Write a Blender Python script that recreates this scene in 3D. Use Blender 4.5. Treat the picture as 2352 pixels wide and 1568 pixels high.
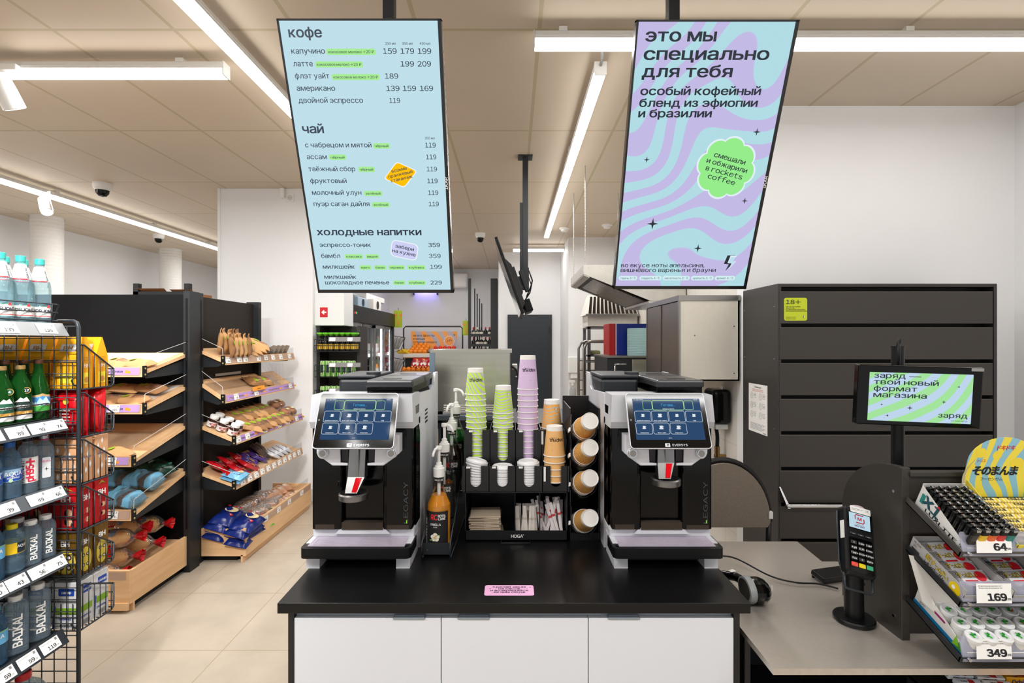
import bpy, bmesh, math, random
from math import sin, cos, pi, radians, sqrt, atan2
from mathutils import Matrix, Vector

for _o in list(bpy.data.objects):
    bpy.data.objects.remove(_o)
SC = bpy.context.scene
COL = SC.collection
RND = random.Random(11)

# ------------------------------------------------------------------ camera, world, exposure
CEIL = 3.135
cam_d = bpy.data.cameras.new('camera'); cam = bpy.data.objects.new('camera', cam_d); COL.objects.link(cam)
cam.location = (0, 0, 1.6); cam.rotation_euler = (radians(90), 0, 0)
cam_d.sensor_width = 36; cam_d.lens = 1170 / 2352 * 36; cam_d.clip_start = .02
SC.camera = cam
SC.view_settings.view_transform = 'Standard'
SC.view_settings.look = 'None'
SC.view_settings.exposure = 0.06
SC.view_settings.gamma = 1.0
SC.view_settings.use_curve_mapping = False
SC.cycles.max_bounces = 10; SC.cycles.transparent_max_bounces = 24
SC.cycles.diffuse_bounces = 5; SC.cycles.glossy_bounces = 4
SC.cycles.caustics_reflective = False; SC.cycles.caustics_refractive = False
SC.cycles.sample_clamp_indirect = 6
W = bpy.data.worlds.new('world'); SC.world = W; W.use_nodes = True
W.node_tree.nodes['Background'].inputs[0].default_value = (1.0, .99, .98, 1)
W.node_tree.nodes['Background'].inputs[1].default_value = .7      # daylight through the shop front behind the camera
LAMP_W = 11.0     # watts per metre of ceiling strip
STRIP_E = 9.0

# ------------------------------------------------------------------ maths helpers
def T(x, y, z): return Matrix.Translation((x, y, z))
def RX(a): return Matrix.Rotation(radians(a), 4, 'X')
def RY(a): return Matrix.Rotation(radians(a), 4, 'Y')
def RZ(a): return Matrix.Rotation(radians(a), 4, 'Z')
def S(x, y, z): return Matrix.Diagonal((x, y, z, 1))
FRONT = RX(90)                 # drawing plane xy turned to face -y
RIGHT = RZ(90) @ RX(90)        # ... to face +x
LEFT = RZ(-90) @ RX(90)        # ... to face -x
BACK = RZ(180) @ RX(90)
ID = Matrix.Identity(4)

def lin(h):
    h = h.lstrip('#'); o = []
    for i in (0, 2, 4):
        v = int(h[i:i + 2], 16) / 255
        o.append(v / 12.92 if v <= .04045 else ((v + .055) / 1.055) ** 2.4)
    return (*o, 1)

# ------------------------------------------------------------------ materials
MATS = {}
def nt(name):
    m = bpy.data.materials.new(name); m.use_nodes = True
    n = m.node_tree; n.nodes.clear()
    out = n.nodes.new('ShaderNodeOutputMaterial')
    return m, n, out
def node(n, t, **kw):
    x = n.nodes.new(t)
    for k, v in kw.items():
        if k in x.inputs: x.inputs[k].default_value = v
        else: setattr(x, k, v)
    return x
def mixc(n, fac, a, b):
    x = n.nodes.new('ShaderNodeMix'); x.data_type = 'RGBA'
    for s, v in ((0, fac), (6, a), (7, b)):
        if hasattr(v, 'links'): n.links.new(v, x.inputs[s])
        else: x.inputs[s].default_value = v
    return x.outputs[2]
def coords(n, scale=(1, 1, 1), kind='Object', rot=(0, 0, 0), loc=(0, 0, 0)):
    tc = n.nodes.new('ShaderNodeTexCoord'); mp = n.nodes.new('ShaderNodeMapping')
    mp.inputs['Scale'].default_value = scale; mp.inputs['Rotation'].default_value = rot; mp.inputs['Location'].default_value = loc
    n.links.new(tc.outputs[kind], mp.inputs['Vector']); return mp.outputs[0]
def mat(name, c, rough=.5, metal=0., var=.06, scale=25, bump=0., stretch=(1, 1, 1), emit=0., spec=.5, coat=0., sheen=0.):
    if name in MATS: return MATS[name]
    m, n, out = nt(name)
    c = lin(c) if isinstance(c, str) else (*c, 1)
    p = n.nodes.new('ShaderNodeBsdfPrincipled')
    p.inputs['Roughness'].default_value = rough; p.inputs['Metallic'].default_value = metal
    p.inputs['Specular IOR Level'].default_value = spec; p.inputs['Coat Weight'].default_value = coat
    if sheen: p.inputs['Sheen Weight'].default_value = sheen
    no = node(n, 'ShaderNodeTexNoise', Scale=scale, Detail=3.0)
    n.links.new(coords(n, stretch), no.inputs['Vector'])
    a = tuple(max(0, v * (1 - var)) for v in c[:3]) + (1,); b = tuple(min(1, v * (1 + var)) for v in c[:3]) + (1,)
    n.links.new(mixc(n, no.outputs[0], a, b), p.inputs['Base Color'])
    if bump:
        bp = node(n, 'ShaderNodeBump', Strength=bump, Distance=.004)
        n.links.new(no.outputs[0], bp.inputs['Height']); n.links.new(bp.outputs[0], p.inputs['Normal'])
    if emit:
        p.inputs['Emission Color'].default_value = c; p.inputs['Emission Strength'].default_value = emit
    n.links.new(p.outputs[0], out.inputs[0]); MATS[name] = m; return m
def glass(name, tint, refl=.12, rough=.02, bump=0., haze=0., scale=60, cap=.6, hc=(.85, .87, .9)):
    """thin clear sheet: tinted transparency with a fresnel-weighted gloss"""
    if name in MATS: return MATS[name]
    m, n, out = nt(name)
    tr = node(n, 'ShaderNodeBsdfTransparent', Color=lin(tint) if isinstance(tint, str) else (*tint, 1))
    gl = node(n, 'ShaderNodeBsdfGlossy', Roughness=rough)
    lw = node(n, 'ShaderNodeLayerWeight', Blend=refl * 2)
    no = node(n, 'ShaderNodeTexNoise', Scale=scale); n.links.new(coords(n), no.inputs['Vector'])
    if bump:
        bp = node(n, 'ShaderNodeBump', Strength=bump, Distance=.01)
        n.links.new(no.outputs[0], bp.inputs['Height'])
        n.links.new(bp.outputs[0], gl.inputs['Normal']); n.links.new(bp.outputs[0], lw.inputs['Normal'])
    mx = n.nodes.new('ShaderNodeMixShader')
    cp = node(n, 'ShaderNodeMath', operation='MULTIPLY'); cp.inputs[1].default_value = cap
    n.links.new(lw.outputs['Fresnel'], cp.inputs[0]); n.links.new(cp.outputs[0], mx.inputs[0]); n.links.new(tr.outputs[0], mx.inputs[1]); n.links.new(gl.outputs[0], mx.inputs[2])
    last = mx
    if haze:
        df = node(n, 'ShaderNodeBsdfDiffuse', Color=(*hc, 1)); m2 = node(n, 'ShaderNodeMixShader', Fac=haze)
        n.links.new(mx.outputs[0], m2.inputs[1]); n.links.new(df.outputs[0], m2.inputs[2]); last = m2
    n.links.new(last.outputs[0], out.inputs[0]); MATS[name] = m; return m
def glow(name, c, e=1.0, c2=None, scale=5, dist=6., gloss=.12, rot=(0, 0, 0), loc=(0, 0, 0), dscale=1.):
    """a lit screen or lamp face; with c2 a two-colour swirl"""
    if name in MATS: return MATS[name]
    m, n, out = nt(name)
    em = node(n, 'ShaderNodeEmission', Color=lin(c), Strength=e)
    if c2: n.links.new(swirl_col(n, lin(c), lin(c2), scale, dist, rot, loc, dscale), em.inputs[0])
    last = em
    if gloss:
        gl = node(n, 'ShaderNodeBsdfGlossy', Roughness=.05, Color=(.5, .5, .5, 1)); ly = node(n, 'ShaderNodeLayerWeight', Blend=gloss)
        ad = n.nodes.new('ShaderNodeMixShader')
        n.links.new(ly.outputs['Fresnel'], ad.inputs[0]); n.links.new(em.outputs[0], ad.inputs[1]); n.links.new(gl.outputs[0], ad.inputs[2]); last = ad
    n.links.new(last.outputs[0], out.inputs[0]); MATS[name] = m; return m
def swirl_col(n, a, b, scale, dist, rot=(0, 0, 0), loc=(0, 0, 0), dscale=1.):
    w = n.nodes.new('ShaderNodeTexWave'); w.bands_direction = 'X'
    w.inputs['Scale'].default_value = scale; w.inputs['Distortion'].default_value = dist
    w.inputs['Detail'].default_value = 0; w.inputs['Detail Scale'].default_value = dscale
    n.links.new(coords(n, rot=rot, loc=loc), w.inputs['Vector'])
    r = n.nodes.new('ShaderNodeValToRGB'); r.color_ramp.interpolation = 'EASE'
    r.color_ramp.elements[0].position = .46; r.color_ramp.elements[1].position = .54
    n.links.new(w.outputs['Fac'], r.inputs[0])
    return mixc(n, r.outputs[0], a, b)
def swirl(name, c, c2, scale, dist, rough=.5, rot=(0, 0, 0), dscale=1., loc=(0, 0, 0)):
    if name in MATS: return MATS[name]
    m, n, out = nt(name); p = node(n, 'ShaderNodeBsdfPrincipled', Roughness=rough)
    n.links.new(swirl_col(n, lin(c), lin(c2), scale, dist, rot, loc, dscale), p.inputs['Base Color'])
    n.links.new(p.outputs[0], out.inputs[0]); MATS[name] = m; return m
def tiles(name, c, g, w, h, mortar, off=(0, 0), rough=.5, var=.08, nscale=6, rot=(0, 0, 0), smear=.0, spec=.5):
    if name in MATS: return MATS[name]
    m, n, out = nt(name); p = node(n, 'ShaderNodeBsdfPrincipled', Roughness=rough); p.inputs['Specular IOR Level'].default_value = spec
    b = n.nodes.new('ShaderNodeTexBrick'); b.offset = 0; b.squash = 1
    c = lin(c); b.inputs['Mortar'].default_value = lin(g)
    no = node(n, 'ShaderNodeTexNoise', Scale=nscale, Detail=5.0, Roughness=.62); n.links.new(coords(n), no.inputs['Vector'])
    lo = tuple(v * (1 - var) for v in c[:3]) + (1,); hi = tuple(v * (1 + var) for v in c[:3]) + (1,)
    cr = n.nodes.new('ShaderNodeValToRGB'); cr.color_ramp.elements[0].position = .3; cr.color_ramp.elements[1].position = .7
    n.links.new(no.outputs[0], cr.inputs[0])
    mc = mixc(n, cr.outputs[0], lo, hi)
    n.links.new(mc, b.inputs['Color1']); n.links.new(mc, b.inputs['Color2'])
    b.inputs['Scale'].default_value = 1; b.inputs['Mortar Size'].default_value = mortar; b.inputs['Mortar Smooth'].default_value = .1
    b.inputs['Brick Width'].default_value = w; b.inputs['Row Height'].default_value = h; b.inputs['Bias'].default_value = 0
    n.links.new(coords(n, rot=rot, loc=(off[0], off[1], 0)), b.inputs['Vector'])
    n.links.new(b.outputs[0], p.inputs['Base Color']); n.links.new(p.outputs[0], out.inputs[0]); MATS[name] = m; return m
def wood(name, c1, c2, axis=0, scale=1.0, rough=.45):
    if name in MATS: return MATS[name]
    m, n, out = nt(name); p = node(n, 'ShaderNodeBsdfPrincipled', Roughness=rough)
    st = [9, 9, 9]; st[axis] = .8
    no = node(n, 'ShaderNodeTexNoise', Scale=3.2 * scale, Detail=6.0, Roughness=.6, Distortion=.6)
    n.links.new(coords(n, tuple(st)), no.inputs['Vector'])
    cr = n.nodes.new('ShaderNodeValToRGB'); cr.color_ramp.elements[0].position = .3; cr.color_ramp.elements[1].position = .7
    n.links.new(no.outputs[0], cr.inputs[0])
    n.links.new(mixc(n, cr.outputs[0], lin(c1), lin(c2)), p.inputs['Base Color'])
    n.links.new(p.outputs[0], out.inputs[0]); MATS[name] = m; return m

BLK = mat('black_plastic', '#0c0d0f', .38, var=.1, spec=.3)
BLKG = mat('black_gloss', '#060607', .1, var=.1, spec=.28)
BLKM = mat('black_matt_metal', '#1c2024', .5, var=.12)
WIRE = mat('dark_wire', '#2a3036', .42, metal=.3)
WHT = mat('white_plastic', '#ededeb', .4, var=.02)
STEEL = mat('brushed_steel', '#9a9894', .32, metal=1., var=.12, scale=14, stretch=(1, 1, 30))
STEELH = mat('brushed_steel_flat', '#b4b1ab', .3, metal=1., var=.14, scale=14, stretch=(2, 40, 40))
CHROME = mat('chrome', '#c9cbce', .12, metal=1., var=.05)
INK = mat('ink_black', '#14151c', .6, var=.02)
INKW = mat('ink_white', '#f2f2f0', .6, var=.02)
TAGW = mat('price_card', '#f1f1ef', .5, var=.015)
TAGG = mat('small_print', '#8d8d8d', .6, var=.02)
CLEAR = glass('clear_acrylic', (.97, .97, .975), .05, .02, cap=.22)
FILM = glass('clear_film', (.94, .94, .94), .16, .06, bump=.9, haze=.07, cap=.8, scale=55)

# ------------------------------------------------------------------ mesh builder
TXT = {}; GLY = {}
def glyph(ch, bold, res):
    """one character as triangles: its outline filled by winding number, so overlapping strokes stay solid"""
    k = (ch, bold, res)
    if k in GLY: return GLY[k]
    from mathutils.geometry import delaunay_2d_cdt
    body = chr(ord(ch) + 0xFEE0) if '!' <= ch <= '~' and ch not in '.,-—' else ch     # full-width forms: a plain wide grotesque
    c = bpy.data.curves.new('t', 'FONT'); c.body = body; c.size = 1; c.resolution_u = res; c.offset = bold; c.fill_mode = 'NONE'
    o = bpy.data.objects.new('t', c); me = bpy.data.meshes.new_from_object(o)
    co = [(x.co.x, x.co.y) for x in me.vertices]; nx = {}
    for e in me.edges: nx.setdefault(e.vertices[0], []).append(e.vertices[1]); nx.setdefault(e.vertices[1], []).append(e.vertices[0])
    bpy.data.meshes.remove(me); bpy.data.objects.remove(o); bpy.data.curves.remove(c)
    seen = set(); loops = []
    for i in range(len(co)):
        if i in seen or i not in nx: continue
        lp = [i]; seen.add(i); j = i + 1 if i + 1 in nx[i] else nx[i][0]
        while j not in seen:
            lp.append(j); seen.add(j)
            n2 = [q for q in nx[j] if q not in seen]
            if not n2: break
            j = n2[0]
        if len(lp) > 2: loops.append(lp)
    if not loops: GLY[k] = ([], [], .22); return GLY[k]
    ed = [(lp[i - 1], lp[i]) for lp in loops for i in range(len(lp))]
    v, _, f = delaunay_2d_cdt([Vector(p) for p in co], ed, [], 0, 1e-5)[:3]
    keep = []
    for t in f:
        cx = sum(v[q].x for q in t) / len(t); cy = sum(v[q].y for q in t) / len(t); wn = 0
        for p, q in ed:
            (x0, y0), (x1, y1) = co[p], co[q]
            if (y0 > cy) != (y1 > cy) and cx < (x1 - x0) * (cy - y0) / (y1 - y0) + x0: wn += 1 if y1 > y0 else -1
        if wn:
            (ax, ay), (bx, by), (dx, dy) = (v[q] for q in t[:3])
            keep.append(tuple(t) if (bx - ax) * (dy - ay) - (by - ay) * (dx - ax) > 0 else tuple(t[::-1]))
    used = sorted({q for t in keep for q in t}); ix = {q: i for i, q in enumerate(used)}
    x0 = min(v[q].x for q in used); x1 = max(v[q].x for q in used)
    GLY[k] = ([(v[q].x - x0, v[q].y) for q in used], [tuple(ix[q] for q in t) for t in keep], x1 - x0); return GLY[k]
def text_mesh(s, bold=0., res=3):
    k = (s, bold, res)
    if k not in TXT:
        v = []; f = []; x = 0
        for ch in s:
            gv, gf, w = glyph(ch, 0, res)
            for dx, dy, dz in ([(bold, bold, 0), (-bold, bold, .0012), (-bold, -bold, .0024), (bold, -bold, .0036)] if bold else [(0, 0, 0)]):   # heavier weight: spread the strokes
                o = len(v); v += [(a + x + dx * .8, b + dy * .6, dz) for a, b in gv]; f += [tuple(q + o for q in t) for t in gf]
            x += w + (.085 if gv else .02)
        TXT[k] = (v, f, max(x - .085, .01))
    return TXT[k]
BOXF = [(0, 3, 2, 1), (4, 5, 6, 7), (0, 1, 5, 4), (1, 2, 6, 5), (2, 3, 7, 6), (3, 0, 4, 7)]
class MB:
    def __init__(s, M=ID): s.v = []; s.f = []; s.m = []; s.sm = []; s.M = M
    def add(s, vs, fs, m=0, sm=False, M=None):
        A = s.M if M is None else s.M @ M
        o = len(s.v); s.v += [tuple(A @ Vector(v)) for v in vs]
        flip = A.determinant() < 0
        for f in fs:
            s.f.append(tuple(i + o for i in (reversed(f) if flip else f))); s.m.append(m); s.sm.append(sm)
        return s
    def box(s, x0, x1, y0, y1, z0, z1, m=0, M=None):
        return s.add([(x0, y0, z0), (x1, y0, z0), (x1, y1, z0), (x0, y1, z0), (x0, y0, z1), (x1, y0, z1), (x1, y1, z1), (x0, y1, z1)], BOXF, m, False, M)
    def rbox(s, x0, x1, y0, y1, z0, z1, r=.003, m=0, M=None, seg=2):
        bm = bmesh.new(); bmesh.ops.create_cube(bm, size=1)
        for v in bm.verts: v.co = (x0 + (v.co.x + .5) * (x1 - x0), y0 + (v.co.y + .5) * (y1 - y0), z0 + (v.co.z + .5) * (z1 - z0))
        bmesh.ops.bevel(bm, geom=list(bm.edges), offset=r, segments=seg, profile=.5, affect='EDGES')
        bm.verts.index_update()
        s.add([tuple(v.co) for v in bm.verts], [tuple(v.index for v in f.verts) for f in bm.faces], m, False, M); bm.free(); return s
    def hull(s, a, b, m=0, M=None):
        """prism between two polygons of the same length"""
        n = len(a); fs = [tuple(range(n - 1, -1, -1)), tuple(range(n, 2 * n))]
        fs += [(i, (i + 1) % n, n + (i + 1) % n, n + i) for i in range(n)]
        return s.add(list(a) + list(b), fs, m, False, M)
    def prism(s, poly, z0, z1, m=0, M=None):
        return s.hull([(x, y, z0) for x, y in poly], [(x, y, z1) for x, y in poly], m, M)
    def poly(s, pts, m=0, M=None):
        p = [(*q, 0) if len(q) == 2 else q for q in pts]
        return s.add(p, [tuple(range(len(p)))], m, False, M)
    def cyl(s, p0, p1, r0, r1=None, n=16, m=0, caps=True, M=None, sm=True):
        r1 = r0 if r1 is None else r1
        p0 = Vector(p0); p1 = Vector(p1); d = (p1 - p0)
        q = d.to_track_quat('Z', 'Y').to_matrix()
        vs = []
        for p, r in ((p0, r0), (p1, r1)):
            for i in range(n):
                a = 2 * pi * i / n; vs.append(tuple(p + q @ Vector((r * cos(a), r * sin(a), 0))))
        s.add(vs, [(i, (i + 1) % n, n + (i + 1) % n, n + i) for i in range(n)], m, sm, M)
        if caps: s.add(vs, [tuple(range(n - 1, -1, -1)), tuple(range(n, 2 * n))], m, False, M)
        return s
    def lathe(s, prof, n=24, m=0, M=None, ms=None, sq=0.):
        """profile of (r, z); sq squares the section off"""
        vs = []
        for r, z in prof:
            for i in range(n):
                a = 2 * pi * i / n; k = 1.
                if sq: k = 1 + sq * (1 / max(abs(cos(a)), abs(sin(a))) - 1)
                vs.append((r * k * cos(a), r * k * sin(a), z))
        for j in range(len(prof) - 1):
            s.add(vs[j * n:(j + 2) * n], [(i, (i + 1) % n, n + (i + 1) % n, n + i) for i in range(n)], ms[j] if ms else m, True, M)
        if prof[0][0] > 1e-5: s.add(vs[:n], [tuple(range(n - 1, -1, -1))], ms[0] if ms else m, False, M)
        if prof[-1][0] > 1e-5: s.add(vs[-n:], [tuple(range(n))], ms[-1] if ms else m, False, M)
        return s
    def tube(s, pts, r, n=6, m=0, M=None, closed=False):
        P = [Vector(p) for p in pts]; L = len(P); vs = []
        prev = None
        for i in range(L):
            a = P[i - 1] if (i or closed) else P[i]; b = P[(i + 1) % L] if (i < L - 1 or closed) else P[i]
            d = (b - a).normalized()
            if prev is None:
                u = d.orthogonal().normalized()
            else:
                u = (prev - d * prev.dot(d)); u = u.normalized() if u.length > 1e-6 else d.orthogonal().normalized()
            prev = u; w = d.cross(u)
            for k in range(n):
                t = 2 * pi * k / n; vs.append(tuple(P[i] + (u * cos(t) + w * sin(t)) * r))
        fs = []
        for i in range(L if closed else L - 1):
            j = (i + 1) % L
            fs += [(i * n + k, i * n + (k + 1) % n, j * n + (k + 1) % n, j * n + k) for k in range(n)]
        if not closed: fs += [tuple(range(n - 1, -1, -1)), tuple(range((L - 1) * n, L * n))]
        return s.add(vs, fs, m, n > 4, M)
    def surf(s, fn, nu, nv, m=0, M=None, sm=True):
        vs = [fn(i / nu, j / nv) for j in range(nv + 1) for i in range(nu + 1)]; k = nu + 1
        return s.add(vs, [(j * k + i, j * k + i + 1, (j + 1) * k + i + 1, (j + 1) * k + i) for j in range(nv) for i in range(nu)], m, sm, M)
    def ball(s, rx, ry, rz, n=12, m=0, M=None, half=False):
        a0 = 0 if half else -pi / 2
        k = n // 2
        return s.lathe([(max(1e-4, cos(a0 + (pi / 2 - a0) * i / k)), sin(a0 + (pi / 2 - a0) * i / k)) for i in range(k + 1)], n, m, (M or ID) @ S(rx, ry, rz))
    def pillow(s, w, l, h, m=0, M=None, nu=8, nv=8, seal=.0, wob=.12, rnd=None, mfn=None):
        """a filled bag lying on z=0: puffed top, flatter underside, crimped ends along y"""
        rnd = rnd or RND; ph = [rnd.uniform(0, 6.3) for _ in range(4)]
        def sh(u, v, top):
            a = max(0, 1 - abs(2 * u - 1) ** 3) ; b = max(0, 1 - abs(2 * v - 1) ** 4)
            k = sqrt(a * b)
            wv = 1 + wob * (sin(9 * u + ph[0] + 4 * v) * .6 + sin(13 * v + ph[1]) * .5)
            x = (u - .5) * w * (1 - .06 * k * sin(ph[2])) ; y = (v - .5) * l
            return (x, y, (h * .62 * k * wv + h * .38) if top else h * .38 * (1 - k))
        s.surf(lambda u, v: sh(u, v, True), nu, nv, m, M)
        s.surf(lambda u, v: sh(1 - u, v, False), nu, nv, m, M)
        if seal:
            for y0, y1 in ((-.5 * l - seal, -.5 * l), (.5 * l, .5 * l + seal)):
                s.box(-w / 2, w / 2, y0, y1, h * .37, h * .39, m, M)
        return s
    def text(s, t, size, M, m=0, align='C', sx=1., bold=0., width=None, res=3, bend=None, vmid=False):
        v, f, w = text_mesh(t, bold, res)
        if not v: return s
        if width: sx = width / (w * size)
        o = {'C': -w / 2, 'L': 0, 'R': -w}[align]
        dy = -.36 if vmid else 0
        vs = [((x + o) * size * sx, (y + dy) * size, q * size) for x, y, q in v]
        if bend:   # wrap round a cylinder about local z: x -> angle; local frame: y up
            r = bend; vs = [((r + q) * sin(x / r), -(r + q) * cos(x / r), y) for x, y, q in vs]
        return s.add(vs, f, m, False, M)
    def build(s, name, mats, parent=None, M=None):
        me = bpy.data.meshes.new(name); me.from_pydata(s.v, [], s.f)
        for x in (mats if isinstance(mats, (list, tuple)) else [mats]): me.materials.append(x)
        me.polygons.foreach_set('material_index', s.m); me.polygons.foreach_set('use_smooth', s.sm); me.update()
        o = bpy.data.objects.new(name, me); COL.objects.link(o)
        if parent: o.parent = parent
        if M is not None: o.matrix_basis = M
        return o

def tag(o, label, cat, group=None, kind=None):
    o['label'] = label; o['category'] = cat
    if group: o['group'] = group
    if kind: o['kind'] = kind
    return o
def thing(name, label, cat, group=None, M=ID):
    o = bpy.data.objects.new(name, None); o.empty_display_size = .05; COL.objects.link(o)
    o.matrix_basis = M; return tag(o, label, cat, group)
def struct(mb, name, mats):
    o = mb.build(name, mats); o['kind'] = 'structure'; return o
def copy_tree(o, M=None, label=None, group=None, parent=None):
    c = o.copy(); COL.objects.link(c)
    if parent: c.parent = parent
    if M is not None: c.matrix_basis = M
    if label: c['label'] = label
    if group: c['group'] = group
    for ch in list(o.children): copy_tree(ch, parent=c)
    return c
class Proto:
    """first placing moves the original, later ones copy it"""
    def __init__(s, fn): s.fn = fn; s.o = None
    def put(s, M, label, group=None):
        if s.o is None:
            s.o = s.fn(); s.o.matrix_basis = M; s.o['label'] = label
            if group: s.o['group'] = group
            return s.o
        return copy_tree(s.o, M, label, group)
ORD = 'first second third fourth fifth sixth seventh eighth ninth tenth eleventh twelfth thirteenth fourteenth fifteenth sixteenth'.split()
def rrect(w, h, r, n=4, cx=0, cy=0):
    pts = []
    for qx, qy, a0 in ((1, 1, 0), (-1, 1, 90), (-1, -1, 180), (1, -1, 270)):
        for i in range(n + 1):
            a = radians(a0 + 90 * i / n); pts.append((cx + qx * (w / 2 - r) + r * cos(a), cy + qy * (h / 2 - r) + r * sin(a)))
    return pts
def circ(r, n=24, cx=0, cy=0, ry=None): return [(cx + r * cos(2 * pi * i / n), cy + (ry or r) * sin(2 * pi * i / n)) for i in range(n)]
def star4(r, cx, cy):
    p = []
    for i in range(8):
        a = pi / 4 * i; q = r if i % 2 == 0 else r * .26; p.append((cx + q * cos(a), cy + q * sin(a)))
    return p
BOLT = [(-.35, .9), (.55, .9), (.12, .15), (.6, .15), (-.3, -.95), (-.02, -.15), (-.6, -.1)]
def strokes(mb, pts, w, z, m, M=None, closed=False):
    """flat ribbon along a polyline in the xy plane"""
    n = len(pts); P = [Vector(p) for p in pts]
    L = []; Rr = []
    for i in range(n):
        a = P[i - 1] if (i or closed) else P[i]; b = P[(i + 1) % n] if (i < n - 1 or closed) else P[i]
        d = (b - a).normalized(); q = Vector((-d.y, d.x)) * w / 2
        L.append((*(P[i] + q), z)); Rr.append((*(P[i] - q), z))
    k = range(n if closed else n - 1)
    return mb.add(L + Rr, [(i, n + i, n + (i + 1) % n, (i + 1) % n) for i in k], m, False, M)
# ================================================================== SETTING
M_WALL = mat('wall_paint', '#e9eaec', .6, var=.025, scale=3)
M_CEIL = tiles('ceiling_tiles', '#cfc0ac', '#b9ab8c', .6, 1.2, .011, off=(-.135, -.11), rough=.55, var=.02, nscale=1.5)
M_FLOOR = tiles('floor_tiles', '#b8ac9c', '#9f917a', .54, .6, .0028, off=(2.04, -3.24), rough=.42, var=.1, nscale=3.5)
M_KTILE = tiles('kitchen_tiles', '#e4e0d9', '#cdc7be', .3, .3, .002, rough=.25, var=.02, rot=(0, radians(90), 0))
struct(MB().box(-6.4, 3.5, -2.6, 11, -.12, 0), 'floor', [M_FLOOR])
struct(MB().box(-6.4, 3.5, -2.6, 11, CEIL, CEIL + .1), 'ceiling', [M_CEIL])
struct(MB().box(-6.4, -6.2, -2.6, 11, 0, CEIL), 'wall_left', [M_WALL])
struct(MB().box(-6.2, -.232, 10.8, 11, 0, CEIL), 'wall_back', [M_WALL])
struct(MB().box(-2.945, -2.01, 5.12, 5.36, 0, CEIL).box(-2.8, -2.6, 5.36, 10.8, 0, CEIL).box(-2.955, -2.93, 5.11, 5.13, 0, CEIL).box(-2.02, -2.0, 5.11, 5.13, 0, CEIL), 'wall_partition', [M_WALL])
struct(MB().box(-2.01, -1.715, 5.2, 5.5, 1.764, CEIL), 'trim_1', [M_WALL])
struct(MB().box(-.232, 1.7, 8.76, 11, 0, CEIL), 'wall_far', [M_WALL])
struct(MB().box(.83, 1.7, 7.5, 8.76, 0, CEIL), 'wall_kitchen', [M_WALL])
struct(MB().box(1.51, 1.7, 3.42, 7.5, 0, CEIL), 'wall_side', [M_KTILE])
struct(MB().box(1.51, 3.5, 3.32, 3.42, 0, CEIL), 'wall_front', [M_WALL])
struct(MB().box(3.275, 3.5, -2.6, 3.32, 0, CEIL), 'wall_right', [M_WALL])
struct(MB().box(.845, 1.505, 7.47, 7.5, .0, 1.36), 'trim_2', [M_KTILE])
# door in the far wall
d = MB().box(-.075, .685, 8.73, 8.775, 0, 2.06, 0).box(-.02, .63, 8.715, 8.735, .01, 2.0, 0)
d.box(.64, .665, 8.70, 8.73, 1.75, 1.85, 1).box(.64, .665, 8.70, 8.73, .3, .4, 1)
door = struct(d, 'door_1', [mat('door_paint', '#1f262d', .45, var=.06), mat('door_hinge', '#12161a', .4)])
dh = MB().cyl((.06, 8.715, 1.0), (.06, 8.66, 1.0), .012).cyl((.06, 8.66, 1.0), (.17, 8.66, 1.0), .01).build('door_handle', CHROME, door)

# ---- wall fittings
def sign_exit():
    m = MB(FRONT).prism(rrect(.078, .1, .003), 0, .004, 0)
    m.poly([(-.026, 0), (.0, .024), (.009, .016), (-.001, .007), (.026, .007), (.026, -.007), (-.001, -.007), (.009, -.016), (0, -.024)], 1, T(0, 0, .0046))
    return m.build('exit_sign', [mat('sign_red', '#d01022', .4), INKW], M=T(-1.92, 5.2, 1.898))
tag(sign_exit(), 'small red sign with a white left arrow on the white wall panel', 'sign')
s = MB(FRONT).rbox(-.04, .04, -.04, .04, 0, .012, .004).cyl((0, 0, .012), (0, 0, .0125), .028, n=20, m=1).cyl((-.009, 0, .012), (-.009, 0, .0131), .003, n=8, m=2).cyl((.009, 0, .012), (.009, 0, .0131), .003, n=8, m=2)
tag(s.build('wall_socket', [WHT, mat('socket_grey', '#d5d5d2', .4), INK], M=T(-2.227, 5.12, 3.04)), 'white power socket high on the white pillar', 'socket')
s = MB(FRONT).rbox(-.022, .022, -.05, .05, 0, .04, .01)
tag(s.build('motion_sensor', [WHT], M=T(-2.3, 5.12, 3.085)), 'small white motion sensor beside the socket at the pillar top', 'sensor')

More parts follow.
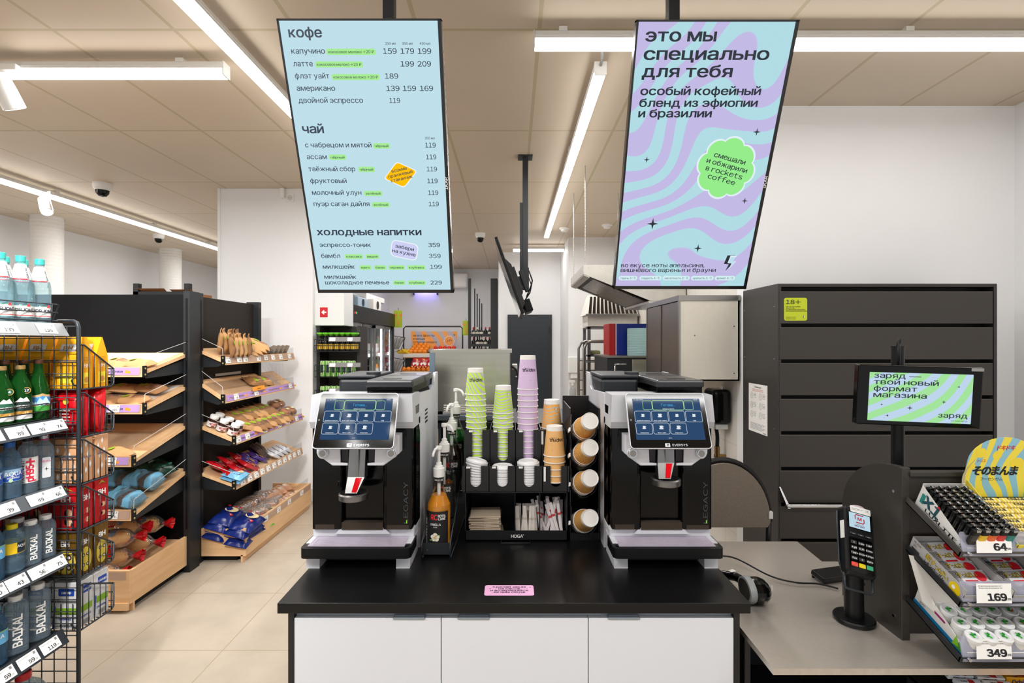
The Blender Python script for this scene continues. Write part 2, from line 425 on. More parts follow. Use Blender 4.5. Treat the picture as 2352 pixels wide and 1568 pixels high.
# ================================================================== CEILING FITTINGS
M_PROF = mat('lamp_profile', '#dcdcda', .4, var=.02)
M_DIFF = glow('lamp_diffuser', '#fffaf4', STRIP_E, gloss=0)
def strip(label, x0, y0, x1, y1, hooks=(), z=3.02, lamp=1.):
    L = sqrt((x1 - x0) ** 2 + (y1 - y0) ** 2); ang = atan2(y1 - y0, x1 - x0)
    root = thing('ceiling_strip_light', label, 'ceiling light', 'linear ceiling lights', T((x0 + x1) / 2, (y0 + y1) / 2, z) @ Matrix.Rotation(ang, 4, 'Z'))
    MB().rbox(-L / 2, L / 2, -.031, .031, .034, .07, .003).box(-L / 2 - .006, -L / 2, -.033, .033, .0, .072).box(L / 2, L / 2 + .006, -.033, .033, .0, .072).box(-L / 2, L / 2, -.034, -.031, .045, .05).box(-L / 2, L / 2, .031, .034, .045, .05).build('housing', M_PROF, root)
    MB().rbox(-L / 2, L / 2, -.028, .028, 0, .034, .004).build('diffuser', M_DIFF, root)
    for h in hooks:
        MB().tube([(h, 0, CEIL - z), (h, 0, .1), (h + .008, 0, .092), (h, 0, .085)], .002).rbox(h - .02, h + .02, -.036, .036, .066, .088, .002).build('hanger', M_PROF, root)
    if lamp:
        ld = bpy.data.lights.new('strip_lamp', 'AREA'); ld.shape = 'RECTANGLE'; ld.size = L; ld.size_y = .05
        ld.energy = LAMP_W * L * lamp; ld.color = (1.0, .985, .965)
        lo = bpy.data.objects.new('strip_lamp', ld); COL.objects.link(lo); lo.parent = root; lo.location = (0, 0, -.004)
    return root
strip('white strip light ending left of the coffee menu screen, over the drinks shelf', -4.6, 2.74, -1.54, 2.74, (1.3, .2))
strip('long white strip light running towards the back behind the coffee menu screen', -1.4, -1.6, -1.375, 4.6, (2.0, .6), lamp=.75)
strip('white strip light crossing behind the special blend poster screen', .11, 2.47, 3.1, 2.47, (-1.36, .3, 1.2), lamp=.3)
l5 = strip('white strip light hanging between the two menu screens and running to the back', .472, 2.72, .475, 7.0, (-.9, .9), lamp=1.0)
MB().tube([(-2.15, 0, .05), (-2.2, 0, .07), (-2.22, .01, .1), (-2.2, .015, .115)], .008, 8).build('cable_conduit', mat('grey_conduit', '#a9aaa8', .5), l5)
strip('long thin strip light over the far left aisle beyond the bread shelves', -4.58, 2.6, -4.58, 9.6, (-1.0, .4, 1.6))
strip('short far strip light above the dark door', .02, 8.05, .82, 8.05, (), lamp=.4)
strip('unseen fill strip light added behind the camera, left of the counter', -3.6, .1, -.6, .1, (), lamp=1.2)  # added out of view as fill for surfaces facing the camera
strip('unseen fill strip light added behind the camera, right of the counter', .4, .1, 3.0, .1, (), lamp=1.3)  # second added fill lamp, lifts front faces and the steel worktop
strip('added strip light over the far aisle, hidden behind the coffee menu screen', -1.37, 5.2, -1.37, 9.8, (), lamp=.7)  # extra lamp added for the far aisle, kept out of sight

def spot(label, M, lit, aim=None, watt=0):
    if aim:
        p = Vector(M.to_translation()); M = T(*p) @ (Vector(aim) - p).to_track_quat('-Z', 'Y').to_matrix().to_4x4()
    r = thing('track_spotlight', label, 'spotlight', 'white track spotlights', M)
    MB().lathe([(.0, .1), (.03, .098), (.047, .085), (.05, .0), (.05, -.085), (.044, -.088), (.042, -.07)], 28).build('lamp_body', WHT, r)
    MB().cyl((0, 0, -.071), (0, 0, -.07), .041, n=28).build('lens', glow('spot_lens', '#fff4e6', 14 if lit else 3, gloss=0), r)
    m = MB(Matrix(M).inverted() @ T(*M.to_translation())).cyl((-.03, .02, .02), (-.03, .02, .12), .016, n=16); m.rbox(-.09, .05, -.0, .04, .115, .15, .004); m.build('track_adapter', WHT, r)
    if watt:
        ld = bpy.data.lights.new('spot_lamp', 'SPOT'); ld.energy = watt; ld.spot_size = radians(62); ld.spot_blend = .7; ld.shadow_soft_size = .05; ld.color = (1, .985, .96)
        lo = bpy.data.objects.new('spot_lamp', ld); COL.objects.link(lo); lo.parent = r; lo.location = (0, 0, -.075)
spot('white track spotlight under the left strip light, at the left frame edge', T(-2.665, 2.68, 2.915), True, (-2.35, 3.75, .9), 110)
spot('unseen white track spotlight added behind the camera to brighten the left bread rack', T(-1.0, .1, 2.915), True, (-2.4, 3.3, .55), 260)  # added off-frame lamp, lifts the dim wooden bin and shelves
spot('unseen white track spotlight added behind the camera to brighten the right bread rack', T(-.75, .1, 2.915), True, (-2.0, 4.3, .7), 240)  # added off-frame lamp, brightens the sideways rack
spot('unseen white track spotlight added behind the camera to brighten the drinks shelf', T(-.95, -.15, 2.915), True, (-1.75, 1.9, 1.0), 110)  # added off-frame lamp, brightens the bottles
spot('lit white track spotlight on the far left strip light, tilted down', T(-4.56, 4.98, 2.925), True, (-3.4, 4.2, 1.0), 60)
def dome(label, x, y, r):
    t = thing('dome_camera', label, 'security camera', 'dome cameras on the ceiling', T(x, y, CEIL))
    MB().lathe([(r, 0), (r * 1.02, -.02), (r * .95, -.05), (r * .72, -.07)], 28).build('camera_base', WHT, t)
    MB().lathe([(r * .74, -.066), (r * .66, -.1), (r * .4, -.125), (0.0001, -.132)], 24).build('lens_dome', BLKG, t)
dome('white dome camera with dark lens, nearest one over the left aisle', -3.98, 4.95, .078)
dome('white dome camera farther back over the left aisle', -5.05, 7.28, .07)
dome('white dome camera in the ceiling between the two menu screens', -.45, 7.22, .07)
for x, y, l in ((.71, 6.9, 'round white smoke detector left of the hood chains'), (1.25, 6.7, 'round white smoke detector beside the special blend poster screen')):
    t = thing('smoke_detector', l, 'smoke detector', 'smoke detectors', T(x, y, CEIL))
    MB().lathe([(.07, 0), (.07, -.012), (.055, -.02)], 24).build('detector_base', WHT, t); MB().lathe([(.05, -.02), (.045, -.045), (.0001, -.05)], 24).build('detector_head', WHT, t)
def duct(label, x, y, r):
    p = []
    z = 1.98
    while z < CEIL - .01: p += [(r, z), (r * 1.012, z + .02), (r, z + .04)]; z += .045
    p += [(r * 1.06, CEIL - .01), (r * 1.06, CEIL)]
    t = thing('ventilation_duct', label, 'duct', 'white ventilation ducts', T(x, y, 0))
    MB().lathe(p, 36).build('duct_pipe', mat('duct_white', '#e3e2df', .55, var=.04), t)
    MB().rbox(-.3, .32, -.3, .3, 1.82, 1.98, .01).build('duct_box', WHT, t)
duct('white ribbed duct rising from a low white box behind the water bottles', -5.75, 6.3, .16)
duct('white ribbed duct farther back beside the cardboard boxes', -5.7, 8.5, .16)
m = MB().rbox(-1.22, -.93, 10.55, 10.8, 2.72, 3.02, .03)
tag(m.build('wall_speaker', [WHT]), 'white wall unit high on the back wall beside the coffee menu screen', 'wall unit')
t = thing('insect_lamp', 'small violet insect lamp on the back wall below the menu screen', 'lamp', None, T(-1.82, 10.72, 2.68))
MB().box(-.26, .26, -.05, .07, .06, .08).box(-.26, -.24, -.05, .07, -.1, .08).box(.24, .26, -.05, .07, -.1, .08).tube([(-.25, -.05, -.05), (.25, -.05, -.05)], .005).tube([(-.25, -.05, 0), (.25, -.05, 0)], .005).build('lamp_frame', BLKM, t)
MB().cyl((-.23, 0, 0), (.23, 0, 0), .016).build('violet_tube', glow('violet_light', '#8a7cff', 26, gloss=0), t)

# ================================================================== HANGING MENU SCREENS
M_BEZ = mat('screen_bezel', '#0a0c10', .25, var=.05, coat=.4)
NAVY = mat('screen_ink', '#17283c', .5, var=.01)
M_PILL = glow('pill_green', '#a9ee95', .95, gloss=0)
def screen(label, x, y, z, tilt, lay, mats, polex):
    A = RX(90 + tilt); w, h = .545, .945
    root = thing('menu_screen', label, 'display screen', 'hanging screens over the counter', T(x, y, z))
    b = MB()
    for a in ((-w / 2, w / 2, h / 2 - .006, h / 2), (-w / 2, w / 2, -h / 2, -h / 2 + .013), (-w / 2, -w / 2 + .007, -h / 2, h / 2), (w / 2 - .012, w / 2, -h / 2, h / 2)):
        b.box(a[0], a[1], a[2], a[3], -.03, .002)
    b.text('IKAR', .014, T(w / 2 - .0035, -.05, .0026) @ RZ(90), 1, sx=1.2, bold=.02)
    b.build('bezel', [M_BEZ, INKW], root, A)
    p = MB().box(-w / 2 + .006, w / 2 - .011, -h / 2 + .012, h / 2 - .005, -.012, 0)
    lay(p); p.build('screen_panel', mats, root, A)
    k = MB().rbox(-w / 2 + .01, w / 2 - .004, -h / 2 + .01, h / 2 - .01, -.075, -.03, .006)
    for i in range(34):
        if 9 < i < 14: continue
        k.box(w / 2 - .0045, w / 2 - .0035, -h / 2 + .06 + i * .024, -h / 2 + .07 + i * .024, -.066, -.04, 1)
    k.build('back_housing', [mat('housing_grey', '#b9bcbf', .5), INK], root, A)
    MB().rbox(-.1, .1, -.1, .1, -.1, -.075, .004).build('wall_plate', BLKM, root, A)
    px = polex - x
    MB().box(px - .022, px + .022, .155, .20, .1, CEIL - z).rbox(px - .07, px + .07, .11, .245, CEIL - z - .012, CEIL - z, .002).box(px - .022, px + .022, .06, .2, .02, .1).build('ceiling_pole', BLKM, root)
    return root
def lay_menu(p):
    z = .0006
    def tx(s, x, y, size, w=None, al='L', b=0., m=1): p.text(s, size, T(x, y, z), m, al, 1.25, b, w)
    def pill(x0, x1, y, s):
        p.poly(rrect(x1 - x0, .0185, .006, 3, (x0 + x1) / 2, y), 2, T(0, 0, z / 2)); p.text(s, .0115, T((x0 + x1) / 2, y, z), 1, 'C', width=x1 - x0 - .012, vmid=True, bold=.01)
    L = -.239
    tx('кофе', L, .419, .041, .11, b=.024); tx('чай', L - .001, .122, .041, .075, b=.024); tx('холодные напитки', L - .003, -.2415, .036, .4, b=.024)
    for x, s in ((.098, '250 мл'), (.155, '350 мл'), (.214, '450 мл')): tx(s, x, .397, .0105, .036, 'C', .01)
    tx('350 мл', .212, .1015, .0105, .036, 'C', .01)
    for s, y, w, pr in (('капучино', .371, .1135, ((.094, '159'), (.153, '179'), (.211, '199'))), ('латте', .333, .067, ((.150, '199'), (.208, '209'))), ('флэт уайт', .296, .118, ((.093, '189'),)),
                        ('американо', .258, .133, ((.094, '139'), (.1515, '159'), (.2105, '169'))), ('двойной эспрессо', .220, .2255, ((.097, '119'),)),
                        ('с чабрецом и мятой', .0745, .239, ((.213, '119'),)), ('ассам', .0345, .073, ((.213, '119'),)), ('таёжный сбор', -.0075, .171, ((.213, '119'),)), ('фруктовый', -.049, .134, ((.213, '119'),)),
                        ('молочный улун', -.091, .184, ((.213, '119'),)), ('пуэр саган дайля', -.132, .21, ((.213, '119'),)),
                        ('эспрессо-тоник', -.287, .198, ((.205, '359'),)), ('бамбл', -.330, .0733, ((.205, '359'),)), ('милкшейк', -.3735, .1255, ((.207, '199'),)), ('милкшейк', -.4145, .1265, ()), ('шоколадное печенье', -.4375, .256, ((.204, '229'),))):
        tx(s, L, y, .0232, w, b=.009)
        for x, v in pr: tx(v, x, y - .0005, .0215, .046 if v != '119' else .038, 'C', .009)
    for x0, x1, y, s in ((-.1203, .0461, .3763, 'кокосовое молоко +20 ₽'), (-.1642, -.0008, .3386, 'кокосовое молоко +20 ₽'), (-.113, .0517, .3003, 'кокосовое молоко +20 ₽'), (.006, .0673, .0793, 'чёрный'), (-.158, -.096, .0408, 'чёрный'), (-.0567, .0039, -.0013, 'чёрный'),
                         (-.0455, .0227, -.0862, 'зелёный'), (-.0206, .0466, -.1273, 'зелёный'), (-.1472, -.0757, -.3249, 'классика'), (-.0655, -.0126, -.3249, 'вишня'), (-.0943, -.048, -.3685, 'манго'), (-.0376, .0105, -.3685, 'банан'), (.0191, .0843, -.3685, 'черника'), (.0947, .1651, -.3685, 'клубника'), (.0324, .081, -.4306, 'банан'), (.0915, .1628, -.4306, 'клубника')):
        pill(x0, x1, y, s)
    B = T(.0965, -.02, z) @ RZ(12)
    p.poly(rrect(.092, .092, .012, 3), 3, B @ RZ(0) @ S(1, .74, 1) @ RZ(45)); p.poly(rrect(.086, .086, .012, 3), 4, T(0, 0, z / 2) @ B @ S(1, .73, 1) @ RZ(45))
    for i, s in enumerate(('возьми', 'оранжевый', 'стаканчик')): p.text(s, .016, T(0, 0, z) @ B @ T(0, .013 - .016 * i, 0), 1, 'C', 1.1, .01)
    B = T(.088, -.3, z) @ RZ(-12)
    p.poly(rrect(.105, .066, .018), 3, B); p.poly(rrect(.099, .06, .016), 5, T(0, 0, z / 2) @ B)
    for i, s in enumerate(('забери', 'на кухне')): p.text(s, .019, T(0, 0, z) @ B @ T(0, .004 - .02 * i, 0), 1, 'C', 1.2, .015)
screen('tilted hanging screen with the pale blue coffee and tea price list', -.507, 1.868, 2.232, 22.7, lay_menu,
       [glow('screen_blue', '#c3e4f0', .92), NAVY, M_PILL, glow('badge_white', '#f4f8fb', .95, gloss=0), glow('badge_yellow', '#ffc20a', .95, gloss=0), glow('badge_lilac', '#cfd2f6', .95, gloss=0)], -.492)
def lay_poster(p):
    z = .0006
    def tx(s, y, size, w, x=-.237, b=.024): p.text(s, size, T(x, y, z), 1, 'L', 1.25, b, w)
    tx('это мы', .41, .051, .238); tx('специально', .355, .051, .428); tx('для тебя', .302, .051, .311)
    tx('особый кофейный', .246, .036, .4226); tx('бленд из эфиопии', .208, .036, .4185); tx('и бразилии', .174, .036, .261)
    tx('во вкусе ноты апельсина,', -.38, .023, .336, -.25, .008); tx('вишнёвого варенья и брауни', -.4, .023, .385, -.25, .008)
    for x0, x1, s in ((-.255, -.179, 'горечь 3/5'), (-.171, -.081, 'сладость 4/5'), (-.0755, .0346, 'кислотность 3/5'), (.04, .132, 'крепость 3/5'), (.136, .219, 'аромат 4/5')):
        p.poly(rrect(x1 - x0, .019, .009, 4, (x0 + x1) / 2, -.426), 3, T(0, 0, z / 2)); p.text(s, .0125, T((x0 + x1) / 2, -.426, z), 1, 'C', width=x1 - x0 - .016, vmid=True)
    for x, y, r in ((.198, .125, .014), (-.191, .03, .012), (.2, -.119, .013), (-.142, -.206, .023), (.049, -.303, .017)): p.poly(star4(r, x, y), 1, T(0, 0, z))
    def flower(r): return [(r * (.86 + .14 * abs(cos(4 * (a + .2))) ** .6) * cos(a), r * (.86 + .14 * abs(cos(4 * (a + .2))) ** .6) * sin(a)) for a in [2 * pi * i / 96 for i in range(96)]]
    B = T(.108, .0, z); p.poly(flower(.113), 4, B); p.poly(flower(.106), 2, T(0, 0, z / 2) @ B)
    for i, s in enumerate(('смешали', 'и обжарили', 'в rockets', 'coffee')): p.text(s, .0245, T(0, 0, z) @ B @ RZ(-14) @ T(0, .027 - .0255 * i, 0), 1, 'C', 1.22, .012)
    p.poly([(x * .035, y * .035) for x, y in BOLT], 1, T(.184, -.363, z)); p.poly([(x * .028, y * .03) for x, y in BOLT], 4, T(.194, -.36, z * 1.5)); p.poly([(x * .022, y * .024) for x, y in BOLT], 5, T(.194, -.36, z * 2))
screen('tilted hanging screen with the lilac and blue swirl poster about the special blend', .69, 1.9, 2.246, 24.5, lay_poster,
       [glow('screen_swirl', '#b7e3ec', .9, c2='#c9c0ec', scale=2.9, dist=15, dscale=1.0, rot=(0, 0, .9), loc=(.35, .2, 0)), NAVY, glow('badge_green', '#97ee8c', .95, gloss=0), glow('pill_pale', '#d3f0f4', .95, gloss=0), glow('badge_pale', '#e3f0f8', .95, gloss=0), glow('bolt_blue', '#bfe0ee', .95, gloss=0)], .655)

# television hung from the ceiling, seen edge-on
root = thing('hanging_television', 'black television hung on a ceiling pole, seen edge-on between the screens', 'television', None, T(-.02, 4.24, 2.09))
A = RY(-19.5)
m = MB().rbox(-.012, .012, -.48, .48, -.30, .30, .005); m.build('screen_frame', BLK, root, A)
MB().box(-.0125, -.012, -.465, .465, -.285, .285).build('screen_glass', mat('tv_glass', '#26282c', .08, coat=.5), root, A)
MB().hull([(.012, -.33, -.26), (.012, .33, -.26), (.012, .33, .16), (.012, -.33, .16)], [(.05, -.28, -.22), (.05, .28, -.22), (.05, .28, .1), (.05, -.28, .1)]).rbox(.04, .1, -.2, .2, -.29, -.19, .006).build('back_housing', BLK, root, A)
MB().rbox(.05, .075, -.12, .12, -.12, .1, .004).box(.075, .12, -.03, .03, -.06, .02).rbox(.1, .13, -.05, .05, -.12, .06, .004).build('bracket', BLKM, root, A)
MB().box(.108, .153, -.025, .025, .02, CEIL - 2.09).box(.085, .108, -.02, .02, .0, .66).rbox(.07, .19, -.06, .06, CEIL - 2.1, CEIL - 2.09, .002).box(.1, .16, -.035, .035, -.06, .12).build('ceiling_pole', BLKM, root)
MB().tube([(.16, 0, .1), (.19, .02, .02), (.17, .04, -.08), (.12, .02, -.16), (.15, .0, -.2)], .006).tube([(.15, -.02, .06), (.18, -.02, -.02), (.14, -.01, -.12)], .005).build('cable', BLK, root)
# ================================================================== COFFEE COUNTER
M_TOP = mat('black_worktop', '#0e0e0f', .3, var=.15, scale=400, bump=.03, spec=.35)
M_CABW = mat('cabinet_white', '#e4e8f0', .45, var=.015, scale=3)
M_CABG = mat('cabinet_rail', '#c3cbd4', .4, var=.02)
tag(MB().rbox(-.718, .73, 1.557, 2.52, .768, .8, .002).build('counter_worktop', [M_TOP]), 'black worktop of the coffee counter under the two coffee machines', 'worktop')
t = thing('counter_cabinet', 'base cabinet with three white doors under the black worktop', 'cabinet', None, T(0, 1.57, 0))
MB().box(-.69, -.672, 0, .93, 0, .768).box(.684, .702, 0, .93, 0, .768).box(-.672, .684, .91, .93, 0, .768).box(-.672, .684, .03, .91, .05, .07).box(-.672, .684, .06, .08, 0, .08).build('carcass', mat('cabinet_black', '#17181a', .45), t)
MB().box(-.672, .684, .02, .04, .738, .768).build('top_rail', M_CABG, t)
for x0, x1, hx in ((-.671, -.2195, -.317), (-.217, .234, -.118), (.2365, .683, .345)):
    dr = MB().rbox(x0, x1, 0, .018, .085, .748, .0015).build('door', M_CABW, t)
    MB().rbox(hx - .05, hx + .05, -.004, .02, .744, .7515, .003).box(hx - .045, hx + .045, .004, .02, .7515, .754).build('handle', mat('pull_grey', '#9aa4ae', .35, metal=.6), dr)
s = MB().prism(rrect(.158, .068, .008), 0, .0006, 0)
for i, l in enumerate(('сделай заказ', 'на кассе', 'и возвращайся', 'за ним сюда')): s.text(l, .0135, T(0, .0165 - i * .0115, .0012), 1, 'C', 1.3, .006)
for x, y, r in ((-.062, .009, .004), (.068, .018, .004), (.058, .01, .002)): s.poly(star4(r, x, y), 1, T(0, 0, .0012))
tag(s.build('counter_sticker', [mat('sticker_pink', '#ecb4de', .45), mat('sticker_ink', '#2a1440', .5)], M=T(-.009, 1.638, .8)), 'pink sticker with four lines of text on the black worktop', 'sticker')

# ------------------------------------------------------------------ coffee machines
M_GREY = mat('machine_grey', '#c6c8ce', .4, metal=.1, var=.03)
M_GREYW = mat('machine_pale', '#d9dbe2', .38, metal=.1, var=.03)
M_SAT = mat('spout_satin', '#8d8d8e', .34, metal=1., var=.06)
M_LCD = glow('tablet_screen', '#35557e', .7, gloss=.1)
M_LCDW = glow('tablet_white', '#eaf2f8', .9, gloss=0)
def cup_icon(m, x, y, s, mt):
    m.poly([(x - .5 * s, y + .55 * s), (x - .45 * s, y - .15 * s), (x - .2 * s, y - .35 * s), (x + .2 * s, y - .35 * s), (x + .45 * s, y - .15 * s), (x + .5 * s, y + .55 * s)], mt, T(0, 0, .0012))
    m.poly(circ(.75 * s, 14, x, y - .42 * s, .2 * s), mt, T(0, 0, .0012)); strokes(m, [(x + .48 * s, y + .4 * s), (x + .72 * s, y + .3 * s), (x + .66 * s, y + .02 * s), (x + .45 * s, y)], .13 * s, .0012, mt)
def machine(label, X, dz):
    t = thing('coffee_machine', label, 'coffee machine', 'bean to cup coffee machines', T(X, 1.85, .8))
    b = MB()
    b.rbox(-.186, .186, .016, .6, .082, .116, .006)
    b.hull([(-.1, .004, .1), (.1, .004, .1), (.1, .02, .1), (-.1, .02, .1)], [(-.08, .004, .122), (.08, .004, .122), (.08, .02, .122), (-.08, .02, .122)])
    b.build('base', M_GREYW, t)
    for sx in (-1, 1):
        for y0, y1 in ((-.053, .1), (.45, .6)):
            MB().hull([(sx * .135, y0, 0), (sx * .183, y0, 0), (sx * .183, y1, 0), (sx * .135, y1, 0)][::sx], [(sx * .135, y0 + .005, .085), (sx * .187, y0 + .012, .085), (sx * .187, y1, .085), (sx * .135, y1, .085)][::sx]).build('leg', M_GREYW, t)
    MB().box(-.135, .135, .0, .58, .008, .085).hull([(-.07, -.01, .02), (.07, -.01, .02), (.07, .02, .02), (-.07, .02, .02)], [(-.1, -.04, .08), (.1, -.04, .08), (.1, .02, .08), (-.1, .02, .08)]).build('lower_cover', mat('machine_navy', '#14202c', .3), t)
    tr = MB(); tr.prism(rrect(.384, .134, .018), .048, .083, 0, T(0, -.02, 0)); tr.prism(rrect(.36, .11, .012), .083, .0836, 1, T(0, -.02, 0))
    tr = tr.build('drip_tray', [BLK, BLKG], t)
    g = MB()
    for i in range(17): g.box(-.168, .168, -.069 + i * .0062, -.0655 + i * .0062, .0836, .0866)
    for x in (-.168, -.155, 0, .155, .165): g.box(x - .0012, x + .0012, -.07, .034, .0838, .0872)
    g.build('grille', mat('grille_steel', '#d9d0e2', .35, metal=.35, var=.1), tr)
    # fascia
    p = MB(); r = .006
    p.rbox(-.182, -.082, 0, .05, .116, .49, r).rbox(.082, .182, 0, .05, .116, .49, r).box(-.086, .086, .028, .05, .116, .49)
    p.cyl((-.084, .012, .118), (-.084, .012, .49), .011, n=14).cyl((.084, .012, .118), (.084, .012, .49), .011, n=14)
    p.box(-.186, .186, .05, .58, .116, .56)
    p.build('front_panel', [BLKG], t)
    k = MB().box(-.17, -.1, -.0015, 0, .118, .136).box(-.075, .075, .0, .028, .116, .142).box(.09, .17, -.0015, 0, .118, .134)
    k.build('coffee_residue', mat('coffee_grounds', '#3b3026', .9, var=.6, scale=500, bump=.5), t)
    l = MB(FRONT @ T(.166, .14, .0012) @ RZ(90)); l.text('LEGACY', .021, ID, 0, 'L', width=.15); l.box(.0, .012, .003, .006, .0, .0006, 1)
    l.build('lettering', [mat('lettering_grey', '#4a4f56', .4, metal=.3), glow('lettering_green', '#8fe03c', .8, gloss=0)], t)
    # head
    h = MB().hull([(-.187, -.0, .485), (.187, -.0, .485), (.187, .13, .485), (-.187, .13, .485)], [(-.187, -.014, .51), (.187, -.014, .51), (.187, .13, .51), (-.187, .13, .51)])
    h.hull([(-.187, -.014, .51), (.187, -.014, .51), (.187, .13, .51), (-.187, .13, .51)], [(-.182, -.004, .606), (.182, -.004, .606), (.182, .13, .606), (-.182, .13, .606)])
    h.box(-.0016, .0016, -.0148, -.012, .5, .606, 1).box(.1, .103, -.0148, -.003, .51, .606, 1)
    h.build('head', [M_GREY, BLK], t)
    for sx in (-1, 1):
        q = MB(); X0 = sx * .187
        out = [(.13, .0), (.6, .0), (.6, .655), (.53, .655), (.49, .6), (.44, .585), (.13, .6), (.1, .5), (.13, .45)]
        a = [(X0, y, z) for y, z in out]; c = [(sx * .175, y, z) for y, z in out]
        q.hull(a, c) if sx < 0 else q.hull(c, a)
        for i in range(4): q.box(X0 - .0008, X0 + .0008, .24, .30, .465 + i * .016, .473 + i * .016, 1, T(0, 0, 0))
        q.build('side_panel', [M_GREYW, BLK], t)
        q = MB(); out = [(.05, .12), (.128, .12), (.128, .45), (.1, .49), (.05, .485)]
        a = [(sx * .1868, y, z) for y, z in out]; c = [(sx * .17, y, z) for y, z in out]
        (q.hull(a, c) if sx < 0 else q.hull(c, a)); q.build('side_window', BLKG, t)
    # bean hopper and powder box
    hp = MB().rbox(.0, .17, .06, .56, .6, .632, .004).build('bean_hopper', glass('smoky_plastic', (.25, .25, .27), .12, .04), t)
    lid = MB().rbox(-.005, .175, .05, .31, .628, .656, .008).rbox(-.005, .175, .315, .56, .628, .656, .008).rbox(.05, .12, .1, .116, .655, .658, .001, 1).rbox(.05, .12, .4, .416, .655, .658, .001, 1)
    lid.build('lid', [mat('hopper_black', '#2a2c30', .3), BLK], hp)
    MB().box(.01, .16, .07, .55, .602, .608).build('coffee_beans', mat('coffee_beans', '#1f120b', .5, var=.5, scale=200, bump=.6), hp)
    MB().rbox(-.175, -.02, .26, .54, .58, .645, .012).rbox(-.178, -.018, .255, .545, .646, .662, .006).cyl((-.04, .3, .64), (-.04, .3, .672), .03, n=20).build('powder_box', mat('powder_black', '#22262c', .45), t)
    # tablet
    A = T(0, -.072, .526) @ RX(65)
    f = MB(A).prism(rrect(.279, .2, .012, 5), -.012, -.001, 0).prism(rrect(.274, .195, .0105, 5), -.001, 0, 1)
    tb = f.build('tablet', [M_GREYW, BLKG], t)
    e = MB(A); e.poly(rrect(.238, .148, .001, 1, .002, .004), 0, T(0, 0, .0006))
    def frame(x0, x1, y0, y1, mt, w=.0011): strokes(e, rrect(x1 - x0, y1 - y0, .005, 3, (x0 + x1) / 2, (y0 + y1) / 2), w, .0011, mt, closed=True)
    frame(-.048, .062, .036, .071, 2, .0018); frame(-.082, -.05, .037, .07, 2, .0012); frame(.064, .095, .037, .07, 2, .0012)
    e.text('Готова...', .0125, T(.007, .05, .0012), 3, 'C'); e.text('Выберите напиток', .0048, T(.007, .0385, .0012), 1, 'C', bold=.02)
    e.text('11. Apr 2025', .0052, T(-.112, .072, .0012), 1, 'L', bold=.02); e.text('09:19', .0052, T(.113, .072, .0012), 1, 'R', bold=.02); e.text('25 %', .005, T(.0, -.066, .0012), 1, 'C')
    for r_, names in enumerate((('Двойной эспрессо', 'Флэт уайт мокко', 'Латте', 'Чай'), ('Американо', 'Флэт уайт', 'Капучино'))):
        for c_, nm in enumerate(names):
            cx = -.086 + .0595 * c_; cy = .0125 - .043 * r_; frame(cx - .028, cx + .028, cy - .0195, cy + .0195, 1); cup_icon(e, cx, cy + .004, .011 if c_ in (1, 2) and (r_ or c_ == 1) else .009, 1)
            e.text(nm, .0047, T(cx, cy - .0165, .0012), 1, 'C', bold=.02, width=min(.046, .0032 * len(nm)))
    e.text('EVERSYS', .0105, T(.004, -.092, .0012), 4, 'L', bold=.01, width=.052); e.poly(rrect(.017, .0125, .002, 2, -.012, -.0885), 4, T(0, 0, .0005)); e.text('e', .013, T(-.011, -.0915, .0012), 5, 'C', bold=.02)
    strokes(e, circ(.0025, 12, -.129, 0), .0008, .0012, 1, closed=True)
    e.build('screen', [M_LCD, M_LCDW, glow('tablet_lime', '#b7f0a0', .9, gloss=0), glow('tablet_cyan', '#49b8f0', .9, gloss=0), mat('brand_silver', '#aeb2b8', .3, metal=.7), BLKG], tb)
    # dispensing bracket
    BR = {}
    for sx in (-1, 1):
        q = MB(FRONT)
        pl = [(sx * .146, .47), (sx * .146, .405), (sx * .122, .385), (sx * .09, .362), (sx * .036, .362), (sx * .036, .37), (sx * .062, .372), (sx * .066, .47)]
        pl = pl[::-1] if sx < 0 else pl
        q.prism(pl[::-1], 0, .05, 0); q.prism(pl[::-1], .05, .056, 0, T(0, .415 * .04, 0) @ S(.97, .96, 1))
        q.cyl((sx * .12, .408, .05), (sx * .12, .408, .064), .021, .019, n=24)
        BR[sx] = q.build('dispensing_bracket', [M_GREYW], t)
    for sx in (-1, 1):
        kn = MB(FRONT).cyl((sx * .12, .408, .064), (sx * .12, .408, .067), .0165, .015, n=24, m=0).cyl((sx * .12, .408, .067), (sx * .12, .408, .0676), .0115, n=24, m=1)
        kn.build('knob', [CHROME, STEEL], BR[sx])
        MB().box(min(sx * .036, sx * .062), max(sx * .036, sx * .062), -.045, 0, .372, .47).build('insert', mat('insert_dark', '#1d1522', .4), BR[sx])
    zb = dz + .062
    MB().hull([(-.033, -.062, zb), (.026, -.062, zb), (.026, -.02, zb), (-.033, -.02, zb)], [(-.028, -.05, .46), (.028, -.05, .46), (.028, -.01, .46), (-.028, -.01, .46)]).box(-.006, .006, -.064, -.06, zb + .004, .45, 0).hull([(-.035, -.085, dz + .012), (.006, -.085, dz + .012), (.006, -.05, dz + .012), (-.035, -.05, dz + .012)], [(-.033, -.062, zb), (.026, -.062, zb), (.026, -.02, zb), (-.033, -.02, zb)]).build('spout', M_SAT, t)
    MB().hull([(-.012, -.0857, dz + .016), (.004, -.0857, dz + .016), (.004, -.084, dz + .016), (-.012, -.084, dz + .016)], [(-.004, -.0635, zb - .002), (.018, -.0635, zb - .002), (.018, -.06, zb - .002), (-.004, -.06, zb - .002)]).build('indicator_light', glow('red_led', '#e0141f', 1.0, gloss=.1), t)
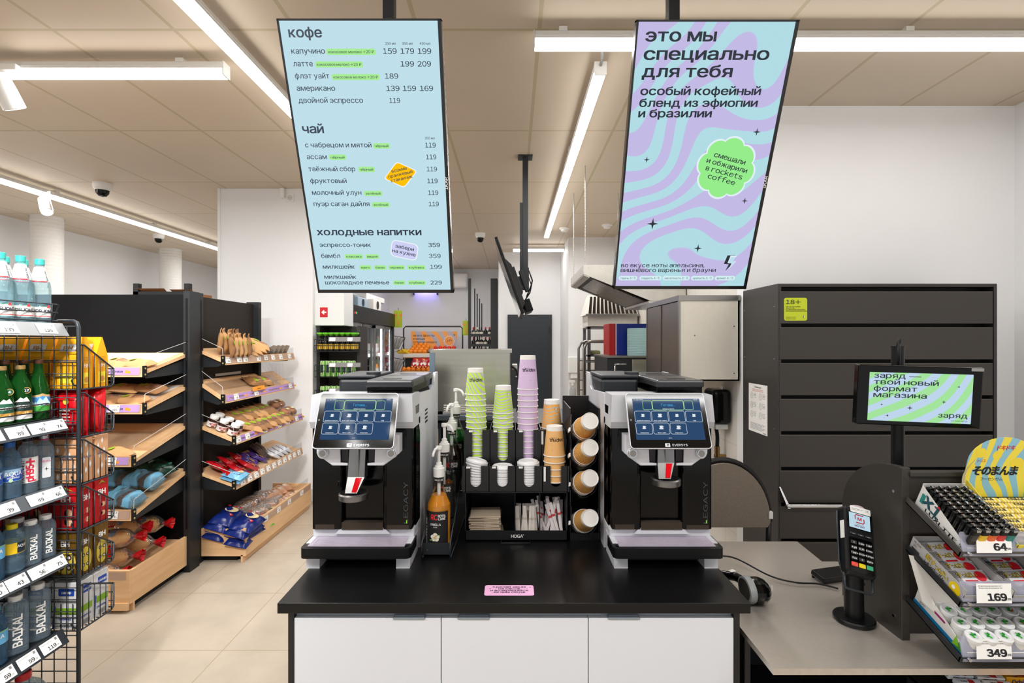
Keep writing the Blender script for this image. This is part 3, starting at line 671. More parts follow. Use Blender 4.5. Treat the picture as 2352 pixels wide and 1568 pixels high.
    MB().lathe([(.0001, -.004), (.035, -.006), (.05, .0), (.051, .018), (.046, .022), (.034, .014), (.0001, .012)], 36, M=T(-.008, -.075, dz - .008)).cyl((-.008, -.075, dz - .02), (-.008, -.075, dz - .006), .006).build('spout_disc', M_SAT, t)
    return t
machine('coffee machine at the left end of the black counter, spout lowered', -.544, .262)
machine('coffee machine at the right end of the black counter, spout raised', .544, .312)

# ------------------------------------------------------------------ paper cups
def cup_proto(kind, c1, c2, h, scale, dist, dots, word, rot=(0, 0, 0), dsc=.6):
    def fn():
        o = thing('paper_cup', '', 'paper cup')
        r0, r1 = .0335, .0435
        w = MB().lathe([(r1, .004), (r0, h - .016)], 30, 0)
        rr = RND
        for i in range(dots):
            a = -pi / 2 + rr.uniform(-1.1, 1.1); z = rr.uniform(.2, .85) * h; r = r1 + (r0 - r1) * z / h + .0004
            w.poly(star4(rr.choice((.0016, .0011, .002)), 0, 0), 1, RZ(degrees_(a) + 90) @ T(0, -r, z) @ FRONT)
        if word == 'word':
            z = h * .6; r = r1 + (r0 - r1) * z / h + .0006
            w.text('заряд', .0185, T(0, 0, z) @ RZ(12) @ RY(180), 1, 'C', 1.25, .012, bend=r); w.text('от магнита', .005, T(0, 0, z + .006) @ RZ(-6) @ RY(180), 1, 'C', 1.1, 0, bend=r)
        elif word == 'bolt':
            z = h * .72; r = r1 + (r0 - r1) * z / h + .0006
            w.poly([(x * .006, y * .007) for x, y in BOLT], 2, RZ(25) @ T(.0015, -r - .0003, z) @ FRONT @ RZ(180)); w.poly([(x * .006, y * .007) for x, y in BOLT], 1, RZ(25) @ T(0, -r, z) @ FRONT @ RZ(180))
        w.build('cup_wall', [swirl('cup_' + kind, c1, c2, scale, dist, rot=rot, dscale=dsc), INK, INKW], o)
        rim = [(r1 + .0022 * cos(a), .0022 + .0022 * sin(a)) for a in [2 * pi * i / 8 for i in range(9)]]
        MB().lathe(rim + [(r1 - .002, .003)], 30).build('rim', mat('cup_paper', '#e9e8e6', .55, var=.02), o)
        MB().lathe([(r0 + .0002, h - .018), (r0 - .001, h), (r0 - .0025, h), (r0 - .004, h - .003), (.0001, h - .003)], 30).build('base', mat('cup_base', '#eceae6', .55, var=.02), o)
        return o
    return Proto(fn)
def degrees_(a): return a * 180 / pi
LIME = ('#c4f03a', '#c0c2c6'); ORNG = ('#f6ad4a', '#c9b79c'); PURP = ('#d9b6e2', '#cbbcd8')
P_G1 = cup_proto('lime_wide', *LIME, .112, 22, 7, 8, 'word', rot=(0, .7, 0), dsc=.7)
P_G2 = cup_proto('lime_waves', *LIME, .118, 27, 5., 8, 'bolt', rot=(0, pi / 2, .2), dsc=.9)
P_P = cup_proto('lilac', *PURP, .145, 62, 8, 12, 'word', rot=(0, .3, 0), dsc=.35)
P_O1 = cup_proto('orange_waves', *ORNG, .122, 25, 5., 8, 'bolt', rot=(0, pi / 2, .3), dsc=.9)
P_O2 = cup_proto('orange_lines', '#f0b468', '#e0b67e', .122, 60, 8, 10, 'word', rot=(0, .4, 0), dsc=.35)
OY = 2.04
def stack(P, x, y, ztop, zfloor, h, step, lab, grp, lean=(0, 0), rz=0):
    n = int((ztop - h - zfloor) / step) + 1
    for i in range(n):
        zz = ztop - h - i * step
        nm = 'topmost' if i == 0 else (ORD[i] if i < 16 else '17th') + ' from the top,'
        P.put(T(x + lean[0] * (n - i) / n, y + lean[1] * (n - i) / n, zz) @ RZ(rz + RND.uniform(-8, 8) + i * 9), f'{lab} upside-down paper cup, {nm} of the {grp}'.replace(',,', ','), f'cups in the {grp}')
SX = [.017 + v for v in (-.162, -.055, .0505, .157)]
stack(P_G1, SX[0], OY + .142, 1.486, 1.012, .112, .0238, 'lime striped', 'leaning leftmost stack', (-.012, 0))
stack(P_G2, SX[1], OY + .142, 1.412, 1.012, .118, .02, 'lime waved', 'shorter green stack')
stack(P_P, SX[2], OY + .142, 1.541, 1.012, .145, .0245, 'lilac', 'tall lilac stack')
stack(P_O1, SX[3], OY + .142, 1.352, 1.012, .122, .024, 'orange waved', 'rear orange stack', (-.004, 0))
stack(P_O2, SX[3], OY + .046, 1.256, 1.004, .122, .026, 'plain orange', 'front orange stack')

# ------------------------------------------------------------------ cup organiser
t = thing('cup_organizer', 'black tiered organizer for cups, lids, napkins and sugar between the machines', 'organizer', None, T(.017, OY, .8))
M_ORG = mat('organizer_black', '#131417', .35, var=.08)
b = MB().box(-.205, .205, 0, .003, 0, .043).box(-.205, .205, 0, .29, .0, .006).box(-.205, .205, .285, .29, 0, .05)
b.text('HOGA', .0165, T(.003, -.0008, .015) @ FRONT, 1, 'C', 1., .02); b.text('®', .006, T(.0285, -.0008, .024) @ FRONT, 1, 'C')
b.build('base_tray', [M_ORG, INKW], t)
out = [(0, 0), (.0, .301), (.085, .305), (.09, .43), (.29, .43), (.29, 0)]
for x in (-.205, .202):
    MB().hull([(x + .003, y, z) for y, z in out][::-1], [(x, y, z) for y, z in out][::-1]).build('side_panel', M_ORG, t)
def slotted(y, z0, z1, zs):
    m = MB()
    xs = [-.1625, -.0555, .0515, .1585]; half = .0535; w = .0215
    for x in xs:
        # plate with a U slot: left cheek, right cheek, bottom with arc
        m.box(x - half, x - w, y, y + .003, z0, z1); m.box(x + w, x + half, y, y + .003, z0, z1)
        arc = [(x + w * cos(a), zs + w + w * sin(a)) for a in [pi + pi * i / 12 for i in range(13)]]
        for i in range(12):
            (xa, za), (xb, zb) = arc[i], arc[i + 1]
            m.hull([(xa, y, z0), (xb, y, z0), (xb, y, zb), (xa, y, za)], [(xa, y + .003, z0), (xb, y + .003, z0), (xb, y + .003, zb), (xa, y + .003, za)])
    return m
slotted(0, .197, .301, .218).build('lower_front', M_ORG, t)
slotted(.09, .2, .43, .3).build('upper_front', M_ORG, t)
MB().box(-.205, .205, 0, .29, .194, .199).box(-.205, .205, .284, .29, .0, .43).build('shelf', M_ORG, t)
for i, x in enumerate((-.109, -.002, .105)): MB().box(x - .0015, x + .0015, .0, .09, .199, .3).box(x - .0015, x + .0015, .09, .285, .199, .43).build('divider', M_ORG, t)
for x in (-.005, .095): MB().box(x - .0015, x + .0015, .01, .285, .006, .194).build('divider', M_ORG, t)
lb = MB()
for x in (-.2, -.097, .01): lb.box(x, x + .016, -.0008, 0, .292, .3).box(x + .003, x + .018, .0892, .09, .421, .429)
lb.box(.11, .118, -.0008, 0, .24, .298).box(.106, .114, .0892, .09, .37, .425)
lb.build('label', TAGW, t)
MB().tube([(-.06, .0, .004), (-.06, -.028, .004), (.055, -.028, .004), (.055, .0, .004)], .002).build('pull_wire', WIRE, t)
# lids
def lid_fn():
    o = thing('plastic_cup_cover', '', 'cup lid')
    MB().lathe([(.0445, 0), (.046, .002), (.0455, .008), (.041, .009), (.039, .014), (.033, .0155), (.032, .012), (.0001, .012)], 30).build('lid_shell', mat('lid_white', '#e6e7ea', .4, var=.02), o)
    MB().lathe([(.0001, .0), (.009, .0), (.008, .004), (.0001, .0045)], 14, M=T(0, -.025, .0125) @ S(1.6, .7, 1)).build('sip_tab', mat('lid_white', '#e6e7ea'), o)
    return o
P_L = Proto(lid_fn)
for k, (n, top, grp) in enumerate(((11, 1.118, 'leftmost lid stack'), (10, 1.095, 'middle lid stack'), (11, 1.113, 'lid stack under the lilac cups'))):
    st = (top - .014 - 1.002) / (n - 1)
    for i in range(n):
        tilt = (RX(-4) @ RY(12 - i)) if k == 0 and i < 6 else RX(RND.uniform(-2, 2))
        P_L.put(T(SX[k] + RND.uniform(-.001, .001), OY + .0475, top - .014 - i * st) @ tilt @ RZ(RND.uniform(-40, 40)), f'white plastic cup lid, {"topmost" if i == 0 else ORD[i] + " from the top"} of the {grp}', f'lids in the {grp}')
# napkins
P_N = Proto(lambda: (lambda o: (MB().rbox(-.062, .062, -.06, .06, 0, .0062, .0025).box(-.062, .0, -.0605, -.059, .002, .0042, 1).build('folded_sheet', [mat('napkin_kraft', '#b7a793', .85, var=.12, scale=140, bump=.3), mat('napkin_fold', '#8f8170', .9)], o), o)[1])(thing('paper_napkin', '', 'napkin')))
for i in range(14):
    P_N.put(T(-.112 + RND.uniform(-.004, .004) + (.012 if i in (0, 1) else 0), OY + .075 + RND.uniform(-.004, .004), .8065 + i * .0063) @ RZ(RND.uniform(-4, 4)), f'brown paper napkin, {ORD[i]} from the bottom of the napkin stack', 'napkins in the organizer')
# stirrers and sugar sticks
def stick_fn(name, col, band, L, w):
    def fn():
        o = thing(name, '', 'stick')
        MB().prism([(-w / 2, 0), (w / 2, 0), (w / 2, L), (-w / 2, L)], -.0008, .0008, 0, FRONT).box(-w * .22, w * .22, -.0022, .0022, .012, L - .025, 0).build('wrapper', [col], o)
        MB().box(-w * .51, w * .51, -.0026, .0026, L * .55, L * .62).build('printed_band', band, o)
        return o
    return Proto(fn)
P_ST = stick_fn('wrapped_stirrer', mat('stirrer_paper', '#d9d2cb', .6, var=.05), mat('stirrer_band', '#c4b8ac', .6), .12, .011)
P_SU = stick_fn('sugar_stick', mat('sugar_paper', '#e4dcdd', .55, var=.05), mat('sugar_red', '#c2332e', .5), .125, .012)
for i in range(18):
    P_ST.put(T(.0215 + (i % 9) * .0098, OY + .03 + (i // 9) * .03 + RND.uniform(0, .006), .808) @ RY(RND.uniform(-7, 7)) @ RX(RND.uniform(-16, -4)), f'wrapped stirrer, {ORD[i % 9]} from the left in the {"front" if i < 9 else "rear"} row of the bin', 'stirrers in the organizer')
for i in range(24):
    P_SU.put(T(.123 + (i % 8) * .0115, OY + .03 + (i // 8) * .022, .808) @ RY(RND.uniform(-24, 22)) @ RX(RND.uniform(-20, -2)) @ T(0, 0, RND.uniform(0, .03)), f'sugar stick, {ORD[i % 8]} from the left in the {("front", "middle", "rear")[i // 8]} row of the right bin', 'sugar sticks in the organizer')

# ------------------------------------------------------------------ tilted cup dispenser
t = thing('cup_dispenser', 'black four-tube dispenser holding sideways cups beside the right machine', 'dispenser', None, T(.3, 2.0, .8))
BZ = [.497, .395, .278, .125]
AX = Vector((.1, -.9, .42)).normalized()
MB().box(-.066, -.062, .06, .36, 0, .53).box(.05, .054, .06, .36, 0, .53).box(-.066, .054, .35, .36, 0, .55).box(-.066, .054, .05, .36, 0, .03).build('housing', M_ORG, t)
for i, z in enumerate(BZ):
    q = Vector((0, 0, 1)).rotation_difference(AX).to_matrix().to_4x4()
    c = T(0, -.05, z) @ q
    m = MB(c)   # an open trough under the cups
    arc = [(.052 * cos(a), .052 * sin(a)) for a in [radians(-180 + 180 * k / 14) for k in range(15)]]
    for k in range(14):
        (xa, ya), (xb, yb) = arc[k], arc[k + 1]
        cut = -.13 if 4 < k < 9 else -.108
        m.hull([(xa, ya, -.3), (xb, yb, -.3), (xb * 1.05, yb * 1.05, -.3), (xa * 1.05, ya * 1.05, -.3)], [(xa, ya, cut), (xb, yb, cut), (xb * 1.05, yb * 1.05, cut), (xa * 1.05, ya * 1.05, cut)])
    m.box(-.0575, -.0545, -.0, .05, -.3, -.095).box(.0545, .0575, -.0, .05, -.3, -.095).box(-.062, -.0575, -.02, -.005, -.125, -.095, 1)
    m.build('trough', [M_ORG, TAGW], t)
P_O3 = cup_proto('orange_small', '#dca65c', '#d29a52', .105, 60, 8, 10, '', dsc=.35)
for i, z in enumerate(BZ):
    q = Vector((0, 0, 1)).rotation_difference(AX).to_matrix().to_4x4()
    for j in range(6):
        p = Vector((.3, 1.95, .8 + z)) - AX * (.105 + j * .021)
        P_O3.put(T(*p) @ q @ RZ(40 + 30 * j), f'orange paper cup lying sideways, {"frontmost" if j == 0 else ORD[j] + " from the front"} in the {("top", "second", "third", "lowest")[i]} dispenser tube', 'cups in the side dispenser')

# ------------------------------------------------------------------ syrup bottles on a stepped rack
SY = [(-.279, 1.945, .818), (-.276, 2.08, .883), (-.262, 2.215, .948), (-.258, 2.35, 1.0)]
t = thing('syrup_rack', 'black stepped wire rack holding four syrup bottles', 'rack', None, T(0, 0, .8))
for sx in (-.052, .052): MB().tube([(-.279 + sx, 1.87, .0), (-.279 + sx, 1.87, .06), (-.262 + sx, 2.4, .32), (-.262 + sx, 2.42, 0)], .003).tube([(-.279 + sx, 1.88, .003), (-.262 + sx, 2.42, .003)], .003).build('side_wire', WIRE, t)
for i, (x, y, z) in enumerate(SY): MB().box(x - .05, x + .05, y - .052, y + .052, z - .808, z - .8008).box(x - .05, x + .05, y - .056, y - .052, z - .808, z - .8 + (.035 if i == 0 else .012)).cyl((x - .035, y - .0565, z - .79), (x - .035, y - .055, z - .79), .002, m=1, n=8).build('step', [BLKM, CHROME], t)
def syrup(label, M, liquid, fill, word):
    o = thing('syrup_bottle', label, 'syrup bottle', 'syrup bottles on the rack', M)
    gp = [(.038, 0), (.045, .006), (.046, .15), (.045, .165), (.034, .19), (.02, .225), (.0165, .25), (.0165, .275)]
    MB().lathe(gp, 30).build('glass', glass('bottle_clear', (.95, .96, .95), .1, .02), o)
    def rad(z):
        for (r0, z0), (r1, z1) in zip(gp, gp[1:]):
            if z0 <= z <= z1: return r0 + (r1 - r0) * (z - z0) / (z1 - z0)
        return .016
    lp = [(rad(z) - .0025, z) for z in (.003, .01, .08, .15, .165, .175, .19, .205) if z < fill] + [(rad(fill) - .0025, fill)]
    MB().lathe(lp, 30).build('syrup', liquid, o)
    l = MB().surf(lambda u, v: (.0468 * cos(-pi / 2 - 1.25 + 2.2 * u), .0468 * sin(-pi / 2 - 1.25 + 2.2 * u), .012 + .135 * v), 16, 1, 0)
    Z = RZ(-9); r = .0473
    l.text('ROYAL', .012, T(0, 0, .127) @ RZ(4), 1, 'L', .75, .03, bend=r); l.text('CANE', .012, T(0, 0, .116) @ RZ(4), 1, 'L', .9, .03, bend=r); l.text('RC', .026, T(0, 0, .117) @ RZ(-30), 2, 'L', .75, .04, bend=r)
    l.text(word, .0115, T(0, 0, .095) @ Z, 1, 'C', .8, .02, bend=r); l.text('SYRUP', .006, T(0, 0, .087) @ Z, 1, 'C', .8, bend=r)
    l.text('SIMPLE LINE', .012, RZ(-60) @ T(0, -r, .02) @ FRONT @ RZ(90), 1, 'L', .8, .02, width=.1); l.text('1000 ML', .006, T(0, 0, .017) @ Z, 1, 'C', .9, bend=r)
    fc = (3, 4) if word == 'VANILLA' else (5, 4)
    for k in range(5):
        a = 2 * pi * k / 5 + .3; l.poly(circ(.009, 10, .009 * cos(a), .009 * sin(a), .0075), fc[0], RZ(-9) @ T(0, -.0478, .052) @ FRONT)
    l.poly(circ(.004, 10), 6, RZ(-9) @ T(0, -.0482, .052) @ FRONT); l.poly(circ(.006, 10, -.015, -.01, .003), 4, RZ(-9) @ T(0, -.0478, .052) @ FRONT); l.poly(circ(.006, 10, .014, .008, .003), 4, RZ(-9) @ T(0, -.0478, .052) @ FRONT)
    l.build('label', [mat('label_black', '#151414', .5), INKW, mat('label_red', '#d8262c', .5), mat('petal', '#f0e9d6', .6), mat('leaf', '#5c9b34', .6), mat('hazel', '#d0662a', .6), mat('pollen', '#e9b53a', .6)], o)
    n = MB().lathe([(.0172, .248), (.0175, .266)], 24); n.text('SIMPLE LINE', .008, T(0, 0, .254), 1, 'C', .8, .02, bend=.0178); n.build('neck_band', [mat('label_black', '#151414'), INKW], o)
    p = MB().lathe([(.021, .268), (.0215, .3), (.016, .302), (.0155, .308), (.011, .31), (.0105, .32), (.0075, .322), (.006, .324), (.006, .375)], 26)
    a = RZ(-115) if word in ('VANILLA', 'HAZELNUT') else RZ(-25)
    p.lathe([(.0001, .385), (.012, .383), (.0125, .372), (.009, .368), (.0001, .368)], 20)
    p.tube([(a @ Vector(v)) for v in ((0, 0, .377), (.014, 0, .378), (.028, 0, .374), (.038, 0, .362), (.041, 0, .35))], .0052, 8)
    p.build('pump', WHT, o)
    MB().cyl((0, 0, .19), (0, 0, .268), .007).cyl((0, 0, .03), (0, 0, .19), .0045).build('dip_tube', mat('dip_tube', '#dcdcd8', .4), o)
def liquid(n, c): return mat(n, c, .15, var=.05, coat=.3)
syrup('front syrup bottle with amber syrup and a white flower on its black label', T(*SY[0]), liquid('amber_syrup', '#d98a22'), .2, 'VANILLA')
syrup('second syrup bottle from the front, nearly clear with dark label', T(*SY[1]), glass('clear_syrup', (.85, .85, .82), .05, .02), .19, 'COCONUT')
syrup('third syrup bottle from the front, dark brown syrup with an orange picture', T(*SY[2]), liquid('brown_syrup', '#1d0d08'), .205, 'HAZELNUT')
syrup('rearmost syrup bottle with green syrup', T(*SY[3]), liquid('green_syrup', '#0d6b20'), .2, 'MINT')
# ================================================================== DRAWER CABINET AT THE BACK RIGHT
M_DRW = mat('drawer_charcoal', '#37332f', .38, var=.06, scale=60)
M_DRWB = mat('cabinet_charcoal', '#2e2c2b', .42, var=.06)
t = thing('drawer_cabinet', 'tall charcoal cabinet with wide flap drawers against the white wall', 'cabinet', None, T(1.504, 2.88, 0))
MB().box(0, .018, 0, .435, 0, 1.927).box(1.22, 1.238, 0, .435, 0, 1.927).box(.018, 1.22, 0, .435, 1.909, 1.927).box(.018, 1.22, .42, .435, 0, 1.909).box(.018, 1.22, .02, .42, 0, .05).build('carcass', M_DRWB, t)
s = MB()
for z in (.2, .7, 1.1, 1.25, 1.5, 1.8): s.cyl((-.0015, .04 if z > 1 else .38, z), (.0, .04 if z > 1 else .38, z), .004, n=8); s.cyl((-.0015, .41, z), (.0, .41, z), .004, n=8)
s.build('screw', CHROME, t)
MB().box(.018, 1.22, .08, .09, .05, 1.909).build('inner_back', mat('cabinet_dark', '#0b0b0c', .6), t)
for i in range(9):
    z1 = 1.883 - i * .2025
    dr = MB().rbox(.008, 1.213, -.002, .016, z1 - .182, z1, .002).box(.01, 1.21, -.0025, .0, z1 - .0035, z1 - .001, 1)
    dr.build('drawer_front', [M_DRW, mat('drawer_edge', '#6a655d', .4)], t)
hb = MB().cyl((.03, -.04, .683), (1.18, -.04, .683), .012, n=14)
hb.hull([(.004, -.004, .78), (.012, -.004, .78), (.012, .0, .78), (.004, .0, .78)], [(.03, -.05, .672), (.045, -.05, .672), (.045, -.0, .672), (.03, -.0, .672)]); hb.build('handle_bar', CHROME, t)
s = MB(FRONT).prism(rrect(.131, .129, .012), 0, .0008)
s.text('18+', .031, T(-.055, .03, .0014), 1, 'L', 1.4, .01)
for i, l in enumerate(('мы не продаём', 'алкоголь', 'и табачные изделия', 'несовершеннолетним')): s.text(l, .009, T(-.055, .012 - i * .0082, .0014), 1, 'L', 1.3, .01)
for i in range(4): s.text('предъявите документ', .0045, T(-.055, -.045 - i * .004, .0014), 2, 'L', 1.2)
s.poly([(x * .008, y * .01) for x, y in BOLT], 1, T(.046, -.045, .0014)); s.poly([(x * .006, y * .008) for x, y in BOLT], 3, T(.048, -.044, .002))
tag(s.build('age_sticker', [mat('sticker_lime', '#c9da1e', .45), INK, mat('sticker_print', '#7f8a18', .5), INKW], M=T(1.6015, 2.8775, 1.782)), 'yellow-green square 18+ sticker on the top drawer front', 'sticker')
s = MB(LEFT).prism(rrect(.235, .297, .004), 0, .001)
s.text('Гигиена рук', .016, T(0, .125, .0016), 1, 'C')
for i in range(2): s.text('требования перед началом работы', .0085, T(0, .112 - i * .009, .0016), 2, 'C')
for r in range(3):
    for c in range(2):
        x = -.075 + c * .11; y = .075 - r * .058; strokes(s, circ(.014, 10, x, y, .02), .0016, .0016, 1, closed=True); strokes(s, [(x - .012, y - .01), (x + .004, y + .012), (x + .014, y - .004)], .0016, .0016, 1)
        for k in range(4): s.box(x + .022, x + .056, y + .014 - k * .008, y + .0165 - k * .008, .001, .0012, 3)
for k in range(6): s.box(-.095, .095 - .02 * (k % 3), -.096 - k * .007, -.0935 - k * .007, .001, .0012, 3)
s.text('ВАЖНО', .008, T(.085, -.143, .0016), 1, 'C', 1.2, .03)
tag(s.build('hand_hygiene_notice', [TAGW, INK, mat('notice_red', '#d8574a', .6), TAGG], M=T(1.5035, 3.115, 1.19)), 'white paper notice taped to the side of the charcoal cabinet', 'notice')

# ------------------------------------------------------------------ cashier worktop, partition
M_STW = mat('worn_steel_top', '#d6cec4', .27, metal=.62, var=.14, scale=20, stretch=(3, 30, 3))
w = MB().prism([(.735, 1.433), (1.7, 1.433), (1.7, 2.131), (1.297, 2.131), (1.313, 2.345), (.735, 2.345)], .662, .68)
tag(w.build('cashier_worktop', [M_STW]), 'grey steel cashier worktop to the right of the coffee counter', 'worktop')
t = thing('cashier_desk', 'dark cashier desk base below the grey steel worktop', 'desk', None, T(0, 0, 0))
MB().box(.74, .758, 1.62, 2.3, 0, .662).box(1.64, 1.66, 1.5, 2.1, 0, .662).box(.758, 1.64, 2.05, 2.07, 0, .662).box(.758, 1.64, 1.6, 2.05, .28, .3).build('carcass', mat('desk_dark', '#1b1a22', .45), t)
tag(MB().rbox(.86, .94, 1.5, 1.57, .302, .42, .004).build('magenta_carton', [mat('carton_magenta', '#c21a9a', .4)], M=T(-.02, .15, .0)), 'magenta carton on the shelf under the steel worktop', 'box')
M_PAN = mat('panel_charcoal', '#35312d', .42, var=.07, scale=50)
pl = [(1.58, .68), (1.58, 1.212)] + [(1.58 + .27 * sin(a) * 1.0, 1.212 - .2 + .2 * cos(a)) for a in [pi / 2 * k / 14 for k in range(1, 15)]] + [(1.85, .68)]
t = thing('counter_partition', 'dark rounded partition panel standing on the steel worktop', 'partition', None, ID)
MB().hull([(1.2, y, z) for y, z in pl], [(1.218, y, z) for y, z in pl]).build('side_panel', M_PAN, t)
s = MB()
for y, z in ((1.6, 1.13), (1.6, .74)): s.cyl((1.1975, y, z), (1.2, y, z), .005, n=10)
s.build('screw', CHROME, t)
MB().rbox(1.2, 1.226, 1.568, 1.582, .68, 1.212, .002).build('front_edge', M_PAN, t)

# ------------------------------------------------------------------ card terminal
t = thing('card_terminal', 'black payment terminal with colour screen on a round pole stand', 'payment terminal', None, T(1.128, 1.68, .68))
MB().lathe([(.06, 0), (.061, .004), (.061, .012), (.058, .016), (.0001, .016)], 36).build('stand_base', BLK, t)
MB().cyl((0, 0, .014), (-.003, 0, .2), .0285, n=30).cyl((.03, 0, .12), (.034, 0, .12), .004, n=8).cyl((-.034, -.005, .135), (-.03, -.005, .135), .004, n=8).build('pole', BLK, t)
A = T(-.03, -.075, .29) @ RY(12) @ RX(90 - 27) @ RZ(-4) @ S(1.13, 1.1, 1.1)
b = MB(A); b.prism(rrect(.083, .19, .012, 5), -.03, -.006, 0); b.hull([(x, y, -.006) for x, y in rrect(.083, .19, .012, 5)], [(x, y, 0) for x, y in rrect(.077, .184, .01, 5)], 0)
bd = b.build('terminal_body', BLK, t)
c = MB(A).prism(rrect(.072, .052, .002), 0, .0006, 0, T(0, .058, 0)); c.prism(rrect(.06, .043, .001), .0006, .0009, 1, T(.0, .056, 0))
m_ = T(.0, .062, .0013)
for k in ([(-.012, -.002), (-.013, .008), (-.01, .0115), (.011, .0115)], [(.012, .003), (.013, -.007), (.01, -.0105), (-.011, -.0105)]): strokes(c, k, .003, 0, 2, m_)
c.text('М', .0125, m_ @ T(0, -.004, 0), 2, 'C', 1.2, .04); c.text('МАГНИТ', .0068, m_ @ T(0, -.023, 0), 3, 'C', 1.1, .03); c.box(-.012, .012, -.0162, -.015, -.0004, 0, 4, m_)
c.build('screen', [BLKG, glow('terminal_screen', '#c4e2f2', .85), mat('logo_red', '#b01f38', .5), mat('logo_plum', '#5a2a5a', .5), TAGG], bd)
st = MB(A).prism(rrect(.058, .018, .002), .0, .0012, 0, T(.004, .0885, 0)); st.text('CE', .008, T(.018, .087, .0016), 1, 'L'); st.box(-.022, .01, .09, .0912, .0012, .0015, 1); st.box(-.022, .0, .0865, .0875, .0012, .0015, 1)
st.box(-.0432, -.0422, -.0, .05, -.02, -.004, 0); st.build('sticker', [TAGW, TAGG], bd)
KEYC = [mat('key_dark', '#2a2b2d', .45), mat('key_red', '#e0503f', .45), mat('key_yellow', '#e8cf12', .45), mat('key_green', '#3fae7c', .45)]
MB(A).prism(rrect(.066, .094, .004), -.0002, .0008, 0, T(0, -.04, 0)).build('keypad_recess', BLKG, bd)
def key(x, y, s, ci, w=.016, h=.0095):
    k = MB(A @ T(x, y, .0008)).rbox(-w / 2, w / 2, -h / 2, h / 2, 0, .0028, .0012, 0)
    if s: k.text(s, .0056, T(0, 0, .0031), 1, 'C', 1.1, .02, vmid=True)
    k.build('key', [KEYC[ci], INKW], bd)
for i in range(3): key(-.022 + .022 * i, .017, ('—', '—', '—')[i], 0, .018, .006)
for r, row in enumerate((('1', '2 abc', '3 def'), ('4 ghi', '5 jkl', '6 mno'), ('7 pqrs', '8 tuv', '9 wxyz'), ('func', '0', 'alpha'))):
    for cc, s_ in enumerate(row): key(-.021 + .021 * cc, -.007 - .0145 * r, s_, 0)
for i in range(3): key(-.021 + .021 * i, -.067, '', i + 1, .018, .0115)
pr = MB(A).lathe([(.0001, .012), (.014, .008), (.017, -.01), (.017, -.03)], 20, M=T(.012, .1, -.018) @ S(1.2, .6, .5)); pr.build('paper_roll_cover', mat('roll_pale', '#cdbcc0', .5), bd)
MB(A).tube([(-.036, -.09, -.02), (-.036, -.125, -.022), (-.03, -.131, -.022), (.036, -.131, -.022), (.042, -.125, -.022), (.042, -.08, -.02)], .0035, 8).tube([(-.044, .08, -.03), (-.044, -.06, -.03), (-.038, -.09, -.026)], .003, 6).build('cradle_wire', WIRE, t)
MB(A).box(-.03, .03, -.08, .06, -.045, -.03).build('cradle_plate', BLKM, t)

# ------------------------------------------------------------------ customer display
t = thing('customer_display', 'black tilted customer display on a pole with a green swirl picture', 'display screen', None, T(1.31, 1.64, .68))
MB().cyl((.0, .09, .0), (.0, .09, .9), .0192, n=26).cyl((.0, .09, .9), (.0, .09, .905), .0205, n=26).lathe([(.06, 0), (.06, .008), (.0001, .008)], 30, M=T(0, .09, 0)).build('pole', BLK, t)
MB().tube([(-.004, .085, .9), (-.006, .075, .925), (-.012, .065, .925), (-.018, .06, .9), (-.03, .05, .82)], .005, 8).build('cable', BLK, t)
A = T(0, 0, .743) @ RZ(-9) @ RX(90 + 3) @ RZ(-1.2)
MB(A).rbox(-.181, .181, -.098, .098, -.03, 0, .004).box(-.03, .03, -.05, .05, -.075, -.03).build('bezel', [BLKG], t)
pn = MB().poly(rrect(.3, .158, .001, 1, .002, -.004), 0, T(0, 0, .0006))
for i, l in enumerate((('заряд —', .137), ('твой новый', .188), ('формат', .127), ('магазина', .156))): pn.text(l[0], .0235, T(-.134, .057 - .021 * i, .0012), 1, 'L', 1, .012, l[1])
pn.text('заряд', .0215, T(.141, -.065, .0012), 1, 'R', 1, .012, .083); pn.text('от магнита', .0065, T(.141, -.0765, .0012), 1, 'R', 1.4)
for x, y, r in ((-.108, -.03, .005), (-.09, -.065, .006), (-.025, -.038, .009), (.072, -.015, .007), (.112, .035, .0055)): pn.poly(star4(r, x, y), 1, T(0, 0, .0012))
pn.box(.145, .18, .086, .096, .0006, .001, 2)
pn.build('screen_panel', [glow('display_swirl', '#a9eba1', .9, c2='#c4dcf4', scale=7.5, dist=11, dscale=.42, rot=(0, 0, .8), loc=(.1, .03, 0)), NAVY, TAGG], t, A)

# ------------------------------------------------------------------ hand scanner with cable
t = thing('hand_scanner', 'black hand scanner with grey collar lying on the steel worktop', 'scanner', None, T(.845, 1.80, .68) @ RZ(-8))
A = T(.01, 0, .046) @ RY(90) @ RZ(0)
MB(T(.02, -.0, .043)).ball(.045, .055, .043, 20).build('scanner_head', BLKG, t)
cl = MB(T(-.012, -.004, .045) @ RZ(8)).lathe([(.034, -.013), (.042, -.012), (.044, .0), (.042, .01), (.034, .011)], 30, M=RY(90) @ S(1, 1.25, 1)).build('collar', mat('scanner_grey', '#8b8f90', .45), t)
MB(T(-.02, -.004, .045) @ RZ(8)).cyl((-.006, 0, 0), (.006, 0, 0), .035, .033, n=30, M=S(1, 1.25, 1)).build('scan_window', BLKG, t)
MB().tube([(-.0, .03, .05), (-.03, .075, .052), (-.065, .115, .04), (-.09, .14, .026), (-.1, .15, .024)], .0155, 12).build('handle', BLKG, t)
MB(T(.062, -.02, .055) @ RZ(-20) @ RIGHT).box(-.003, .003, -.0, .016, 0, .001).build('status_light', TAGW, t)
MB(T(-.04, .088, .068) @ RZ(35)).box(-.012, .012, -.008, .008, 0, .0012).build('sticker', TAGW, t)
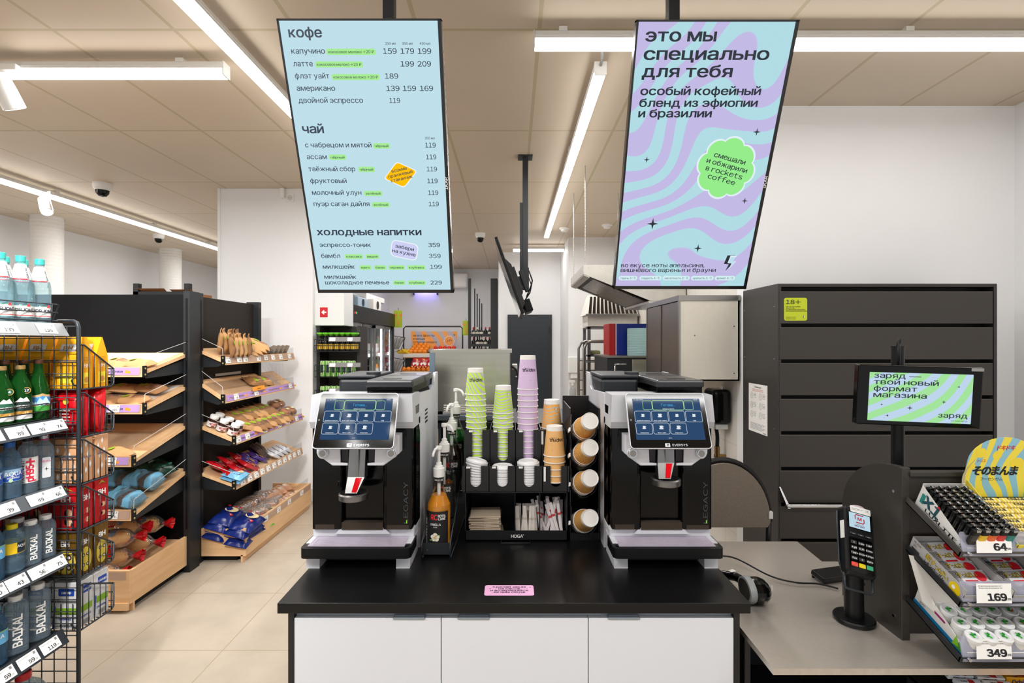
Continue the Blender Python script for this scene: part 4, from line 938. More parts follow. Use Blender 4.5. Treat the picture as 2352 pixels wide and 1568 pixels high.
def bez(P, n=10):
    """smooth path through points (Catmull-Rom)"""
    P = [Vector(p) for p in P]; Q = [P[0]] + P + [P[-1]]; out = []
    for i in range(1, len(Q) - 2):
        for k in range(n):
            u = k / n; a, b, c, d = Q[i - 1], Q[i], Q[i + 1], Q[i + 2]
            out.append(.5 * ((2 * b) + (c - a) * u + (2 * a - 5 * b + 4 * c - d) * u * u + (3 * b - a - 3 * c + d) * u ** 3))
    return [tuple(p) for p in out] + [tuple(P[-1])]
MB(T(-.845, -1.8, -.68)).tube(bez([(.765, 1.955, .703), (.735, 1.99, .7), (.76, 2.08, .71), (.87, 2.12, .705), (.97, 1.99, .695), (1.05, 1.95, .692), (1.13, 1.955, .69), (1.19, 1.93, .688)]), .0032, 6).build('cable', BLK, t)
t = thing('cash_drawer_remote', 'small black device with angled keypad behind the partition on the worktop', 'device', None, T(1.255, 1.98, .68) @ RZ(15))
MB().rbox(-.09, .06, -.03, .03, .01, .03, .004, M=RY(0) @ RX(12)).build('keypad_body', BLK, t); MB().box(-.08, .05, -.03, -.025, 0, .02).box(-.08, .05, .025, .03, 0, .012).build('foot', BLK, t)

# ================================================================== SNACK RACK BY THE CASHIER
t = thing('snack_rack', 'black sloping three-shelf rack with clear price holders beside the terminal', 'rack', None, ID)
XR = 1.75
MB().box(1.226, XR, 1.57, 1.582, .7, 1.198).rbox(1.222, XR, 1.562, 1.59, 1.185, 1.2, .002).build('back_panel', M_PAN, t)
SH = [(1.02, 1.108), (.885, .963), (.735, .806)]   # front and back heights of the three shelves
SA = []
for k, (zf, zb) in enumerate(SH):
    ang = atan2(zb - zf, .186); SA.append(ang)
    B = T(1.212, 1.384, zf) @ Matrix.Rotation(ang, 4, 'X'); L = sqrt(.186 ** 2 + (zb - zf) ** 2)
    sh = MB(B).box(0, XR - 1.212, 0, L, -.003, 0).box(0, .004, -.004, L, -.003, .016).box(0, XR - 1.212, -.005, 0, -.004, .014)
    sh = sh.build('shelf_tray', BLKM if k else mat('tray_grey', '#55524e', .4, metal=.4), t)
    hp = MB(T(1.212, 1.376, zf + .004) @ RX(90 - 14)); hp.prism(rrect(.5, .062, .008, 4, .256, .028), -.001, .0015); hp.build('price_holder', glass('holder_clear', (.86, .87, .97), .14, .03, haze=.34, hc=(.66, .67, .78)), sh)
    MB(T(1.212, 1.376, zf + .004) @ RX(76)).box(.006, .5, -.004, .009, -.004, -.001).build('holder_rail', mat('holder_rail', '#8b8987', .4, metal=.3), sh)
    MB(T(1.232, 1.374, zf + .008) @ FRONT).cyl((0, 0, 0), (0, 0, .006), .0055, .0045, n=12).build('bolt', CHROME, sh)
    tg = MB(T(1.212 + .082, 1.3735, zf + .034) @ RX(76) @ S(1.28, 1.12, 1)); tg.prism([(-.036, -.02), (.038, -.02), (.045, .024), (-.029, .024)], 0, .0006)
    p = ('64', '169', '349')[k]
    tg.text(p, .0205, T(.029, -.014, .001), 1, 'R', 1.1, .06); tg.text('.99', .006, T(.029, -.013, .001), 1, 'L', 1.1, .03)
    for i in range(2): tg.text(('Зажигалка газовая пьезо X1', 'Жевательная резинка 14 г', 'Жевательная резинка банка')[k], .0036, T(-.026, .017 - i * .0045, .001), 1, 'L', 1.15)
    tg.build('price_tag', [TAGW, INK], sh)
def on_shelf(k, x, u, z=0., yaw=0.):
    """local frame on rack shelf k: x along the shelf, u up the slope from the front lip"""
    return T(1.212 + x, 1.384, SH[k][0]) @ Matrix.Rotation(SA[k], 4, 'X') @ T(0, u, z) @ RZ(yaw)

# --- lighter box
t = thing('lighter_box', 'open white display box full of lighters on the top rack shelf', 'box', None, on_shelf(0, .019, .004, .002))
M_BOXW = mat('box_white', '#e9e9e6', .5, var=.02)
bx = MB()
bx.hull([(0, 0, 0), (.0015, 0, 0), (.0015, 0, .02), (0, 0, .02)], [(0, .19, 0), (.0015, .19, 0), (.0015, .19, .072), (0, .19, .072)])
bx.hull([(.1245, 0, 0), (.126, 0, 0), (.126, 0, .02), (.1245, 0, .02)], [(.1245, .19, 0), (.126, .19, 0), (.126, .19, .072), (.1245, .19, .072)])
bx.box(0, .126, 0, .19, 0, .0015).box(0, .126, .1885, .19, 0, .078).box(0, .126, 0, .0015, 0, .02)
bx.build('carton', M_BOXW, t)
g = MB(LEFT @ RZ(0)); # left face print, reading from back to front
G = T(-.0006, .19, 0) @ LEFT
g = MB(G); g.text('LUXLITE', .015, T(.04, .007, 0) @ RZ(-2), 1, 'L', width=.118, bold=.03); g.text('X1', .040, T(.022, .0265, 0) @ RZ(-9), 2, 'L', 1.3, .05); g.poly(circ(.006, 8, .075, .05), 3); g.poly([(.012, .02), (.026, .02), (.026, .052), (.012, .052)], 4); g.text('50', .013, T(.168, .005, 0), 1, 'L', 1.1, .02)
g.build('print', [INK, INK, mat('luxlite_teal', '#23505c', .5), mat('heart_red', '#cf1f2e', .5), mat('lighter_teal', '#2f8f86', .4)], t)
LC = [('black', '#141414'), ('yellow', '#f2c80f'), ('orange', '#f26a1b'), ('red', '#e01f24'), ('teal', '#2f958c')]
def lighter_proto(nm, c):
    def fn():
        o = thing('lighter', '', 'lighter')
        MB().prism(rrect(.0235, .0115, .005, 4), 0, .058).build('fuel_body', mat('lighter_' + nm, c, .25, var=.03, coat=.3), o)
        MB().prism(rrect(.0238, .0118, .005, 4), .058, .068).box(-.011, -.003, -.0045, .0045, .068, .073).build('collar', BLK, o)
        MB().prism(rrect(.015, .0105, .0045, 3, .004), .068, .0765).cyl((.004, -.003, .0768), (.004, .003, .0768), .003, n=8, m=0).box(-.0035, .01, -.003, .003, .0765, .0772, 1).build('wind_guard', [CHROME, BLK], o)
        return o
    return Proto(fn)
for c, (nm, hx) in enumerate(LC):
    P = lighter_proto(nm, hx)
    for r in range(11):
        P.put(on_shelf(0, .019 + .0135 + .0248 * c, .004 + .012 + r * .0165, .0035) @ RX(2), f'{nm} lighter, {ORD[r]} from the front in the {nm} row of the white box', 'lighters in the white display box')

# --- character gum box: the mascots are left out, plain coloured spots instead
t = thing('gum_display_box', 'yellow and blue display box with black lettering on the top rack shelf', 'box', None, on_shelf(0, .155, .004, .002))
M_GB = swirl('gum_print', '#f4e04a', '#8cc4dd', 9, 9, dscale=.8)
bx = MB()
bx.hull([(0, 0, 0), (.0015, 0, 0), (.0015, 0, .03), (0, 0, .03)], [(0, .2, 0), (.0015, .2, 0), (.0015, .2, .085), (0, .2, .085)]).box(0, .2, 0, .2, 0, .0015).box(0, .2, .0, .0015, 0, .03).box(.1985, .2, 0, .2, 0, .06)
bx.build('carton', M_GB, t)
hd = [(0, 0), (.2, 0), (.2, .12)] + [(.1 + .1 * cos(a), .12 + .075 * sin(a)) for a in [pi * k / 16 for k in range(17)]][1:-1] + [(0, .12)]
h = MB(T(0, .198, .02) @ RX(78)); h.prism(hd, 0, .0015); h.text('そのまんま', .034, T(.022, .075, .002), 1, 'L', .95, .05); h.text('トリス', .012, T(.03, .115, .002), 2, 'L'); h.text('フーセンガム', .013, T(.05, .055, .002), 1, 'L'); h.text('ドキドキ', .018, T(.08, .155, .002), 2, 'L', 1, .02)
for x, y, r in ((.035, .145, .016), (.085, .138, .014), (.15, .11, .02), (.02, .1, .009), (.17, .165, .012)): h.poly(circ(r, 18, x, y), 3, T(0, 0, .0018))
h.build('header_card', [M_GB, INK, mat('print_red', '#d3232b', .5), mat('print_yellow', '#f6dd3c', .5)], t)
fl = MB().surf(lambda u, v: (-.022 - .012 * sin(pi * v) + .02 * (1 - u), .198 - .012 * u, .075 + .09 * v), 4, 8).build('side_flap', mat('flap_stripe', '#cdbfa6', .6), t)
g = MB(T(-.0006, .2, 0) @ LEFT)
for i, (x, y, r) in enumerate(((.03, .05, .012), (.07, .03, .01), (.12, .025, .011))): g.poly(circ(r, 16, x, y), i % 2)
g.text('ドキドキ', .014, T(.045, .055, .0004) @ RZ(-16), 2, 'L', 1, .03); g.build('print', [mat('print_yellow', '#f6dd3c'), INKW, mat('print_red', '#d3232b')], t)
P_GP = Proto(lambda: (lambda o: (MB().rbox(-.045, .045, -.009, .009, 0, .03, .003).build('wrapper', swirl('gum_wrap', '#f2e7b0', '#e6c62f', 30, 9, dscale=.8), o), MB(T(0, -.0095, .012) @ FRONT).text('そのまんま', .015, ID, 0, 'C', .95, .04).build('print', INK, o), MB(T(0, -.004, .0305)).text('そのまんま', .013, ID, 0, 'C', .95, .04).build('print', INK, o), o)[3])(thing('gum_pack', '', 'gum pack')))
for c in range(2):
    for r in range(8):
        P_GP.put(on_shelf(0, .155 + .052 + c * .094, .004 + .017 + r * .022, .004) @ RX(-4), f'yellow gum pack, {ORD[r]} from the front in the {("left", "right")[c]} row of the yellow display box', 'gum packs in the yellow display box')

# --- grey boxes of striped sweets on the middle shelf
def sweets_box(label, x, w):
    t = thing('sweets_box', label, 'box', 'grey sweets boxes on the middle shelf', on_shelf(1, x, .003, .002))
    b = MB().box(0, .0015, 0, .2, 0, .045).box(w - .0015, w, 0, .2, 0, .045).box(0, w, 0, .2, 0, .0015).box(0, w, .1985, .2, 0, .045).box(0, w, 0, .0015, 0, .028)
    b.build('carton', mat('box_grey', '#b4b3b3', .5, var=.03), t)
    g = MB(T(-.0006, .2, 0) @ LEFT); g.text('超すっぱい', .019, T(.06, .024, 0) @ RZ(-4), 1, 'L', 1, .05); g.text('超すっぱい', .019, T(.0605, .0242, .0003) @ RZ(-4), 2, 'L', 1, .0); g.text('レモンバーガム', .012, T(.062, .008, 0), 1, 'L', 1, .03); g.poly(circ(.019, 22, .17, .02), 2); g.poly(circ(.006, 12, .165, .022), 3, T(0, 0, .0003)); g.text('20', .01, T(.012, .022, 0), 0, 'L'); g.text('BLACK', .008, T(.012, .034, 0), 0, 'L')
    for i in range(12): g.box(.01 + i * .0026, .0115 + i * .0026, .004, .017, 0, .0002, 0)
    g.build('print', [INK, INK, mat('lemon_yellow', '#f0cf13', .5), INKW], t)
    return t
sweets_box('grey sweets box with a lemon picture, left one on the middle rack shelf', .01, .128)
sweets_box('grey sweets box at the right frame edge on the middle rack shelf', .142, .128)
def sweet_fn():
    o = thing('sweets_packet', '', 'sweets packet')
    b = MB().pillow(.112, .042, .011, 0, nu=10, nv=6, seal=.004, wob=.05, mfn=None)
    for i in range(9): b.box(-.056 + i * .0035, -.0545 + i * .0035, -.02, .02, .0105, .0108, 1, RX(0))
    b.build('wrapper', [mat('sweet_silver', '#dfdfe2', .25, var=.06, scale=60), INK], o)
    p = MB(T(0, 0, .0118)); p.text('すっぱい', .016, T(-.034, -.0, 0), 0, 'L', 1, .05); p.text('すっぱい', .016, T(-.0335, .0002, .0004), 1, 'L'); p.poly(circ(.015, 18, .03, .002), 2); p.box(-.02, .015, -.014, -.009, 0, .0003, 2); p.build('print', [INK, mat('lemon_yellow', '#f0cf13'), mat('sweet_red', '#d61f30', .4)], o)
    return o
P_SW = Proto(sweet_fn)
for b_ in range(2):
    for r in range(5):
        P_SW.put(on_shelf(1, .01 + .132 * b_ + .064, .03 + r * .036, .018 + .003 * (r % 2)) @ RX(14) @ RZ(RND.uniform(-3, 3)), f'silver striped sweets packet, {ORD[r]} from the front in the {("left", "right")[b_]} grey box', 'sweets packets in the grey boxes')

# --- gum jars on the lowest shelf
t = thing('gum_jar_box', 'white and blue open box of mint gum jars on the lowest rack shelf', 'box', None, on_shelf(2, .02, .003, .002))
w = .268
MB().hull([(0, 0, 0), (.0015, 0, 0), (.0015, 0, .02), (0, 0, .02)], [(0, .19, 0), (.0015, .19, 0), (.0015, .19, .075), (0, .19, .075)]).box(0, w, 0, .19, 0, .0015).box(0, w, 0, .0015, 0, .022).box(0, w, .1885, .19, 0, .06).build('carton', M_BOXW, t)
g = MB(T(-.0006, .19, 0) @ LEFT); g.poly([(0, 0), (.19, 0), (.19, .012), (0, .012)], 0); g.prism(rrect(.05, .007, .003, 3, .085, .035), 0, .0003, 1); g.poly([(.15, .005), (.165, .03), (.182, .005)], 2, T(0, 0, .0004)); g.poly([(.145, .002), (.15, .04), (.165, .012)], 3, T(0, 0, .0006)); g.text('gum', .01, T(.02, .016, 0), 4, 'L')
strokes(g, circ(.018, 14, .05, .05), .0008, .0002, 5, closed=False); g.build('print', [mat('box_blue', '#1c86bd', .5), mat('box_berry', '#9c1f73', .5), mat('mint_dark', '#4f9a2c', .5), mat('mint_light', '#8ccc3a', .5), NAVY, TAGG], t)
def jar_fn(red):
    def fn():
        o = thing('gum_jar', '', 'gum jar')
        b = MB().lathe([(.019, 0), (.0215, .002), (.0215, .04), (.0205, .044)], 26); b.poly(circ(.003, 10), 1, T(-.004, -.0218, .018) @ FRONT); b.text('gum', .006, T(0, 0, .012), 1, 'L', bend=.022); b.build('jar_body', [WHT, mat('gum_navy', '#1d3d6b', .5)], o)
        l = MB().lathe([(.0225, .042), (.0232, .045), (.0232, .054), (.0215, .0565), (.0195, .0568), (.0185, .0558), (.0001, .0558)], 28); l.build('jar_lid', mat('lid_gloss', '#edeff0', .25), o)
        d = MB(T(0, 0, .0564)); d.poly(circ(.0125, 18), 0)
        for k, a in enumerate((20, 75, 150, 215)): d.poly([(0, 0), (.006, .0045), (.0125, 0), (.006, -.0045)], 1 + k % 2, T(0, 0, .0003) @ RZ(a + 20))
        if red: d.poly([(-.013, -.002), (0, -.009), (.012, -.004), (0, -.0045)], 3, T(0, 0, .0005))
        d.build('leaf_print', [mat('lid_grey', '#cfd6da', .3), mat('leaf_deep', '#14862c', .5), mat('leaf_bright', '#46b63c', .5), mat('melon_red', '#d23a2e', .5)], o)
        return o
    return Proto(fn)
PJ = [jar_fn(False), jar_fn(True)]
for r in range(4):
    for c in range(6):
        PJ[1 if c > 3 else 0].put(on_shelf(2, .02 + .026 + c * .0415 + (.008 if c > 3 else 0), .026 + r * .042, .004) @ RZ(RND.uniform(-40, 40)) @ S(.88, .88, .98), f'white gum jar with {"red and green" if c > 3 else "green leaf"} lid, {ORD[c]} from the left, {("front", "second", "third", "rear")[r]} row', 'gum jars in the white box')
t = thing('backing_sheet', 'loose white cardboard flap hanging under the middle rack shelf', 'cardboard', None, ID)
MB().surf(lambda u, v: (1.2 + .13 * u, 1.54 - .05 * v - .03 * u, .955 - (.115 + .03 * sin(4 * u)) * v - .02 * u), 8, 6).surf(lambda u, v: (1.2 + .13 * (1 - u), 1.5415 - .05 * v - .03 * (1 - u), .955 - (.115 + .03 * sin(4 * (1 - u))) * v - .02 * (1 - u)), 8, 6).build('card', mat('card_white', '#e5e2dd', .7), t)

# --- chewing gum below the rack
t = thing('gum_ledge', 'dark lower ledge carrying the gum packs under the rack', 'shelf', None, ID)
MB().box(1.24, 1.75, 1.3, 1.6, .55, .562).box(1.24, 1.25, 1.3, 1.6, .5, .56).build('ledge_board', BLKM, t)
def gum_fn(nm, c, txt, tc, w, d, h):
    def fn():
        o = thing('chewing_gum_pack', '', 'chewing gum')
        b = MB().rbox(-w / 2, w / 2, -d / 2, d / 2, 0, h, .002); b.build('wrapper', mat('gum_' + nm, c, .35, var=.05), o)
        p = MB(T(-w * .3, -d / 2 - .0005, h * .2) @ FRONT); p.text(txt, h * .75, ID, 0, 'L', 1, .03, w * .5); p.build('print', tc, o)
        p = MB(T(-w * .28, -d * .15, h + .0005)); p.text(txt, d * .4, ID, 0, 'L', 1, .03, w * .5); p.poly([(w * .25, -d * .2), (w * .48, -d * .3), (w * .5, d * .4), (w * .3, d * .5)], 1); p.poly([(-.05 * w, -d * .3), (.22 * w, -d * .32), (.2 * w, -d * .2)], 2); p.build('print', [tc, mat('gum_red', '#cf1f2a', .4), mat('gum_violet', '#6a3ba0', .4)], o)
        return o
    return Proto(fn)
P_D = gum_fn('silver', '#cfd7e2', 'Dirol', INK, .07, .02, .014); P_W = gum_fn('white', '#e6e3e2', "WRIGLEY'S", INK, .075, .02, .014); P_B = gum_fn('amber', '#f2b11c', 'Orbit', mat('orbit_blue', '#143a86', .4), .08, .05, .026)
for i in range(8): P_D.put(T(1.285 + .006 * i, 1.53 - i * .024, .5625 + .008 * (7 - i) + .022) @ RX(14) @ RZ(-4), f'silver gum pack, {ORD[i]} from the rear, left row under the rack', 'silver gum packs under the rack')
for i in range(7): P_W.put(T(1.375 + .004 * i, 1.50 - i * .024, .5625 + .008 * (6 - i) + .02) @ RX(14) @ RZ(-4), f'white gum pack, {ORD[i]} from the rear of the middle row under the rack', 'white gum packs under the rack')
for i in range(4): P_B.put(T(1.475, 1.50 - i * .056, .565 + .012 * (3 - i)) @ RZ(-3), f'amber gum carton, {ORD[i]} from the rear of the right row under the rack', 'amber gum cartons under the rack')
# ================================================================== DRINKS SHELF WITH WIRE BASKETS (near left)
t = thing('drinks_shelf', 'dark metal shelving with slanted price rails holding water bottles, near left', 'shelf', None, ID)
GZ = [1.625, 1.27, 1.02, .76, .47]
for k, z in enumerate(GZ):
    sh = MB().box(-2.3, -1.70, 1.0, 1.925, z + .012, z + .035).box(-1.705, -1.70, 1.0, 1.925, z, z + .04)
    sh = sh.build('shelf_board', BLKM, t)
    r = MB().hull([(-1.705, 1.0, z + .044), (-1.70, 1.0, z + .044), (-1.672, 1.0, z - .004), (-1.678, 1.0, z - .004)][::-1], [(-1.705, 1.925, z + .044), (-1.70, 1.925, z + .044), (-1.672, 1.925, z - .004), (-1.678, 1.925, z - .004)][::-1])
    r.build('price_rail', [mat('rail_dark', '#3a4046', .3, metal=.4)] if k else [mat('rail_light', '#9ea2a6', .3, metal=.5)], sh)
    R = T(-1.6855, 0, z + .0203) @ RZ(90) @ RX(90 - 30)
    L = [[(1.70, '139'), (1.845, '129')], [(1.65, '89'), (1.735, '89'), (1.815, '99'), (1.885, '74')], [(1.70, '39'), (1.81, '49'), (1.88, '66')], [(1.66, '40'), (1.735, '43'), (1.815, '56'), (1.885, '75')], [(1.69, '59'), (1.775, '59'), (1.86, '119')]][k]
    for y, p in L:
        g = MB(R @ T(y, 0, .0008)); g.box(-.036, .036, -.02, .021, 0, .0005)
        g.text(p, .017, T(.018, -.013, .0009), 1, 'R', 1.05, .03); g.text('.99', .006, T(.02, -.013, .0009), 1, 'L'); g.text('Вода питьевая 0,5 л', .0042, T(-.03, .012, .0009), 2, 'L', 1.1)
        g.box(.022, .03, .008, .017, .0005, .0008, 2); g.build('price_tag', [TAGW, INK, TAGG], sh)
MB().box(-2.32, -2.28, 1.0, 1.93, 0, 1.68).box(-2.28, -1.72, 1.0, 1.92, .02, .12).build('back_panel', BLKM, t)
for k, (z, h) in enumerate(((1.665, .062), (1.305, .055))):
    m = MB()
    for q in (0, .5, 1): m.tube([(-1.712, 1.0, z + .012 + q * h), (-1.712, 1.9, z + .012 + q * h)], .0022)
    m.tube([(-1.712, 1.925 - (.03 if not k else 0), z + .005), (-1.712, 1.925, z + .012 + h), (-1.712, 1.9, z + .012 + h)], .0022)
    for q in (0, .5, 1): m.tube([(-1.712, 1.9, z + .012 + q * h), (-1.712, 1.92, z + .012 + q * h)], .0022)
    for y in (1.3, 1.6, 1.895): m.tube([(-1.712, y, z), (-1.712, y, z + .012 + h)], .0022)
    m.build('fence_wire', WIRE, t)
t = thing('wire_end_panel', 'dark wire grid panel at the end of the drinks shelf', 'wire panel', None, ID)
m = MB()
for i in range(13): m.tube([(-1.705 - i * .0478, 1.95, .0), (-1.705 - i * .0478, 1.95, 1.66)], .0022, 5)
for i in range(37): m.tube([(-1.66, 1.95, .02 + i * .0455), (-2.3, 1.95, .02 + i * .0455)], .0022, 5)
m.build('grid', WIRE, t)
MB().tube([(-1.661, 1.952, 0), (-1.661, 1.952, 1.655), (-1.667, 1.952, 1.672), (-1.68, 1.952, 1.678), (-1.74, 1.952, 1.678)], .0072, 10).tube([(-2.3, 1.952, 0), (-2.3, 1.952, 1.66)], .0072, 8).build('end_tube', WIRE, t)

# --- wire baskets hung on the panel, and what they hold
BB = [1.415, 1.23, 1.048, .868, .69, .488]
BN = ['topmost', 'second from the top', 'third from the top', 'fourth from the top', 'fifth from the top', 'lowest']
BH_ = ['yellow biscuit bags', 'red sweet bags', 'beige paper packs', 'red fruit bar boxes', 'brown nut bags', 'white sugar boxes']
for k, z in enumerate(BB):
    t = thing('wire_basket', f'dark wire basket, {BN[k]} on the end panel, holding {BH_[k]}', 'basket', 'wire baskets on the end panel', T(0, 0, z))
    m = MB(); X0, X1, Y0, Y1 = -2.3, -1.662, 1.958, 2.125; hb, hf = .172, .072
    hf = hf if k < 5 else .105
    top = [(X1, Y0, hb), (X1, Y0 + .02, hb), (X1, Y1, hf), (X0, Y1, hf), (X0, Y0 + .02, hb), (X0, Y0, hb)]
    m.tube(top, .0034, 6).tube([(X1, Y0, 0), (X1, Y1 - .012, 0), (X1, Y1, .012), (X1, Y1, hf)], .0034, 6).tube([(X0, Y0, 0), (X0, Y1, 0), (X0, Y1, hf)], .0034, 6).tube([(X1, Y1, 0.006), (X0, Y1, .006)], .003, 5)
    for i in range(6):
        y = Y0 + .028 * (i + .5); h = hb if y < Y0 + .02 else hb + (hf - hb) * (y - Y0 - .02) / (Y1 - Y0 - .02)
        for x in (X1, X0): m.tube([(x, y, 0), (x, y, h)], .002, 5)
        m.tube([(X1, y, 0), (X0, y, 0)], .002, 5)
    for i in range(14):
        x = X1 - .045 * (i + .6); m.tube([(x, Y0, hb * .6), (x, Y0, 0), (x, Y1, 0), (x, Y1, hf)], .002, 5)
    for q in (.3, .65): m.tube([(X1, Y1, q * hf), (X0, Y1, q * hf)], .002, 5); m.tube([(X1, Y0, q * hb), (X0, Y0, q * hb)], .002, 5)
    m.tube([(X1, Y0, 0.0), (X0, Y0, 0.0)], .003, 5)
    m.tube([(X1, Y0, .01), (X1 - .012, Y0 - .014, .02), (X1 - .014, Y0 - .02, .035), (X1 - .008, Y0 - .02, .045)], .003, 6)
    m.build('basket_frame', WIRE, t)
def facing(b, w, d, place):
    place(b, T(w / 2 + .0006, 0, 0) @ RIGHT, d); place(b, T(0, -d / 2 - .0006, 0) @ FRONT, w)
def gable_bag(nm, c, c2, w, d, h):
    def fn():
        o = thing('biscuit_bag', '', 'bag')
        b = MB().hull([(-w / 2, -d / 2, 0), (w / 2, -d / 2, 0), (w / 2, d / 2, 0), (-w / 2, d / 2, 0)], [(-w / 2, -d / 2, h * .62), (w / 2, -d / 2, h * .62), (w / 2, d / 2, h * .62), (-w / 2, d / 2, h * .62)])
        b.hull([(-w / 2, -d / 2, h * .62), (w / 2, -d / 2, h * .62), (w / 2, d / 2, h * .62), (-w / 2, d / 2, h * .62)], [(-w / 2, -.002, h), (w / 2, -.002, h), (w / 2, .002, h), (-w / 2, .002, h)])
        b.build('bag_body', mat('bag_' + nm, c, .4, var=.08, bump=.1), o)
        p = MB(); S_ = T(w / 2 + .0008, 0, 0) @ RIGHT
        p.box(-d * .3, d * .25, h * .08, h * .3, 0, .0004, 1, S_); p.poly(circ(.012, 12, 0, h * .16), 2, S_ @ T(0, 0, .0008)); p.text('BH', .02, S_ @ T(0, h * .4, .0006), 0, 'C', 1, .03)
        for i in range(5): p.box(-d * .35, d * .3, h * .48 + i * .006, h * .485 + i * .006, 0, .0003, 3, S_)
        F = T(0, -d / 2 - .0008, 0) @ FRONT
        p.box(-w * .25, w * .28, h * .1, h * .3, 0, .0004, 1, F)
        G = T(0, -d * .3, h * .775) @ RX(90 - math.degrees(atan2(d / 2, h * .38)))
        p.box(-.03, .03, -.014, .016, .004, .0045, 4, G); p.text('BH', .024, G @ T(0, -.009, .0052), 3, 'C', 1.1, .04)
        p.build('print', [mat('print_cream', '#f6ead0', .5), mat('print_' + nm, c2, .5), mat('biscuit', '#c98a44', .6), mat('print_ochre', '#a5711c', .5), mat('print_grey', '#c7c5c4', .5)], o); return o
    return Proto(fn)
def box_pack(nm, cat, c, prints, w, d, h, bag=False):
    def fn():
        o = thing(nm, '', cat)
        b = MB()
        if bag: b.M = T(0, 0, h / 2) @ RX(90); b.pillow(w, h * .96, d, 0, nu=8, nv=8, seal=h * .02, wob=.14, rnd=random.Random(3)); b.M = T(0, d / 2, h / 2) @ RX(90); b.v = []; b.f = []; b.m = []; b.sm = []; b.M = T(0, d * .5, h / 2) @ RX(90); b.pillow(w, h * .96, d, 0, nu=8, nv=8, seal=h * .02, wob=.14, rnd=random.Random(3))
        else: b.rbox(-w / 2, w / 2, -d / 2, d / 2, 0, h, .0015)
        b.build('pack_body', c, o)
        p = MB()
        for M_, ww in ((T(w / 2 + .0008, 0, 0) @ RIGHT, d), (T(0, -d / 2 - .0008, 0) @ FRONT, w)): prints(p, M_, ww, h)
        p.build('print', PM, o); return o
    return Proto(fn)
PM = [INKW, mat('print_red', '#d3232b'), mat('print_green', '#86b32c', .5), mat('print_blue', '#1d46a0', .5), mat('print_gold', '#d9c04a', .5), mat('print_dark', '#3b1d12', .5), TAGG, mat('print_salmon', '#e7b38d', .6)]
def pr_red(p, M_, w, h):
    p.text('BH', .028, M_ @ T(.0, h * .62, 0), 0, 'C', min(1, w / .06), .04)
    for i in range(4): p.poly(circ(w * .16, 10, w * (.2 * (i % 2) - .1), h * (.18 + .2 * (i // 2))), 7 if i % 2 else 1, M_)
    p.poly([(-w * .3, h * .86), (0, h * .94), (w * .3, h * .86), (0, h * .9)], 2, M_)
def pr_gold(p, M_, w, h):
    p.text('BH', .026, M_ @ T(0, h * .66, .0003), 0, 'C', min(1, w / .06), .04); p.poly(circ(w * .42, 20, 0, h * .32, h * .27), 4, M_)
    for i in range(4): p.poly(circ(w * .11, 10, w * (.3 * (i % 2) - .15), h * (.2 + .22 * (i // 2))), 5, M_ @ T(0, 0, .0004)); p.poly(circ(w * .06, 8, w * (.3 * (i % 2) - .15), h * (.2 + .22 * (i // 2))), 0, M_ @ T(0, 0, .0008))
def pr_white(p, M_, w, h):
    p.prism(rrect(w * .6, h * .16, .003, 2, w * .05, h * .8), 0, .0003, 3, M_); p.text('сахар', .014, M_ @ T(w * .05, h * .77, .0006), 0, 'C', min(1, w / .07), .02)
    p.box(-w * .35, w * .42, h * .32, h * .46, 0, .0003, 2, M_); p.text('рафинад', .012, M_ @ T(0, h * .2, 0), 3, 'C', min(1, w / .07), .02)
    for i in range(9): p.box(-w * .2 + i * w * .055, -w * .2 + i * w * .055 + w * .03, h * .04, h * .14, 0, .0003, 6, M_)
    p.poly([(-w * .5, 0), (-w * .44, 0), (-w * .36, h * .5), (-w * .42, h * .5)][::1], 3, M_)
def pr_bag(p, M_, w, h): pass
def pr_beige(p, M_, w, h):
    for i in range(7): p.poly([(x * .006 + w * (.3 * ((i * 7) % 5) / 2 - .3), y * .014 + h * (.15 + .12 * i)) for x, y in ((-1, 0), (0, 1), (1, 0), (0, -1))], 0, M_)
    p.text('wellness', .011, M_ @ T(0, h * .55, 0), 3, 'C', min(1, w / .07))
PK = [gable_bag('yellow', '#f0a818', '#f3c557', .105, .058, .2),
      None, box_pack('paper_pack', 'pack', mat('pack_beige', '#d7a277', .55, var=.08, bump=.2), pr_beige, .1, .066, .17),
      box_pack('fruit_bar_box', 'box', mat('box_red', '#b9161c', .35), pr_red, .1, .066, .175),
      box_pack('nut_bag', 'bag', mat('bag_bronze', '#7d5a1e', .35, metal=.4), pr_gold, .1, .066, .175),
      box_pack('sugar_box', 'box', mat('box_paper', '#dcdcdd', .5), pr_white, .1, .07, .178)]
def red_bag():
    o = thing('sweet_bag', '', 'bag')
    MB(T(0, .028, .09) @ RX(90)).pillow(.11, .165, .062, 0, nu=10, nv=10, seal=.008, wob=.2, rnd=random.Random(5)).build('bag_body', mat('bag_red', '#c4121c', .22, var=.1, scale=40, bump=.5), o)
    p = MB()
    for M_ in (T(.044, 0, 0) @ RIGHT, T(0, -.036, 0) @ FRONT):
        for i in range(5): p.box(-.022, .02 - .004 * (i % 2), .05 + i * .012, .0535 + i * .012, 0, .0003, 0, M_)
        p.poly(circ(.012, 9, .004, .135), 4, M_)
    p.build('print', PM, o); return o
PK[1] = Proto(red_bag)
NM = ['yellow biscuit bag', 'red sweet bag', 'beige paper pack', 'red fruit bar box', 'brown nut bag', 'white sugar box']
for k in range(6):
    n = 0
    for r in range(2):
        for c in range(4):
            w = RND.uniform(-5, 5) if k == 1 else RND.uniform(-2, 2)
            PK[k].put(T(-1.722 - .118 * c, 1.998 + .078 * r, BB[k] + .003) @ RZ(w) @ (RX(-4 if r else 0) if k == 1 else ID), f'{NM[k]}, {ORD[c]} from the end post in the {("panel side", "outer")[r]} row', BH_[k])

